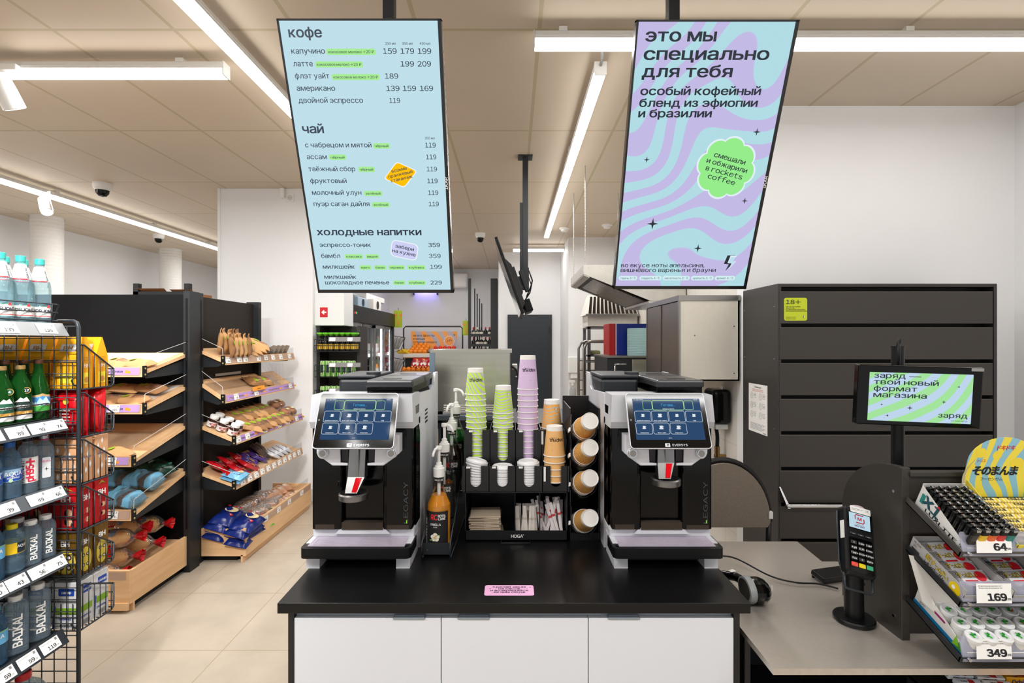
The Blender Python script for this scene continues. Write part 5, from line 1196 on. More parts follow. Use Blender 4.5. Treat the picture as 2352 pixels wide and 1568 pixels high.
# --- bottles
def pet(nm, tint, bump=.5): return glass('pet_' + nm, tint, .13, .04, bump=bump, scale=38, haze=.14, hc=(tint[0] * .6, tint[1] * .8, tint[2] * .98))
def bottle(cat, body, prof, cap, capc, labels=None, sq=0., n=26):
    """labels: fn(mb, rad) drawing bands and words; returns a prototype"""
    def fn():
        o = thing('water_bottle', '', cat)
        MB().lathe(prof, n, 0, sq=sq).build('bottle_body', body, o)
        MB().lathe(cap, 24).build('cap', capc, o)
        if labels:
            m = MB(); ms = labels(m, sq); m.build('label', ms, o)
        return o
    return Proto(fn)
def band(m, r0, z0, r1, z1, mt, a0=-180, a1=180, n=24):
    m.surf(lambda u, v: ((r0 + (r1 - r0) * v) * cos(radians(a0 + (a1 - a0) * u) - pi / 2), (r0 + (r1 - r0) * v) * sin(radians(a0 + (a1 - a0) * u) - pi / 2), z0 + (z1 - z0) * v), n, 1, mt)
def capp(r, z, h): return [(r * .96, z), (r, z + .002), (r, z + h - .002), (r * .93, z + h), (.0001, z + h)]
LWHT = mat('label_white', '#ecebe9', .45, var=.03)
def lb_borjomi(m, sq):
    band(m, .0346, .028, .0346, .066, 0); band(m, .0349, .031, .0349, .0335, 1, -40, 60); m.text('BORJOMI', .015, T(0, 0, .046), 2, 'C', .9, .03, bend=.0354); m.text('1890', .006, T(0, 0, .038), 3, 'C', bend=.0354)
    band(m, .0342, .062, .0342, .07, 3, -20, 45); m.poly([(-.004, .064), (.002, .075), (.006, .064)], 1, T(.012, -.0352, 0) @ FRONT)
    band(m, .0285, .16, .0152, .214, 0); band(m, .029, .158, .0285, .162, 1, -90, 30)
    m.text('BORJOMI', .0105, RZ(38) @ T(0, -.0285, .164) @ RX(-13.5) @ FRONT @ RZ(90), 2, 'L', .8, .03); return [LWHT, mat('print_red', '#d3232b'), NAVY, mat('borjomi_green', '#6fa39a', .5)]
P_BJ = bottle('water bottle', pet('aqua', (.80, .90, .89)), [(.028, 0), (.0335, .006), (.0338, .03), (.0338, .07), (.032, .1), (.033, .13), (.031, .15), (.024, .178), (.0155, .21), (.0125, .222), (.0125, .232)], capp(.0145, .222, .022), mat('cap_teal', '#35a7a0', .4), lb_borjomi)
GB = lambda nm, c: glass('green_glass_' + nm, c, .14, .02, bump=.15, scale=20, haze=.16, hc=(c[0] * .25, c[1] * .6, c[2] * .3))
def lb_narzan(m, sq):
    m.poly([(x, z + .075) for x, z in circ(.001, 4)], 0)
    def blob(r, z0, z1, a, mt, rr):
        m.surf(lambda u, v: (rr * sin((2 * u - 1) * radians(a) * sqrt(max(0, 1 - (2 * v - 1) ** 4))), -rr * cos((2 * u - 1) * radians(a) * sqrt(max(0, 1 - (2 * v - 1) ** 4))), z0 + (z1 - z0) * v), 14, 10, mt)
    blob(0, .035, .105, 70, 0, .0326); blob(0, .058, .096, 62, 1, .0329); blob(0, .038, .062, 60, 2, .033)
    m.poly([(-.02, .066), (-.008, .09), (0, .08), (.01, .093), (.022, .066)], 4, T(0, -.0331, 0) @ FRONT); m.text('НАРЗАН', .017, T(0, 0, .062), 3, 'C', .85, .04, bend=.0337); return [mat('label_tan', '#bf9a68', .5), mat('label_sky', '#3f86c4', .5), mat('label_grass', '#3f9a3c', .5), INKW, mat('label_ice', '#a9cce6', .5)]
P_NZ = bottle('water bottle', GB('bright', (.10, .40, .12)), [(.03, 0), (.0318, .004), (.0318, .11), (.028, .13), (.019, .165), (.0135, .195), (.0132, .217)], capp(.014, .213, .016), mat('cap_bronze', '#6d4634', .35, metal=.6), lb_narzan)
def lb_ess(num, c):
    def f(m, sq):
        band(m, .0326, .022, .0326, .038, 1, -70, 70); band(m, .0326, .038, .0326, .05, 2, -70, 70); band(m, .0326, .05, .0326, .083, 0, -70, 70)
        m.poly([(-.02, .083), (-.012, .089), (-.004, .098), (.004, .093), (.012, .099), (.02, .083)], 1, T(0, -.0322, 0) @ FRONT); m.text('ЕССЕНТУКИ', .0115, T(0, 0, .062), 1, 'C', .72, .03, bend=.0332); m.text(num, .008, T(.012, 0, .04), 1, 'C', 1, .02, bend=.0332)
        m.poly(circ(.0115, 18), 2, T(.012, -.0305, .122) @ FRONT); m.poly(circ(.0098, 18), 0, T(.012, -.0308, .122) @ FRONT); m.text(num, .011, T(.012, -.0312, .118) @ FRONT, 1, 'C', 1, .03); return [mat('ess_' + num, c, .5), INKW, mat('label_gold', '#c8963e', .5)]
    return f
EP = [(.03, 0), (.032, .004), (.032, .128), (.029, .145), (.018, .17), (.0135, .185), (.0135, .2)]
P_E4 = bottle('water bottle', GB('bright', (.10, .40, .12)), EP, capp(.0145, .196, .014), mat('cap_gold', '#c4a266', .35, metal=.6), lb_ess('4', '#1f5a44'))
P_E17 = bottle('water bottle', GB('bright', (.10, .40, .12)), EP, capp(.0145, .196, .014), mat('cap_gold', '#c4a266'), lb_ess('17', '#16302c'))
P_EB = bottle('water bottle', GB('dark', (.06, .26, .09)), [(.03, 0), (.031, .004), (.031, .13), (.016, .18), (.013, .215)], capp(.014, .212, .014), mat('cap_bronze', '#6d4634'))
def lb_aqua(m, sq):
    band(m, .0327, .062, .0327, .104, 0); m.surf(lambda u, v: (.033 * sin(-1.2 + 2.4 * u), -.033 * cos(-1.2 + 2.4 * u), .064 + (.038 - .03 * (1 - u)) * v + .0 * u), 12, 1, 1)
    m.text('AQUA', .018, T(0, 0, .082), 2, 'C', .95, .02, bend=.0337); m.text('MINERALE', .0075, T(0, 0, .072), 2, 'C', .9, .02, bend=.0337); m.poly(circ(.006, 12), 3, T(-.008, -.0335, .066) @ FRONT); return [mat('aqua_pale', '#8fb4d2', .5), mat('aqua_blue', '#0f4aa8', .45), INKW, mat('aqua_leaf', '#b6d9b0', .5)]
P_AQ = bottle('water bottle', pet('blue', (.60, .74, .86)), [(.027, 0), (.0315, .006), (.032, .05), (.0305, .058), (.032, .064), (.032, .105), (.0305, .11), (.0318, .13), (.024, .155), (.0145, .17), (.0125, .178), (.0125, .19)], capp(.0148, .178, .018), mat('cap_blue', '#1a62b8', .4), lb_aqua)
def lb_ph(m, sq):
    band(m, .0287, .04, .0287, .13, 0, -75, 75); m.text('pH95', .03, RZ(10) @ T(.004, -.0294, .045) @ FRONT @ RZ(90), 1, 'L', .8, .05); m.text('FAHRENHEIT', .0115, RZ(-32) @ T(0, -.0294, .043) @ FRONT @ RZ(90), 2, 'L', .85, .03, .08); m.box(-.012, .012, .112, .118, 0, .0004, 1, T(0, -.0294, 0) @ FRONT); m.box(-.003, .003, .103, .127, 0, .0004, 1, T(0, -.0296, 0) @ FRONT); return [LWHT, mat('ph_red', '#d62342', .5), INK]
P_PH = bottle('water bottle', pet('clear', (.9, .92, .93)), [(.025, 0), (.028, .006), (.028, .15), (.024, .165), (.0125, .182), (.0125, .194)], capp(.0145, .186, .018), BLK, lb_ph)
def lb_riv(m, sq):
    m.poly(rrect(.024, .075, .003, 2, 0, .08), 0, T(0, -.0298, 0) @ FRONT); m.text('RIVEA', .009, T(0, -.0302, .1) @ FRONT, 1, 'C', .8, .02); m.poly(star4(.008, 0, .075), 2, T(0, -.0302, 0) @ FRONT); band(m, .0143, .179, .0143, .183, 1); return [mat('rivea_clear', '#c9cdd1', .4), mat('rivea_pink', '#c01468', .5), INK]
P_RV = bottle('water bottle', pet('clear', (.9, .92, .93)), [(.024, 0), (.0275, .005), (.0275, .145), (.024, .158), (.0125, .174), (.0125, .186)], capp(.0145, .183, .014), mat('cap_silver', '#b4b6ba', .25, metal=.8), lb_riv, sq=.6)
def lb_baik(r, s, z):
    def f(m, sq):
        m.text('BAIKAL', s, RZ(0) @ T(s * .35, -r, z) @ FRONT @ RZ(90), 0, 'L', .85, .04); m.poly([(-r * .3, z), (-r * .1, z * 2.4), (r * .1, z)], 1, RZ(88) @ T(0, -r, 0) @ FRONT); return [INKW, mat('lake_blue', '#6d9cc6', .5)]
    return f
P_BS = bottle('water bottle', pet('clear', (.86, .90, .93)), [(.024, 0), (.0275, .005), (.0278, .12), (.025, .132), (.018, .14), (.0165, .145), (.0165, .15)], capp(.0185, .142, .016), WHT, lb_baik(.029, .026, .022), sq=.5)
P_BL = bottle('water bottle', pet('clear', (.86, .90, .93)), [(.03, 0), (.034, .005), (.0345, .16), (.031, .172), (.02, .18), (.0175, .184), (.0175, .188)], capp(.0195, .181, .02), WHT, lb_baik(.0355, .033, .03), sq=.5)
def lb_akva(m, sq):
    band(m, .0335, .075, .0335, .115, 0); band(m, .034, .115, .034, .119, 1); m.text('АКВА', .017, T(0, 0, .095), 2, 'C', 1, .02, bend=.0344); return [mat('akva_sky', '#63aee0', .5), mat('akva_green', '#7fb87a', .5), INKW]
P_AK = bottle('water bottle', pet('deep', (.36, .56, .72)), [(.028, 0), (.0325, .006), (.0325, .06), (.031, .07), (.033, .076), (.033, .118), (.031, .124), (.0325, .14), (.022, .165), (.013, .178), (.013, .186)], capp(.015, .178, .017), mat('cap_sky', '#3f97d6', .4), lb_akva)
def lb_yel(m, sq):
    band(m, .0345, .07, .0345, .108, 0); m.surf(lambda u, v: (.0349 * sin(.25 + .9 * u), -.0349 * cos(.25 + .9 * u), .072 + .036 * v), 8, 1, 1); m.text('AQUA', .012, RZ(40) @ T(0, 0, .09), 2, 'C', .9, .02, bend=.0355); return [mat('lemon_label', '#efc513', .5), NAVY, INKW]
P_AY = bottle('water bottle', pet('blue2', (.68, .80, .88)), [(.028, 0), (.034, .008), (.034, .045), (.031, .058), (.034, .068), (.034, .11), (.031, .13), (.02, .148), (.013, .154), (.013, .16)], capp(.0155, .15, .018), mat('cap_yellow', '#e6cf1c', .4), lb_yel)
def lb_big(m, sq): band(m, .0755, .08, .0755, .13, 0); m.poly(circ(.018, 14), 1, RZ(20) @ T(0, -.0765, .13) @ FRONT); return [mat('big_label', '#cfdde2', .5), mat('print_red', '#d3232b')]
def big(capn, capc): return bottle('water bottle', pet('big', (.80, .87, .88)), [(.065, 0), (.075, .01), (.075, .16), (.07, .2), (.05, .235), (.024, .255), (.019, .262), (.019, .275)], capp(.023, .262, .026), capc, lb_big)
P_5R = big('red', mat('cap_red', '#c6202a', .4)); P_5B = big('blue', mat('cap_blue', '#1a62b8'))
FB = RZ(58)
def row(P, shelf, lst):
    for x, y, lab in lst: P.put(T(x, y, GZ[shelf] + .0352) @ RZ(58 + RND.uniform(-6, 6)), lab, 'water bottles on the drinks shelf')
row(P_BJ, 0, [(-1.748, 1.885, 'teal capped water bottle at the right end of the top shelf front row'), (-1.748, 1.812, 'teal capped water bottle, second from the right end of the top shelf front row'), (-1.748, 1.74, 'teal capped water bottle, front row at the left frame edge of the top shelf'),
              (-1.822, 1.90, 'teal capped water bottle, rear row, behind the right end bottle on the top shelf'), (-1.822, 1.828, 'teal capped water bottle, rear row, second from the right on the top shelf'), (-1.822, 1.755, 'teal capped water bottle in the rear row at the left frame edge')])
row(P_NZ, 1, [(-1.748, 1.88, 'green glass bottle with blue mountain label and bronze cap on the second shelf')])
row(P_E17, 1, [(-1.748, 1.81, 'green bottle with gold cap and dark 17 label on the second shelf')]); row(P_E4, 1, [(-1.748, 1.742, 'green bottle with gold cap and green 4 label at the left edge')])
row(P_EB, 1, [(-1.822, 1.90, 'dark green bottle with bronze cap behind the blue mountain label'), (-1.822, 1.83, 'dark green bottle with bronze cap behind the 17 label'), (-1.822, 1.76, 'dark green bottle with bronze cap behind the 4 label')])
row(P_RV, 2, [(-1.745, 1.9, 'clear square bottle with silver cap and pink ring on the third shelf')]); row(P_PH, 2, [(-1.748, 1.838, 'clear bottle with black cap and red vertical lettering on the third shelf')])
row(P_AQ, 2, [(-1.748, 1.772, 'blue capped bottle with blue slanted label, right one on the third shelf'), (-1.748, 1.703, 'blue capped bottle with blue slanted label at the left edge of the third shelf'), (-1.822, 1.78, 'blue capped bottle behind the two front blue capped bottles')])
row(P_BS, 3, [(-1.745, 1.905, 'clear square bottle with white cap at the right end of the fourth shelf'), (-1.745, 1.846, 'clear square bottle with white cap, second from right on the fourth shelf'), (-1.815, 1.87, 'clear square bottle with white cap in the second row of the fourth shelf')])
row(P_AY, 3, [(-1.748, 1.78, 'bottle with yellow cap and yellow label on the fourth shelf')]); row(P_AK, 3, [(-1.748, 1.71, 'deep blue bottle with sky blue label at the left edge of the fourth shelf')])
row(P_BL, 4, [(-1.755, 1.885, 'large clear square bottle with white cap, right one on the fifth shelf'), (-1.755, 1.80, 'large clear square bottle with white cap, left one on the fifth shelf')]); row(P_AK, 4, [(-1.752, 1.724, 'deep blue bottle with sky blue label at the left edge of the fifth shelf')])
P_5R.put(T(-1.765, 1.84, .121) @ FB, 'big clear bottle with red cap on the shelf base', 'big water bottles'); P_5B.put(T(-1.765, 1.68, .121) @ FB, 'big clear bottle with blue cap on the shelf base', 'big water bottles')
# ================================================================== BREAD RACKS
M_WD = wood('birch_board', '#ecc699', '#dcae7c', 0, .8); M_WD2 = wood('birch_board_y', '#ecc699', '#dcae7c', 1, .8)
M_LIL = mat('strip_lilac', '#b48fd0', .5, var=.03); M_ORB = mat('bun_orange', '#f19a2e', .5); M_STRIP = mat('strip_holder', '#b99a86', .35, var=.03)
class Rack:
    """bread gondola in its own frame: x along the shelves, y=0 at the back panel, customers at -y"""
    def __init__(s, label, M, xa, xb, shelves, box, guard_side, sgn, pe, pc):
        s.M = M; s.sh = shelves; s.xa = xa; s.xb = xb; s.gx = guard_side
        t = s.t = thing('bread_rack', label, 'rack', 'bread racks', M)
        MB().box(xa, pe, 0, .02, 0, 1.93).build('back_panel', mat('rack_' + pc.strip('#'), pc, .6, var=.15, spec=.15), t)
        for x in (xa, pe): MB().box(x - .022, x + .022, -.05, .06, 0, 1.95).box(x - .006, x + .006, -.052, -.05, .3, 1.9, 1).build('upright', [BLKM, BLK], t)
        for (yf, zf, zb, tags, lil, guard) in shelves:
            ang = atan2(zb - zf, -yf); L = sqrt(yf * yf + (zb - zf) ** 2); A = T(0, yf, zf) @ Matrix.Rotation(ang, 4, 'X')
            b = MB(A).rbox(xa + .01, xb - .01, 0, L, .0, .022, .001).build('shelf_board', M_WD, t)
            rl = MB(T(0, yf - .012, zf) @ RX(-12)).rbox(xa + .008, xb - .008, 0, .012, -.012, .052, .001); rl.build('front_rail', M_WD, b)
            st = MB(T(0, yf - .013, zf) @ RX(-12)); st.box(xa + .02, xb - .02, -.001, 0, -.002, .046, 0)
            if lil:
                st.box(xa + .03, xb - .03, -.0016, -.001, .0, .044, 1)
                n = int((xb - xa) / .3); F = T(0, -.002, 0) @ FRONT
                for i in range(n): cx = xa + .17 + i * .3; st.text('спасай булочки', .022, F @ T(cx, .014, 0), 2, 'C', 1.1, .02, .2); st.poly(circ(.013, 12, cx + .125, .02, .01), 3, F); st.poly(circ(.01, 12, cx + .14, .016, .009), 3, F @ T(0, 0, .0002))
            st.build('label_strip', [M_STRIP, M_LIL, NAVY, M_ORB], b)
            for x, p in tags:
                g = MB(T(x, yf - .0155, zf) @ RX(-12) @ T(0, -.001, 0) @ FRONT); g.box(-.033, .033, .0, .044, 0, .0006); g.text(p, .016, T(.018, .008, .001), 1, 'R', 1, .03); g.text('.99', .006, T(.019, .008, .001), 1, 'L'); g.box(-.028, .005, .032, .035, .0006, .0008, 2); g.box(.018, .026, .031, .039, .0006, .0009, 2)
                g.build('price_tag', [TAGW, INK, TAGG], b)
            ex = guard_side; e = MB(T(ex, yf, zf)).box(-.006, .004, -.016, .012, -.014, .056, 0)
            for zz in (.002, .04): e.cyl((.004 * sgn - .001, -.004, zz), (.0065 * sgn, -.004, zz), .006, n=10, m=1)
            e.build('end_cap', [BLK, mat('brass_screw', '#d8c98f', .3, metal=.7)], b)
            if guard:
                MB().box(xa + .02, xb - .02, yf - .006, yf - .003, zf + .05, zf + .1).build('front_guard', CLEAR, b)
                g = MB(); gx = ex - .004 * sgn
                pts = [(yf, zf + .03), (yf + .005, zf + .11), (-.03, zb + .1), (-.01, zb + .02)]
                g.hull([(gx, y, z) for y, z in pts], [(gx + .003, y, z) for y, z in pts]).tube([(gx, *p) for p in pts[:3]] , .0016, 4, 1).tube([(gx, *p) for p in pts[2:]], .0016, 4, 1); g.build('side_guard', [CLEAR, mat('acrylic_edge', '#cfd2d2', .2)], b)
            for x in (xa + .03, xb - .03):
                pts = [(-.005, zb - .02), (yf + .02, zf - .005), (yf + .05, zf - .025), (-.02, zb - .12), (-.005, zb - .12)]
                MB().hull([(x, y, z) for y, z in pts], [(x + .004, y, z) for y, z in pts]).build('bracket', BLKM, b)
        yf, z0, z1 = box
        bx = MB().rbox(xa + .0, xb + .0, yf, yf + .018, z0, z1, .001).build('bin_front', M_WD, t)
        MB().rbox(xa + .0, xb + .0, yf - .012, yf, z0 - .03, z0 + .012, .001).box(xa, xb, yf + .03, yf + .045, .0, z0).build('plinth', [M_WD], t) if sgn > 0 else MB().rbox(xa, xb, yf + .02, yf + .035, 0, z0 + .01, .001).build('plinth', M_WD, t)
        for x in (xa, xb - .018): MB().hull([(x, yf + .018, z0), (x + .018, yf + .018, z0), (x + .018, -.01, z0), (x, -.01, z0)], [(x, yf + .018, z1 - .006), (x + .018, yf + .018, z1 - .006), (x + .018, -.01, z1 + .0), (x, -.01, z1 + .0)]).build('bin_side', M_WD2, t)
        MB().box(xa + .04, xb - .04, yf + .08, -.01, .0, z0).build('base_dark', BLK, t)
        MB(T(0, yf + .018, z0 + .02) @ Matrix.Rotation(.26, 4, 'X')).box(xa + .018, xb - .018, 0, -yf - .03, 0, .012).build('bin_floor', M_WD, t)
        MB().box(xa + .02, xb - .02, yf + .019, yf + .022, z1 - .01, z1 + .05).box(guard_side - .02 * sgn, guard_side - .017 * sgn, yf + .02, -.01, z1 - .01, z1 + .06).build('bin_guard', CLEAR, t)
        s.box = box
        st = MB(T(0, yf - .001, 0)); st.box(xa + .02, xb - .02, -.001, 0, z1 - .055, z1 - .008, 0); st.build('label_strip', [M_STRIP], t)
    def tags(s, lst):
        yf, z0, z1 = s.box
        for x in lst:
            g = MB(T(x, yf - .003, z1 - .054) @ FRONT); g.box(-.033, .033, 0, .044, 0, .0006); g.text('89', .016, T(.018, .008, .001), 1, 'R', 1, .03); g.box(-.028, .005, .032, .035, .0006, .0008, 2); g.build('price_tag', [TAGW, INK, TAGG], s.t)
    def at(s, k, x, u, h=0., yaw=0., roll=0.):
        """point on shelf k: u=0 front, 1 back"""
        yf, zf, zb = s.sh[k][:3]; ang = atan2(zb - zf, -yf); L = sqrt(yf * yf + (zb - zf) ** 2)
        return s.M @ T(0, yf, zf) @ Matrix.Rotation(ang, 4, 'X') @ T(x, u * L, .0225 + h) @ RZ(yaw) @ RX(roll)
    def bin(s, x, u, h=0., yaw=0., roll=0.):
        yf, z0, z1 = s.box
        return s.M @ T(0, yf + .018, z0 + .02) @ Matrix.Rotation(.26, 4, 'X') @ T(x, u * (-yf - .03), .0125 + h) @ RZ(yaw) @ RX(roll)
RA = Rack('bread rack facing the camera, left one, with slanted wooden shelves', T(-2.255, 3.58, 0), -1.3, .0,
          [(-.45, 1.395, 1.50, ((-.25, '45'),), True, True), (-.45, 1.167, 1.275, ((-.18, '125'),), True, True), (-.54, .866, 1.005, ((-.13, '89'),), True, True), (-.54, .546, .69, ((-.22, '59'), (-.12, '79')), False, True)], (-.58, .05, .25), 0.0, 1, .0, '#0e0f11')
RB = Rack('bread rack standing sideways, right one, with shelves running away towards the white pillar', T(-2.3, 3.69, 0) @ RZ(90), .0, 1.2,
          [(-.205, 1.441, 1.53, tuple((x, '65') for x in (.045, .2, .29, .5, .62, .75, .9, 1.08)), False, True), (-.205, 1.161, 1.30, ((.16, '65'), (.46, '85'), (1.1, '65')), True, True), (-.285, .862, .98, ((.04, '235'), (.17, '89'), (.44, '65'), (.7, '55'), (.86, '55'), (1.05, '65')), True, True), (-.285, .536, .64, tuple((.1 + .1 * i, '99') for i in range(11)), False, True)], (-.37, .045, .245), 0.0, -1, .86, '#2b2724')
RB.tags([.06, .3, .52, .72, .98])
m = MB(T(.0, 0, 0)); m.box(.25, .62, -.006, -.003, 1.33, 1.35); m.build('spare_rail', mat('rail_pale', '#c9c7c4', .4), RB.t)
m = MB(); yf, zf, zb = -.205, 1.161, 1.30
for i in range(4): x = .8 + .07 * i; m.hull([(x, -.2, 1.2), (x + .003, -.2, 1.2), (x + .003, -.17, 1.19), (x, -.17, 1.19)], [(x, -.19, 1.40), (x + .003, -.19, 1.40), (x + .003, -.02, 1.46), (x, -.02, 1.46)])
m.build('acrylic_divider', CLEAR, RB.t)
m = MB(T(.5, -.222, 1.2) @ RX(-12)); m.prism([(-.11, 0), (.11, 0), (.095, .035), (-.095, .035)], 0, .001, 0, FRONT); m.text('новинка', .016, FRONT @ T(0, .01, .0015), 1, 'C', 1.2); m.build('orange_flag', [M_ORB, INK], RB.t)

# --- baked goods
M_KR = mat('kraft_paper', '#c99a66', .75, var=.1, scale=60, bump=.35); M_KR2 = mat('kraft_paper_dark', '#9c7046', .75, var=.12, scale=60, bump=.35); M_LIME = mat('sticker_bright_lime', '#a8cf2a', .5)
M_CRUST = mat('crust', '#c9792f', .6, var=.3, scale=30, bump=.4); M_CRUST2 = mat('crust_dark', '#6b3416', .6, var=.3, scale=30, bump=.4); M_RYE = mat('rye', '#54301f', .7, var=.3, scale=60, bump=.4)
def paper_bag(k, fill, w=.115, l=.19, h=.045):
    def fn():
        o = thing('paper_bread_bag', '', 'paper bag'); kr = M_KR if k % 2 == 0 else M_KR2
        b = MB().pillow(w, l, h, 0, nu=8, nv=10, wob=.16, rnd=random.Random(k)); b.hull([(-w / 2, l / 2 - .004, h * .3), (w / 2, l / 2 - .004, h * .3), (w / 2, l / 2 + .03, h * .35), (-w / 2, l / 2 + .03, h * .35)][::-1], [(-w / 2, l / 2 - .004, h * .36), (w / 2, l / 2 - .004, h * .36), (w / 2, l / 2 + .03, h * .5), (-w / 2, l / 2 + .03, h * .5)][::-1]).build('bag_paper', kr, o)
        if fill:
            MB(T(.008, -l * .16, h * .5)).ball(w * .33, l * .24, h * .62, 14).build('baked_roll', fill, o)
            MB(T(.008, -l * .16, h * .5)).ball(w * .35, l * .27, h * .7, 12).build('bag_window', FILM, o)
        m = MB(T(-.012, l * .2, h * 1.06) @ RX(-9)); m.prism(circ(.021, 20), 0, .001); strokes(m, circ(.016, 16), .0012, .0014, 1, closed=True); m.text('заряд', .009, T(0, -.003, .0014), 1, 'C'); m.build('round_sticker', [M_LIME, INK], o); return o
    return Proto(fn)
PB = [paper_bag(0, M_CRUST), paper_bag(1, M_CRUST), paper_bag(2, None), paper_bag(3, mat('glaze_red', '#b8302c', .4, var=.2)), paper_bag(4, mat('glaze_yellow', '#dc9a24', .4, var=.2)), paper_bag(5, mat('glaze_pink', '#cf4f79', .4, var=.2))]
def many(rack, k, P, items, lab, grp):
    for i, (x, u, h, yaw, roll, tail) in enumerate(items):
        (P[i % len(P)] if isinstance(P, list) else P).put(rack.at(k, x, u, h, yaw, roll) if k >= 0 else rack.bin(x, u, h, yaw, roll), f'{lab} {tail}', grp)
pl = ['at the right end of', 'second from the right on', 'third from the right on', 'fourth from the right on', 'fifth from the right on']
many(RA, 0, [PB[2], PB[0]], [(-.10 - .14 * i, .22 + .03 * (i % 2), 0, 70 - 12 * (i % 3), 0, f'{pl[i]} the top shelf of the left rack') for i in range(5)], 'brown paper bag', 'paper bags on the left bread rack')
many(RA, 1, [PB[0], PB[1]], [(-.14 - .15 * i, .22, 0, 78 - 9 * (i % 2), 0, f'{pl[i]} the second shelf front row, left rack') for i in range(4)], 'brown paper bag', 'paper bags on the left bread rack')
many(RA, 1, [PB[1], PB[0]], [(-.13 - .16 * i, .55, .022, 80 + 9 * (i % 2), 5, f'{pl[i]} the second shelf rear row, left rack') for i in range(4)], 'brown paper bag', 'paper bags on the left bread rack')
many(RA, 2, [PB[2]], [(-.16 - .14 * i, .16, -.012, 62, 0, f'{pl[i]} the third shelf of the left rack') for i in range(4)], 'flat brown paper bag', 'paper bags on the left bread rack')
m = MB(RA.M @ Matrix.Identity(4)); 
for k, (w0, w1, c) in enumerate(((-1.1, -.06, 'sheet_white'), (-.9, -.06, 'sheet_white'))):
    o = tag(MB().rbox(w0, w1, .16, .44, 0, .0008, .0003).build('shelf_liner', mat(c, '#d9d3cb', .5, var=.05), M=RA.at(k, 0, 0, .0003)), f'white liner sheet on the {("top", "second")[k]} wooden shelf of the left bread rack', 'liner sheet')
tag(MB().rbox(-.9, -.16, .05, .42, 0, .0008, .0003).build('shelf_liner', mat('sheet_brown', '#c6a98a', .5, var=.08), M=RA.at(2, 0, 0, .0003)), 'translucent liner sheet on the nearly empty third shelf of the left rack', 'liner sheet')
tag(MB().rbox(.03, 1.0, .03, .2, 0, .0008, .0003).build('shelf_liner', mat('sheet_glossy', '#b89878', .2, var=.1), M=RB.at(1, 0, 0, .0003)), 'glossy liner sheet on the nearly empty second shelf of the right rack', 'liner sheet')
# upright bags on the top shelf of the sideways rack
nth = ['nearest', 'second', 'third', 'fourth', 'fifth', 'sixth', 'seventh', 'eighth', 'ninth', 'tenth', 'eleventh', 'twelfth']
for r in range(2):
    for i in range(5):
        PB[(3, 4, 0, 2, 1)[(i + r) % 5]].put(RB.at(0, .09 + i * .062, .22 + .42 * r, .085, 20 + RND.uniform(-8, 8)) @ RX(68 + RND.uniform(-6, 6)) @ S(.8, .8, .8), f'upright kraft bag, {nth[i]} in the {("front", "rear")[r]} row of the top shelf', 'upright kraft bags on the right bread rack')
many(RB, 0, [PB[2], PB[0]], [(.42 + .05 * i, .35, .012 + .02 * i, 70 - 12 * i, 8, f'{nth[i]} in the fallen middle heap of the top shelf') for i in range(4)], 'lying kraft bag', 'kraft bags lying on the right bread rack')
P_BG = Proto(lambda: (lambda o: (MB().ball(.018, .1, .017, 12).build('crust_stick', M_CRUST, o), MB(T(.0, 0, .004)).pillow(.05, .22, .03, 0).build('clear_sleeve', FILM, o), o)[2])(thing('wrapped_breadstick', '', 'bread')))
for i in range(4): P_BG.put(RB.at(0, .64 + .035 * i, .4, .02 + .012 * (i % 2), 60), f'clear wrapped breadstick, {nth[i]} in the top shelf group of the right rack', 'wrapped breadsticks')
def clear_sand():
    o = thing('wrapped_sandwich', '', 'sandwich')
    MB().hull([(-.06, 0, 0), (.06, 0, 0), (-.06, .0, .1)], [(-.06, .035, 0), (.06, .035, 0), (-.06, .035, .1)]).build('sandwich_bread', mat('toast_grey', '#8f8377', .6, var=.2), o)
    MB(T(-.01, -.001, .05) @ FRONT).prism(circ(.018, 16), 0, .001).build('round_sticker', M_LIME, o); return o
P_CS = Proto(clear_sand)
for i in range(4): P_CS.put(RB.at(0, .82 + .085 * i, .3, .0, 55), f'wrapped sandwich triangle with lime sticker, {nth[i]} at the far end of the top shelf', 'wrapped sandwiches')
many(RB, 1, [PB[1], PB[0]], [(.62 + .12 * i, .45, 0, 75, 0, f'{nth[i]} on the second shelf of the right rack') for i in range(2)], 'dark kraft bag', 'kraft bags lying on the right bread rack')
# third shelf: chocolate spread jars, kraft bags, buns
def spread():
    o = thing('chocolate_spread_jar', '', 'jar')
    MB().lathe([(.03, 0), (.034, .004), (.0345, .05), (.031, .066), (.027, .07)], 24).build('jar_glass', mat('chocolate', '#3a1c10', .1, coat=.5), o)
    l = MB().lathe([(.0352, .008), (.0352, .045)], 24, 0); l.text('n', .022, T(0, 0, .024) @ RZ(-28), 1, 'C', .9, .04, bend=.0358); l.text('utella', .022, T(0, 0, .024) @ RZ(12), 2, 'C', .8, .04, bend=.0358); l.poly(circ(.012, 12, 0, 0, .006), 3, T(.002, -.0358, .015) @ FRONT); l.build('label', [LWHT, INK, mat('print_red', '#d3232b'), mat('print_bread', '#a4582a')], o)
    MB().lathe([(.0305, .068), (.0315, .07), (.0315, .088), (.03, .09), (.0001, .09)], 28).build('jar_lid', WHT, o); return o
P_NU = Proto(spread)
for i, (x, u) in enumerate(((.07, .22), (.065, .5), (.07, .76), (.145, .26), (.14, .52), (.145, .78))): P_NU.put(RB.at(2, x, u, 0, -48 + RND.uniform(-8, 8)), f'chocolate spread jar with white lid, {("front", "middle", "rear")[i % 3]} of the {("nearer", "farther")[i // 3]} row', 'chocolate spread jars')
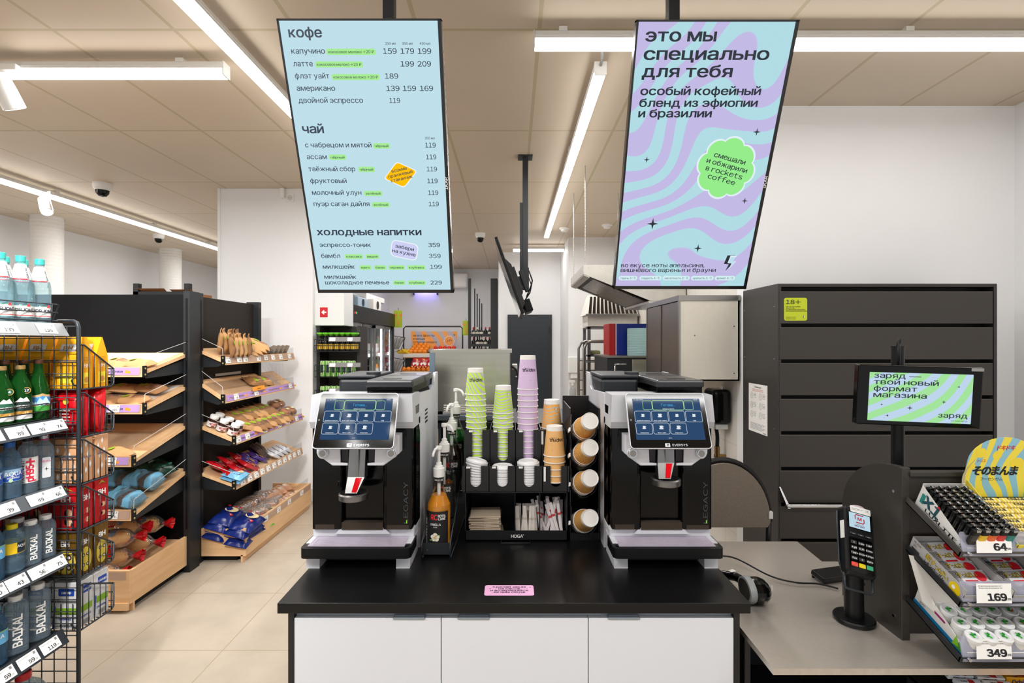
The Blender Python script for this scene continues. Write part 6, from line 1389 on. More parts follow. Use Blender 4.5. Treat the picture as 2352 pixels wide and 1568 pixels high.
many(RB, 2, [PB[0], PB[1], PB[3], PB[2], PB[5], PB[4]], [(.30 + .085 * (i % 8), .2 + .42 * (i // 8), .005 + .03 * (i // 8), 62 + RND.uniform(-14, 14), 10 if i > 7 else 4, f'{nth[i % 8]} in the {("front", "rear")[i // 8]} row of the third shelf') for i in range(15)], 'kraft bag with baked roll', 'kraft bags on the third shelf of the right rack')
P_BUN = Proto(lambda: (lambda o: (MB(T(0, 0, .03)).ball(.05, .05, .032, 16).build('bun_crust', M_CRUST, o), MB(T(0, 0, .03)).ball(.056, .064, .036, 14).build('clear_bag', FILM, o), MB(T(-.01, -.01, .0665)).box(-.02, .02, -.012, .012, 0, .001).build('paper_tag', mat('tag_cream', '#e8dcb0', .5), o), o)[3])(thing('bagged_bun', '', 'bun')))
for i in range(4): P_BUN.put(RB.at(2, .98 + .1 * (i % 2), .3 + .4 * (i // 2), .01 + .02 * (i // 2)), f'round bun in a clear bag, {("nearer", "farther")[i % 2]} one in the {("front", "rear")[i // 2]} of the third shelf end', 'bagged buns')
def flat_pack(nm, c, c2, c3, w=.12, l=.16, h=.035, seed=1, spots=3):
    def fn():
        o = thing('bread_packet', '', 'packet')
        MB().pillow(w, l, h, 0, nu=10, nv=10, seal=.008, wob=.22, rnd=random.Random(seed)).build('wrapper', mat('packet_' + nm, c, .2, var=.12, scale=30, bump=.5), o)
        p = MB(T(0, 0, h * 1.02)); p.poly(circ(w * .22, 16, -w * .08, l * .18, l * .1), 1); p.poly(circ(w * .3, 16, .0, -l * .16, l * .16), 2, T(0, 0, .0004)); p.text('хлеб', .02, T(-w * .08, l * .14, .001), 0, 'C', 1, .04)
        for i in range(spots): p.poly(circ(w * .07, 10, (i - 1) * w * .27, -l * .4), 1)
        p.build('print', [INKW, mat('pk2_' + nm, c2, .4), mat('pk3_' + nm, c3, .4)], o); return o
    return Proto(fn)
P_RD = flat_pack('red', '#b3121d', '#1f3f9a', '#e2a45a', .115, .16, .04, 4); P_VI = flat_pack('violet', '#4a2f86', '#8a78c0', '#c99a58', .1, .16, .035, 6); P_BL = flat_pack('sky', '#79b6da', '#12357e', '#ecd2a0', .14, .17, .03, 8); P_OR = flat_pack('mixed', '#dfe3ea', '#2c79b8', '#cc3322', .12, .16, .04, 9)
many(RB, 3, P_RD, [(.09 + .07 * (i % 5), .3 + .38 * (i // 5), .006 + .022 * (i % 2), 58 + 6 * (i % 3), 22, f'{nth[i % 5]} in the {("front", "rear")[i // 5]} row of the fourth shelf') for i in range(10)], 'red bread packet', 'red bread packets')
for i in range(2): P_BL.put(RB.at(3, .09, .2, .004 + .026 * i, 96), f'sky blue bread packet, {("lower", "upper")[i]} of the two at the near shelf end', 'sky blue bread packets')
many(RB, 3, P_VI, [(.40 + .075 * i, .45 + .12 * (i % 2), .02, 55, 18, f'{nth[i]} on the fourth shelf of the right rack') for i in range(4)], 'violet bread packet', 'violet bread packets')
def tray_cake():
    o = thing('boxed_cake', '', 'cake'); MB().rbox(-.05, .05, -.08, .08, 0, .03, .006).build('cake_slice', M_CRUST2, o); MB().rbox(-.055, .055, -.085, .085, 0, .042, .006).build('clear_box', FILM, o); MB(T(0, 0, .0425)).box(-.02, .02, -.05, .05, 0, .0008).build('paper_tag', mat('tag_cream', '#e8dcb0'), o); return o
P_CK = Proto(tray_cake)
for i in range(2): P_CK.put(RB.at(3, .62 + .06 * i, .55, .03, 62) @ RX(38), f'cake in a clear box propped up on the fourth shelf, {("nearer", "farther")[i]} one', 'boxed cakes on the fourth shelf')
many(RB, 3, P_OR, [(.74 + .08 * i, .32, .01, 66, 20, f'{nth[i]} at the far part of the fourth shelf') for i in range(4)], 'white, blue and red bread packet', 'mixed bread packets')
def loose_bag(nm, fill, w, l, h, clip):
    def fn():
        o = thing('bagged_loaf', '', 'loaf')
        b = MB(T(0, 0, h * .48))
        b.surf(lambda u, v: (w / 2 * (abs(cos(2 * pi * u)) ** .75) * (1 if cos(2 * pi * u) > 0 else -1) * sqrt(max(.0, 1 - abs(2 * v - 1) ** 3.2)), (v - .5) * l, h / 2 * (abs(sin(2 * pi * u)) ** .75) * (1 if sin(2 * pi * u) > 0 else -1) * sqrt(max(.0, 1 - abs(2 * v - 1) ** 3.2)) * (1 + .05 * sin(26 * v))), 16, 14, 0); b.build('bread_crust', fill, o)
        g = MB(T(0, 0, h * .5)); g.surf(lambda u, v: ((w * .54 * (1 - max(0, v - .78) * 4.0) * (.4 + .6 * min(1, v * 6)) + .002) * cos(2 * pi * u), (v - .5) * l * 1.06 + (.03 if v > .78 else 0), (h * .56 * (1 - max(0, v - .78) * 4.0) * (.4 + .6 * min(1, v * 6)) + .002) * sin(2 * pi * u) * (1 + .08 * sin(14 * u * pi))), 16, 16, 0); g.build('clear_bag', FILM, o)
        if clip:
            c = MB(T(0, l * .56, h * .5)); c.surf(lambda u, v: ((.006 + .03 * v) * (1 + .25 * sin(10 * pi * u)) * cos(2 * pi * u), .065 * v, (.006 + .026 * v) * (1 + .25 * sin(8 * pi * u)) * sin(2 * pi * u)), 16, 5, 0); c.build('bag_tail', clip, o)
            p = MB(T(0, -.01, 0)); p.surf(lambda u, v: (w * .545 * cos(pi * (.22 + .4 * u)), -.045 + .08 * v, h * .5 + h * .57 * sin(pi * (.22 + .4 * u))), 8, 4, 0); p.surf(lambda u, v: (w * .55 * cos(pi * (.3 + .2 * u)), .045 + .035 * v, h * .5 + h * .575 * sin(pi * (.3 + .2 * u))), 6, 3, 1); p.build('print', [mat('loaf_red', '#b3222c', .3), mat('loaf_blue', '#2f6fa8', .3)], o)
        return o
    return Proto(fn)
M_WHB = mat('white_loaf', '#efb462', .5, var=.16, scale=18, bump=.2); M_REDF = mat('red_film', '#d8121f', .2, var=.3, scale=60, bump=.6)
P_LF = loose_bag('white', M_WHB, .115, .27, .1, M_REDF); P_LB = loose_bag('rye', M_RYE, .1, .2, .08, None); P_GN = loose_bag('dark', M_CRUST, .085, .17, .06, None); P_CR = loose_bag('roll', M_CRUST2, .085, .15, .06, None)
LFI = [(-.27, .12, .06, -84), (-.62, .1, .06, -80), (-.29, .36, .06, -78), (-.64, .36, .06, -86), (-.26, .64, .05, -80), (-.6, .62, .05, -85), (-.42, .22, .15, -80), (-.30, .46, .16, -76), (-.36, .74, .14, -84), (-.96, .2, .06, -84), (-.95, .5, .05, -84), (-.72, .5, .15, -82), (-.28, .9, .1, -82), (-.5, .9, .2, -80)]
for i, (x, u, h, yaw) in enumerate(LFI): P_LF.put(RA.bin(x, u, h, yaw), f'white loaf with red bag tail, {ORD[i]} of those in the left rack bin', 'white loaves in the left rack bin')
M_BLU = mat('film_blue', '#6fb4d8', .25, var=.1, bump=.4)
def rye_blue():
    o = thing('rye_bread_bag', '', 'loaf'); MB().rbox(-.05, .05, -.075, .075, .002, .075, .02, seg=3).build('bread_crust', M_RYE, o)
    MB().pillow(.125, .185, .1, 0, wob=.1).build('clear_bag', FILM, o); MB(T(0, .055, 0)).pillow(.128, .08, .102, 0, wob=.15).build('bag_tail', M_BLU, o); MB(T(0, -.05, 0)).pillow(.127, .06, .1, 0, wob=.1).build('print_band', M_BLU, o); return o
P_RB = Proto(rye_blue)
for i in range(10): P_RB.put(RA.at(3, -.1 - .145 * (i % 5), .17 + .32 * (i // 5), .004 + .02 * (i // 5), 80 + RND.uniform(-10, 10), 4), f'rye bread in a blue and clear bag, {pl[i % 5].replace(" of", "").replace(" on", "")} in the {("front", "rear")[i // 5]} row', 'rye bread bags')
P_DG = flat_pack('green', '#12352a', '#2f5a45', '#1d1712', .16, .2, .09, 12)
for i in range(5): P_DG.put(RA.at(3, -.14 - .16 * i, .75, .03, 70 + 10 * (i % 3), 8), f'dark green bread bag, {pl[i].replace(" of", "").replace(" on", "")} along the back of the fourth shelf', 'dark green bread bags')
# bin of the sideways rack
P_TS = flat_pack('toast', '#10256e', '#c3202c', '#ead9a6', .16, .27, .075, 14)
for i in range(8): P_TS.put(RB.bin(.1 + .03 * (i % 2) + (.0 if i < 4 else .01), .22 if i < 4 else .7, .012 + .034 * (i % 4), 92 + RND.uniform(-7, 7)), f'navy bag of flat wheat bread, {ORD[i % 4]} from the bottom of the {("front", "rear")[i // 4]} pile', 'navy flatbread bags')
for i in range(4): P_CK.put(RB.bin(.34 + .1 * i, .3, .05, 10), f'cake in a clear box in the right rack bin, {nth[i]} of the row', 'boxed cakes in the bin')
for i in range(12): (P_GN if i % 2 else P_CR).put(RB.bin(.42 + .072 * (i % 6), .5 + .3 * (i // 6), .06 + .03 * (i // 6), 70 + RND.uniform(-20, 20)), f'{("dark", "golden")[i % 2]} roll in a clear bag, {nth[i % 6]} in the {("front", "rear")[i // 6]} bin row', 'bagged rolls in the bin')
P_HD = flat_pack('peach', '#d9a98a', '#c8772e', '#f0e0cc', .08, .2, .06, 17)
for i in range(6): P_HD.put(RB.bin(.82 + .1 * (i % 3), .28 + .36 * (i // 3), .05 + .03 * (i // 3), 66 + 6 * (i % 2)), f'peach coloured bun packet, {nth[i % 3]} in the {("front", "rear")[i // 3]} row at the bin far end', 'peach bun packets')
tag(MB().pillow(.1, .16, .03, 0, seal=.006, wob=.25).build('green_bread_packet', [mat('packet_bright_green', '#64b52a', .25, var=.15, bump=.4)], M=RB.bin(.36, .14, .04, 85)), 'bright green packet lying at the front of the right rack bin', 'packet')
# shelf behind with cartons
t = thing('storage_shelf', 'black storage shelf behind the left bread rack, only its top visible', 'shelf', None, T(-3.0, 5.0, 0))
MB().box(-.75, -.05, 0, .4, 0, 1.96).build('shelf_body', BLKM, t)
for x in (-.72, -.22): MB().box(x, x + .05, 0, .05, 1.96, 2.17).build('post', BLKM, t)
MB().box(-.72, -.2, .0, .02, 2.05, 2.09).build('rail', BLKM, t)
M_CARD = mat('cardboard', '#a9744a', .75, var=.12)
for i, (x, w, h, l) in enumerate(((-3.58, .28, .13, 'open brown cardboard box, left one on the storage shelf'), (-3.27, .2, .12, 'brown and red cardboard box, right one on the storage shelf'))):
    b = MB().rbox(-w / 2, w / 2, .03, .33, 0, h, .003).hull([(-w / 2, .03, h), (w / 2, .03, h), (w / 2, .033, h), (-w / 2, .033, h)], [(-w / 2 - .01, -.03, h + .03), (w / 2 + .01, -.03, h + .03), (w / 2 + .01, -.027, h + .03), (-w / 2 - .01, -.027, h + .03)]).box(-w * .3, w * .3, .028, .03, .03, .07, 1)
    tag(b.build('cardboard_box', [M_CARD, mat('card_red', '#b4573c', .7)], M=T(x + .02, 5.02, 1.9605)), l, 'box', 'cardboard boxes on the storage shelf')
tag(MB().rbox(-.45, .45, -.3, .3, 0, .12, .01).build('white_cooler_top', [WHT], M=T(-5.2, 5.9, 1.9)), 'white cooler top behind the water bottles', 'cooler')
# ================================================================== BACK OF THE SHOP
t = thing('drinks_gondola', 'black drinks shelving with wire baskets below the white wall panel', 'shelf', None, T(-2.0, 5.22, 0))
MB().box(0, .42, .26, .28, 0, 1.76).box(0, .03, 0, .28, 0, 1.76).box(.41, .44, 0, .28, 0, 1.76).box(.03, .41, 0, .26, 0, .08).build('shelf_frame', mat('rack_brown', '#2a2624', .5, var=.1), t)
GS = [1.5, 1.245, .99]
for z in GS:
    m = MB(); x0, x1, y0 = .03, .49, -.14
    for q in (0, .06, .12): m.tube([(x0, y0, z + q), (x1, y0, z + q)], .003, 5); m.tube([(x0, y0, z + q), (x0, .25, z + q)], .003, 5)
    for i in range(24): m.tube([(x0 + i * .02, .25, z), (x0 + i * .02, y0, z), (x0 + i * .02, y0, z + .12)], .0018, 4)
    m.build('wire_tray', WIRE, t)
    g = MB(T(.3, y0 - .008, z + .1) @ RX(-12)).box(-.13, .19, 0, .003, 0, .045).box(-.12, -.06, -.001, 0, .004, .04, 1).box(.06, .11, -.001, 0, .004, .04, 1); g.build('label_strip', [mat('strip_grey', '#7f7d7e', .35), TAGW], t)
M_CANG = swirl('can_green', '#67b83a', '#c9d8a8', 14, 4, dscale=1.2)
def can_fn():
    o = thing('drink_can', '', 'can'); b = MB().lathe([(.022, 0), (.027, .006), (.027, .15), (.023, .158)], 14); b.build('can_body', M_CANG, o)
    MB().lathe([(.0235, .156), (.024, .16), (.021, .161), (.0001, .158)], 14).build('can_top', CHROME, o); MB().box(-.012, .012, -.0275, -.027, .04, .12).build('print', NAVY, o); return o
P_CAN = Proto(can_fn)
for k, z in ((1, GS[1]), (2, GS[2])):
    for r in range(2):
        for c in range(6): P_CAN.put(T(-2.0 + .10 + c * .056, 5.12 + .07 * r, z + .004), f'green drink can, {nth[c]} from the left in the {("front", "rear")[r]} row of the {("second", "third")[k - 1]} wire tray', 'green drink cans')
def beer():
    o = thing('tagged_bottle', '', 'bottle'); MB().lathe([(.024, 0), (.026, .004), (.026, .09), (.012, .13), (.011, .17)], 14).build('bottle_glass', mat('bottle_black', '#0d0d0b', .15), o)
    MB().lathe([(.0265, .02), (.0265, .07)], 14).build('label', mat('label_straw', '#c9a32c', .5), o); MB().lathe([(.013, .155), (.034, .175), (.03, .185), (.0001, .186)], 12).build('neck_tag', mat('tag_green', '#63c41f', .4, var=.2), o); return o
P_BE = Proto(beer)
for r in range(2):
    for c in range(7): P_BE.put(T(-2.0 + .075 + c * .056, 5.11 + .08 * r, GS[0] + .004), f'dark bottle with green neck tag, {nth[c]} from the left in the {("front", "rear")[r]} row', 'dark tagged bottles')
P_SN = flat_pack('snack', '#6a6a72', '#b6482c', '#d8d4cc', .09, .13, .03, 21)
t = thing('snack_stand', 'narrow snack stand between the drinks shelving and the glass fridge', 'stand', None, T(-1.78, 5.64, 0))
MB().box(0, .17, .1, .12, 0, 1.40).build('back_panel', BLKM, t)
for z in (1.34, 1.12, .95, .8): MB().box(.0, .17, -.08, .1, z - .02, z - .01).box(.0, .17, -.085, -.08, z - .02, z + .02, 1).build('tray', [BLKM, TAGW], t)
for k, z in enumerate((1.34, 1.12, .95)):
    for c in range(2): P_SN.put(T(-1.735 + .085 * c, 5.65, z + .07 - .0) @ RX(74), f'snack bag, {nth[c]} from the left on the {("upper", "middle", "lower")[k]} tray of the narrow stand', 'snack bags on the narrow stand')

# glass door fridge
t = thing('glass_door_fridge', 'long black fridge with sliding glass doors along the left wall', 'fridge', None, T(-1.85, 5.75, 0))
LN = 2.25
MB().box(-.7, -.66, 0, LN, .1, 2.02).box(-.66, -.0, 0, .04, .1, 2.02).box(-.66, -.0, LN - .04, LN, .1, 2.02).box(-.7, 0, 0, LN, .0, .12).build('body', BLKM, t)
MB().rbox(-.7, .012, 0, LN, 1.83, 2.03, .004).box(.012, .014, .12, .3, 1.92, 1.96, 1).box(.0142, .0146, .2, .23, 1.93, 1.95, 2).box(.0142, .0146, .26, .275, 1.93, 1.95, 3).build('header', [BLK, BLKG, glow('led_digits', '#ff2a22', 3, gloss=0), glow('led_green', '#2bff6a', 3, gloss=0)], t)
dw = (LN - .08) / 4
for i in range(4):
    y = .04 + i * dw; xo = -.0 if i % 2 == 0 else -.03
    f = MB().box(xo - .025, xo, y, y + .035, .13, 1.82).box(xo - .025, xo, y + dw - .035, y + dw, .13, 1.82).box(xo - .025, xo, y, y + dw, 1.78, 1.82).box(xo - .025, xo, y, y + dw, .13, .18).build('door', mat('door_alu', '#8e8f90', .35, metal=.7), t)
    MB().box(xo - .014, xo - .01, y + .03, y + dw - .03, .17, 1.79).build('door_glass', glass('fridge_glass', (.9, .92, .92), .09, .02), f)
for z in (.5, .8, 1.1, 1.4): MB().box(-.6, -.08, .04, LN - .04, z, z + .012).box(-.08, -.075, .04, LN - .04, z - .01, z + .035, 1).build('shelf_tray', [mat('shelf_white', '#d8dadb', .4), TAGW], t)
for y in (.06, .04 + dw, .04 + 2 * dw, .04 + 3 * dw, LN - .06): MB().box(-.06, -.045, y - .012, y + .012, .2, 1.78).build('light_strip', glow('fridge_led', '#f2f6ff', 22, gloss=0), t)
MB().box(-.655, -.65, .04, LN - .04, .12, 1.82).build('inner_wall', mat('fridge_inner', '#c3c4c5', .5), t)
FC = ['#d9a06a', '#c6b1a2', '#c4776f', '#b8bfa0', '#e6dfd4', '#d98c3c', '#94a86e']
def groc(c, kind):
    def fn():
        o = thing('chilled_carton' if kind else 'chilled_bottle', '', 'carton' if kind else 'bottle')
        if kind: MB().rbox(-.05, .05, -.06, .06, 0, .16, .008).box(-.051, .051, -.061, .061, .04, .1, 1).build('pack', [mat('chill_' + c, c, .45), LWHT], o)
        else: MB().lathe([(.04, 0), (.042, .01), (.042, .16), (.02, .22), (.018, .25)], 14).lathe([(.02, .245), (.02, .27), (.0001, .27)], 12, 1).build('pack', [mat('chill_' + c, c, .35), mat('cap_pink', '#c86a6a', .4)], o)
        return o
    return Proto(fn)
FP = [groc(c, i % 3) for i, c in enumerate(FC)]
for k, z in enumerate((.5, .8, 1.1, 1.4)):
    for i in range(12): FP[(i * 5 + k * 3 + i // 3) % 7].put(T(-1.85 - .17, 5.75 + .14 + i * .178, z + .0125) @ RZ(RND.uniform(-6, 6)), f'chilled {("carton" if ((i * 5 + k * 3 + i // 3) % 7) % 3 else "bottle")}, {nth[i]} from the near end on the {("lowest", "second", "third", "top")[k]} fridge shelf', 'chilled goods behind the fridge glass')
for i, (y, w, h, c) in enumerate(((5.95, .35, .14, '#3a3d40'), (6.5, .4, .13, '#9fb4c6'), (7.2, .4, .16, '#e8e6e3'))):
    tag(MB().rbox(-.2, .1, -w / 2, w / 2, 0, h, .01).cyl((.101, 0, h * .5), (.106, 0, h * .5), h * .36, n=18, m=1).build('fridge_top_box', [mat('top_box' + str(i), c, .5), BLKM], M=T(-2.0, y, 2.031)), ('dark folded panel lying nearest on the fridge roof', 'pale blue box with a fan on the fridge roof', 'white carton at the far end of the fridge roof')[i], 'box')
tag(MB().hull([(-.3, 0, 0), (.16, 0, 0), (.16, 1.1, 0), (-.3, 1.1, 0)], [(-.3, 0, .03), (.1, 0, .03), (.1, 1.0, .03), (-.3, 1.0, .03)]).build('ceiling_duct_plate', [mat('plate_grey', '#6d6f6e', .4, metal=.5)], M=T(-2.1, 5.9, 2.27)), 'grey metal plate hanging above the fridge', 'plate')
tag(MB().rbox(-.32, .28, 0, 2.4, 0, .08, .01).build('wall_box_beam', [WHT], M=T(-2.28, 5.6, 2.19)), 'white box beam on the wall above the fridge', 'beam')

def hangsign(label, M, w, h):
    o = thing('hanging_sign', label, 'sign', 'yellow-green hanging signs', M)
    m = MB(FRONT); m.prism(rrect(w, h, .02), 0, .004)
    for sx, a in ((-.02, 12), (.03, -14)): m.poly([(-.006, -.1), (.006, -.1), (.004, .05), (-.004, .05)], 1, T(sx, 0, .0046) @ RZ(a)); m.poly(circ(.022, 10, 0, .065), 1, T(sx, 0, .0046) @ RZ(a))
    m.text('готовая еда', .014, T(-w * .42, -h * .44, .0046), 2, 'L'); m.build('sign_plate', [mat('sign_lime', '#9fb41a', .5, var=.03), mat('sign_orange', '#dd7f3a', .5), INK], o)
    MB().cyl((0, .01, h / 2), (0, .01, h / 2 + .04), .004, n=6).build('hook', BLKM, o)
hangsign('yellow-green sign with orange cutlery hanging at the fridge end', T(-1.80, 8.05, 1.955), .135, .27)
hangsign('yellow-green sign mostly hidden beside the wine shelf', T(-.82, 9.1, 1.84), .12, .26)

# fruit stand
t = thing('fruit_stand', 'fruit stand with an orange and lilac discount banner and a tube frame', 'stand', None, T(-1.55, 9.9, 0))
MB().tube([(-.62, .3, 0), (-.62, .3, 1.86), (-.58, .3, 1.9), (.52, .3, 1.9), (.56, .3, 1.86), (.56, .3, 0)], .014, 8).build('tube_frame', BLKM, t)
p = MB(T(0, .25, 1.63) @ FRONT).box(-.46, .46, -.17, .17, 0, .006, 0)
for i, s in enumerate(('на все фрукты', 'и овощи', 'созрела скидка')): p.text(s, .058, T(-.42, .07 - .065 * i, .008), 1, 'L', 1.1, .01)
p.poly([(.1 * (1 + .1 * cos(10 * a)) * cos(a), .1 * (1 + .1 * cos(10 * a)) * sin(a)) for a in [2 * pi * k / 80 for k in range(80)]], 2, T(.3, -.02, .008)); p.poly([(.09 * (1 + .1 * cos(10 * a)) * cos(a), .09 * (1 + .1 * cos(10 * a)) * sin(a)) for a in [2 * pi * k / 80 for k in range(80)]], 3, T(.3, -.02, .0085)); p.text('-10%', .05, T(.3, -.03, .009) @ RZ(10), 1, 'C', 1, .01)
p.poly(star4(.03, .4, .1), 1, T(0, 0, .008)); p.build('banner', [swirl('banner_swirl', '#f3a34e', '#b9b1bb', 1.5, 6, dscale=1.5, rot=(0, .5, 0)), NAVY, INKW, mat('banner_orange', '#f0a050', .5)], t)
for k, (z, y) in enumerate(((1.28, -.05), (.94, -.2))):
    MB(T(0, y, z) @ RX(14)).box(-.55, .5, 0, .36, 0, .015).box(-.55, .5, 0, .015, 0, .1).box(-.56, -.545, 0, .36, 0, .1).box(-.04, -.03, 0, .36, 0, .1).box(.49, .505, 0, .36, 0, .1).build('crate', M_WD, t)
    MB(T(0, y, z) @ RX(14)).box(-.55, .5, -.008, 0, .02, .08).build('price_strip', TAGW, t)
MB().box(-.55, .5, .1, .14, 0, 1.4).build('support', BLKM, t)
def fruit(nm, c, r, cat):
    def fn():
        o = thing(nm, '', cat); MB().ball(r, r, r * .94, 14).build('fruit_flesh', mat('fruit_' + nm, c, .45, var=.12, bump=.05), o); MB().cyl((0, 0, r * .9), (0, 0, r * .97), r * .12, n=8).build('stem', mat('stem_green', '#4c6a24', .6), o); return o
    return Proto(fn)
P_OG = fruit('orange_fruit', '#f08a18', .05, 'orange'); P_TM = fruit('tomato', '#e0331a', .042, 'tomato')
for i in range(15): P_OG.put(T(-1.55 - .42 + .09 * (i % 4) + .02 * (i // 4), 9.93 + .08 * (i // 4) - .02, 1.40 + .045 * (i // 4)), f'orange, {nth[i % 4]} from the left in the {ORD[i // 4]} row of the fruit crate', 'oranges')
for i in range(15): P_TM.put(T(-1.55 + .04 + .09 * (i % 5), 9.93 + .09 * (i // 5) - .02, 1.385 + .045 * (i // 5)), f'tomato, {nth[i % 5]} from the left in the {ORD[i // 5]} row of the crate', 'tomatoes')
P_BN = Proto(lambda: (lambda o: (MB().tube(bez([(-.08, 0, .03), (-.04, 0, .0), (.02, 0, -.005), (.08, 0, .03)], 4), .017, 8).build('fruit_peel', mat('banana_peel', '#e6c11c', .5, var=.1), o), MB().cyl((.08, 0, .03), (.1, 0, .045), .007, n=6).build('stem', mat('stem_green', '#4c6a24'), o), o)[2])(thing('banana', '', 'banana')))
for i in range(7): P_BN.put(T(-2.16 + .05 * (i % 4), 9.86 + .06 * (i // 4), 1.385 + .03 * (i // 4)) @ RZ(50 + 12 * (i % 3)), f'banana, {nth[i % 4]} from the left in the {("front", "rear")[i // 4]} bunch by the oranges', 'bananas')
P_RN = flat_pack('rednet', '#b3202a', '#e8b04a', '#e9e2d8', .2, .26, .09, 25)
for i in range(5): P_RN.put(T(-1.84 + .14 * i, 9.86, 1.16 + .0) @ RX(60) @ RZ(8 * (i % 3 - 1)), f'red vegetable net bag, {nth[i]} from the left in the lower crate', 'red net bags')
for i in range(6): P_OG.put(T(-2.08 + .095 * (i % 6), 9.78, 1.07), f'yellowish orange, {nth[i]} from the left at the lower crate front', 'oranges')
for i, z in enumerate((1.55, 1.15)):
    t = thing('wire_bag_holder', f'{("upper", "lower")[i]} wire holder with folded grey bags at the fruit stand', 'holder', 'wire bag holders', T(-2.1, 9.3, z))
    MB().tube([(-.1, 0, .16), (-.06, 0, -.15), (.1, -.1, -.1), (.16, -.05, .12)], .006, 5).tube([(-.1, 0, .16), (.16, -.05, .12)], .006, 5).build('wire_frame', WIRE, t)
    for q in range(3): MB(T(-.03 + .05 * q, -.03, .02) @ RY(14 + 6 * q) @ RX(80)).pillow(.05, .24, .05, 0, wob=.2).build('folded_bag', mat('bag_grey', '#8d8a88', .6, var=.2), t)

# wine shelf
t = thing('wine_shelf', 'tall dark wine shelf against the back wall', 'shelf', None, T(-.78, 9.05, 0))
WZ = [1.02, 1.30, 1.50, 1.64, 1.86]
WZ = [1.0, 1.205, 1.375, 1.522, 1.70]
MB().box(0, .05, 0, .05, 0, 2.72).box(.4, .52, 0, .3, 0, 2.72).build('side_post', BLKM, t)
for i in range(4): MB().box(.1 + .035 * i, .12 + .035 * i, .1 + .12 * i, .12 + .12 * i, 0, 2.55 - .08 * i).build('rear_post', BLKM, t)
for z in WZ: MB().rbox(.05, .4, -.01, .01, z - .01, z + .035, .003).box(.05, .4, 0, .28, z - .012, z - .004).build('shelf_board', BLKM, t)
def wine(cap, lab):
    def fn():
        o = thing('wine_bottle', '', 'wine bottle'); MB().lathe([(.034, 0), (.036, .005), (.036, .085), (.03, .1), (.014, .115), (.013, .155)], 14).build('bottle_glass', mat('wine_glass', '#0b0d0c', .12, coat=.3), o)
        MB().lathe([(.0142, .12), (.0145, .16), (.0001, .161)], 12).build('capsule', mat('capsule_' + cap, cap, .4), o); MB().lathe([(.0366, .02), (.0366, .075)], 14).build('label', mat('wine_label_' + lab, lab, .5), o); return o
    return Proto(fn)
WP = [wine('#c11f22', '#d8cfc0'), wine('#e8dcc8', '#c9c2b4'), wine('#1a1a1a', '#e4ded2'), wine('#b8262a', '#151515')]
for k, z in enumerate(WZ):
    for i in range(5): WP[(i * (3 if k % 2 else 1) + k) % 4].put(T(-.78 + .09 + i * .072, 9.13, z - .003), f'wine bottle, {nth[i]} from the left on the {("fifth", "fourth", "third", "second", "top")[k]} shelf of the wine shelf', 'wine bottles')

# ================================================================== KITCHEN BEHIND THE COUNTER
t = thing('back_worktable', 'dark work table behind the cup organizer carrying the steel appliance', 'table', None, T(-.5, 2.75, 0))
MB().box(0, 1.2, 0, .6, 1.13, 1.16).build('table_top', BLKM, t)
for x, y in ((.02, .02), (1.16, .02), (.02, .56), (1.16, .56)): MB().box(x, x + .04, y, y + .04, 0, 1.13).build('leg', BLKM, t)
MB().box(.04, 1.16, .56, .58, .1, 1.13).box(.04, 1.16, .04, .56, .5, .52).build('panel', BLKM, t)
t = thing('steel_appliance', 'stainless steel appliance seen from behind, with vent slots, behind the cups', 'appliance', None, T(-.43, 2.76, 1.161))
MB().rbox(0, .42, .0, .42, .06, .385, .004).box(-.012, .43, -.008, .43, .378, .394).build('housing', mat('steel_mirrored', '#c2c0b4', .24, metal=.9, var=.16, scale=3, stretch=(.4, 1, 14), bump=.02), t)
MB().box(-.016, .012, -.006, .3, .0, .38).build('side_panel', mat('panel_blue_grey', '#8fa6ba', .35, metal=.3), t)
m = MB()
for i in range(4): m.box(.06, .40, -.0015, 0, .055 + i * .012, .061 + i * .012)
m.build('vent_slot', mat('slot_pale', '#c9c6bd', .4), t)
MB().rbox(.01, .42, -.03, .0, .015, .045, .003).build('rear_bar', mat('bar_grey', '#6b747b', .4, metal=.5), t)
for x in (.03, .38): MB().cyl((x, .05, 0), (x, .05, .06), .018, n=12).build('foot', BLK, t)
MB().tube(bez([(-.02, .2, .12), (-.03, .1, .2), (-.02, .02, .25), (.0, .02, .28)], 5), .012, 8).build('handle', mat('handle_grey', '#9a9c9d', .4), t)
MB().tube(bez([(.43, .1, .3), (.46, .05, .27), (.47, .04, .18), (.46, .06, .05)], 5), .007, 6).rbox(.43, .46, .1, .2, .28, .31, .003, 1).build('cable', [BLK, WHT], t)

t = thing('wall_cabinet', 'stainless wall cabinet with dark sliding doors beside the charcoal cabinet', 'cabinet', None, T(1.105, 3.36, 1.34))
MB().box(0, .395, 0, .01, 0, .53).box(0, .395, .8, .81, 0, .53).box(0, .395, 0, .81, 0, .01).box(.385, .395, 0, .81, 0, .53).build('body', mat('steel_pale', '#e2dccf', .45, metal=.15, var=.05, scale=30), t)
MB().box(-.006, .4, -.006, .815, .53, .565).box(-.005, .006, -.004, .02, 0, .53).box(-.005, .006, .79, .814, 0, .53).box(-.004, .004, 0, .81, -.004, .012).build('rim', STEEL, t)
for y0, y1, x in ((.01, .42, 0), (.4, .8, -.004)): MB().box(x, x + .004, y0, y1, .01, .525).box(x - .003, x, y0, y0 + .015, .01, .525).box(x - .003, x, y1 - .015, y1, .01, .525).build('door', mat('door_bronze', '#6a645d', .3, metal=.6, var=.1), t)
s = MB()
for x, z in ((.36, .05), (.36, .36), (.1, .3)): s.cyl((x, -.002, z), (x, 0, z), .004, n=8)
s.build('screw', BLKM, t)
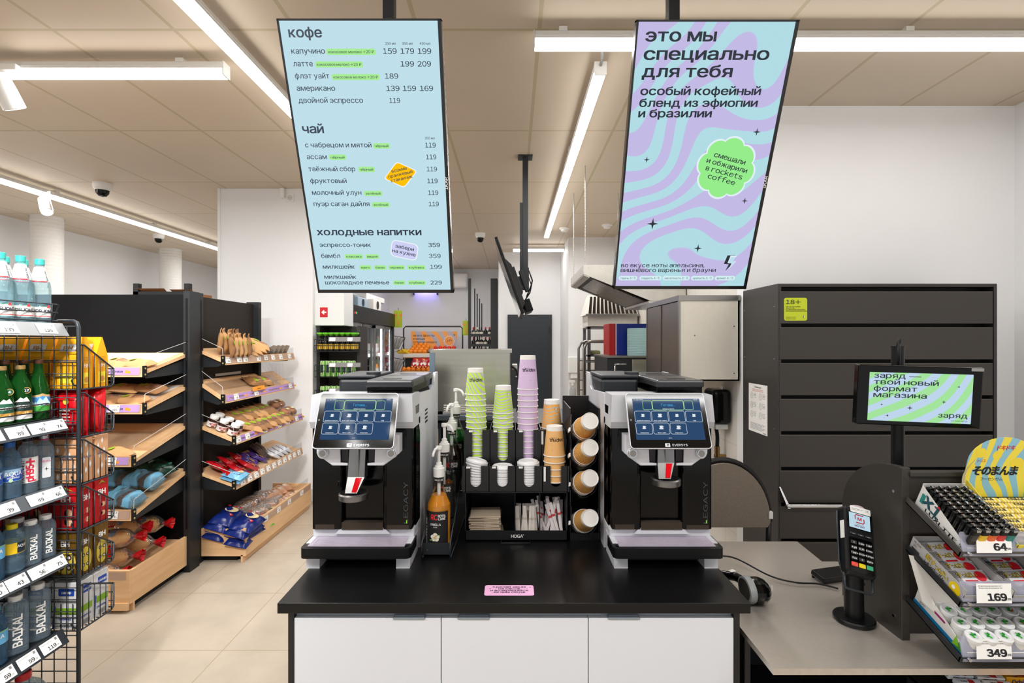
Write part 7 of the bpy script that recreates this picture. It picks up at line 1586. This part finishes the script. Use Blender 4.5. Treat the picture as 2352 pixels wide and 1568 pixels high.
def hood():
    t = thing('extractor_hood', 'large steel extractor hood hung on chains above the kitchen', 'hood', None, ID)
    x0, x1, x2, y0, y1 = .62, 1.2, 1.5, 4.4, 5.34; zt = 2.26; a, b, c = 2.18, 1.95, 1.96
    gal = mat('hood_steel', '#c9c6be', .36, metal=.5, var=.12, scale=12)
    m = MB()
    for y in (y0, y1): pts = [(x0, zt), (x0, a), (x1, b), (x2, c), (x2, zt)]; m.hull([(x, y - .004, z) for x, z in pts], [(x, y + .004, z) for x, z in pts])
    m.box(x0 - .004, x0 + .004, y0, y1, a, zt).box(x0, x2, y0, y1, zt - .004, zt).hull([(x0, y0, a - .01), (x0 + .05, y0, a - .03), (x0 + .05, y1, a - .03), (x0, y1, a - .01)], [(x0, y0, a), (x0 + .05, y0, a - .02), (x0 + .05, y1, a - .02), (x0, y1, a)]).box(x1 - .02, x2, y0, y1, b - .02, b)
    m.build('canopy', gal, t)
    f = MB(); n = 16
    for i in range(n):
        y = y0 + .12 + (y1 - y0 - .2) * i / n; f.hull([(x0 + .1, y, a - .03), (x0 + .1, y + .03, a - .03), (x0 + .1, y + .03, a - .015), (x0 + .1, y, a - .015)], [(x1 - .02, y, b + .0), (x1 - .02, y + .03, b + .0), (x1 - .02, y + .03, b + .015), (x1 - .02, y, b + .015)])
    f.build('baffle_filter', mat('baffle_dark', '#9a9084', .25, metal=1., var=.2), t)
    MB().hull([(x0 + .05, y0 + .01, a - .01), (x0 + .05, y1 - .01, a - .01), (x0 + .05, y1 - .01, a - .005), (x0 + .05, y0 + .01, a - .005)], [(x1, y0 + .01, b + .02), (x1, y1 - .01, b + .02), (x1, y1 - .01, b + .025), (x1, y0 + .01, b + .025)]).build('inner_pan', mat('pan_dark', '#1d1b19', .5, metal=.5), t)
    for x, y in ((.64, 4.45), (.64, 5.28), (1.1, 5.28)):
        ch = MB(); z = zt
        while z < CEIL - .01: ch.cyl((x, y, z), (x, y, z + .018), .005, n=5); ch.cyl((x, y, z + .017), (x, y, z + .027), .0025, n=4); z += .026
        ch.build('chain', mat('chain_zinc', '#b9b6b0', .4, metal=.6), t)
    s = MB()
    for i in range(6): s.cyl((.66 + .12 * i, y0 - .008, zt - .025), (.66 + .12 * i, y0 - .004, zt - .025), .007, n=8)
    s.build('rivet', CHROME, t)
hood()
t = thing('filter_hood', 'white rear hood with a row of dark slanted baffles', 'hood', None, ID)
MB().hull([(.87, 6.0, 1.915), (1.49, 6.0, 1.915), (1.49, 6.5, 1.915), (.87, 6.5, 1.915)], [(.95, 6.28, 2.17), (1.49, 6.28, 2.17), (1.49, 6.5, 2.17), (.95, 6.5, 2.17)]).box(.9, 1.49, 6.05, 6.5, 1.78, 1.915).build('canopy', mat('hood_white', '#d5d0c8', .4), t)
m = MB()
for i in range(12): x = .90 + i * .049; m.hull([(x, 5.99, 1.93), (x + .03, 5.99, 1.93), (x + .03, 6.0, 1.93), (x, 6.0, 1.93)], [(x + .06 - i * .005, 6.25, 2.15), (x + .085 - i * .005, 6.25, 2.15), (x + .085 - i * .005, 6.27, 2.15), (x + .06 - i * .005, 6.27, 2.15)])
m.build('baffle_filter', mat('baffle_black', '#26221f', .3, metal=.6), t)
MB().box(.87, 1.49, 5.985, 6.0, 1.9, 1.925).build('front_lip', STEEL, t)
t = thing('kitchen_oven', 'black and steel kitchen oven below the large hood', 'oven', None, T(.85, 4.55, 0))
MB().rbox(0, .64, 0, .7, 0, 1.455, .006).build('oven_body', BLKM, t); MB().rbox(.22, .65, -.012, .0, .9, 1.44, .004).build('oven_door', mat('steel_mirrored', '#a5a49c'), t); MB().box(-.005, .65, -.01, .71, 1.455, 1.47).build('top_plate', STEELH, t); MB().tube([(.06, 0, 1.2), (.06, -.05, 1.2), (.06, -.05, 1.4), (.16, -.05, 1.4)], .008, 6).build('handle', CHROME, t)
b = MB().rbox(0, .6, 0, .3, 0, .3, .002).box(-.001, .06, -.001, .301, 0, .3005, 1).box(.06, .07, -.0015, .0, 0, .3006, 2)
tag(b.build('blue_carton', [mat('carton_blue', '#0b2f9e', .4), mat('carton_red', '#c81418', .4), INKW], M=T(.94, 4.92, 1.471)), 'bright blue carton with a red end on the kitchen oven', 'box')
m = MB().lathe([(.13, 0), (.13, .25)], 36)
for i in range(16): m.lathe([(.1305, .008 + i * .015), (.1315, .012 + i * .015), (.1305, .016 + i * .015)], 36)
tag(m.build('cup_stack_cylinder', [mat('pale_aqua', '#a9cfd0', .5, var=.03)], M=T(1.2, 4.72, 1.471)), 'pale aqua ribbed cylinder standing on the kitchen oven', 'container')
t = thing('tray_trolley', 'curved steel tray trolley in the kitchen', 'trolley', None, T(.75, 5.32, 0))
for y in (0, .42): MB().tube([(0, y, 0), (0, y, 1.52), (.03, y, 1.58), (.08, y, 1.605), (.34, y, 1.605), (.4, y, 1.56), (.4, y, 0)], .014, 8).build('tube_frame', STEEL, t)
for i in range(9): MB().box(.0, .4, 0, .02, .5 + i * .11, .512 + i * .11).box(.0, .4, .4, .42, .5 + i * .11, .512 + i * .11).build('runner', STEEL, t)
t = thing('tall_steel_shelf', 'tall steel kitchen shelf below the rear hood', 'shelf', None, T(.90, 6.05, 0))
for x, y in ((0, 0), (.56, 0), (0, .38), (.56, .38)): MB().box(x, x + .035, y, y + .035, 0, 1.77).build('post', STEEL, t)
for z in (.9, 1.2, 1.42, 1.58, 1.75): MB().box(0, .6, 0, .42, z, z + .02).build('shelf_board', STEELH, t)
for i in range(4): tag(MB().rbox(-.06, .06, -.1, .1, 0, .05, .015).build('food_tray', [mat('tray_' + str(i), ('#8a8c5a', '#b86a3a', '#d8d2c6', '#5e8a3c')[i], .5)], M=T(1.0 + .13 * i, 6.2, (1.4405, 1.2205, 1.4405, 1.2205)[i])), ('olive', 'rust coloured', 'cream', 'green')[i] + ' food tray on the tall steel kitchen shelf', 'tray', 'food trays')
t = thing('paper_dispenser', 'white paper towel dispenser on the far kitchen wall', 'dispenser', None, T(.9, 7.47, 1.14)); MB(T(0, -.06, 0)).rbox(-.09, .09, -.06, .06, 0, .24, .015).build('cover', WHT, t); MB().box(-.05, .05, -.1, -.03, -.07, -.0).build('paper_tongue', TAGW, t)
t = thing('spray_bottle', 'clear spray bottle below the white towel dispenser', 'bottle', None, T(.87, 7.3, .78)); MB().lathe([(.045, 0), (.048, .01), (.048, .12), (.018, .17), (.016, .19)], 18).build('bottle_body', glass('spray_clear', (.85, .88, .88), .1, haze=.2), t); MB().cyl((0, 0, .19), (0, 0, .23), .018, n=12).rbox(-.05, .03, -.012, .012, .23, .265, .006).build('trigger_head', WHT, t)
t = thing('sink_ledge', 'small steel ledge on the far kitchen wall', 'ledge', None, T(.84, 7.2, 0)); MB().box(0, .3, 0, .27, .75, .78).box(.02, .28, .02, .27, 0, .75).build('ledge_top', STEELH, t)
t = thing('soap_dispenser', 'black soap dispenser on the tiled wall beside the charcoal cabinet', 'dispenser', None, T(1.505, 3.55, 1.03))
MB().rbox(-.13, .0, -.07, .12, .0, .24, .03, seg=3).build('cover', BLKG, t); MB().rbox(-.14, -.1, -.04, .0, -.02, .06, .005).build('push_lever', mat('lever_grey', '#a9aba8', .4), t); MB().cyl((-.05, -.02, .24), (-.05, -.02, .26), .01, n=10).build('lock', CHROME, t); MB().rbox(-.1, -.02, -.05, .06, -.035, .0, .004).build('drip_catch', mat('catch_grey', '#c8cac9', .4), t)
t = thing('tap_hose', 'black flexible hose with a brass tap on the tiled wall', 'hose', None, T(1.43, 3.6, .8)); MB().tube(bez([(-.06, 0, .25), (.0, 0, .22), (.02, 0, .14), (.02, 0, .06)], 6), .014, 8).build('hose', BLK, t); MB().cyl((.02, 0, -.02), (.02, 0, .06), .018, n=12).rbox(-.0, .08, -.012, .012, -.02, .004, .004).build('valve', mat('brass', '#9c7c50', .3, metal=1.), t)

# chair behind the cashier worktop
t = thing('cashier_chair', 'dark grey tweed chair back behind the right coffee machine', 'chair', None, T(1.08, 2.62, 0))
M_TW = mat('tweed', '#857a6e', .9, var=.45, scale=380, bump=.5)
arc = [(.235 * cos(a), .68 + .30 * sin(a)) for a in [pi * k / 24 for k in range(25)]]
poly = [(-.235, .68)] + [(-.22, .655), (.22, .655)] + arc
MB().hull([(x, -.03, z) for x, z in poly][::1], [(x, .015, z) for x, z in poly][::1]).build('backrest', M_TW, t)
MB().tube([(x * 1.03, .0, .68 + (z - .68) * 1.03) for x, z in arc], .017, 8).tube([(.24, 0, .68), (.235, .0, .4)], .014, 8).tube([(-.24, 0, .68), (-.235, .0, .4)], .014, 8).build('back_frame', BLK, t)
MB().box(.225, .245, -.035, .02, .7, .735).build('care_tag', TAGW, t)
MB().rbox(-.22, .22, -.4, .02, .44, .5, .02, seg=3).build('seat', M_TW, t)
for x, y in ((-.2, -.38), (.2, -.38), (-.2, 0), (.2, 0)): MB().cyl((x, y, 0), (x, y, .44), .012, n=10).build('leg', BLK, t)
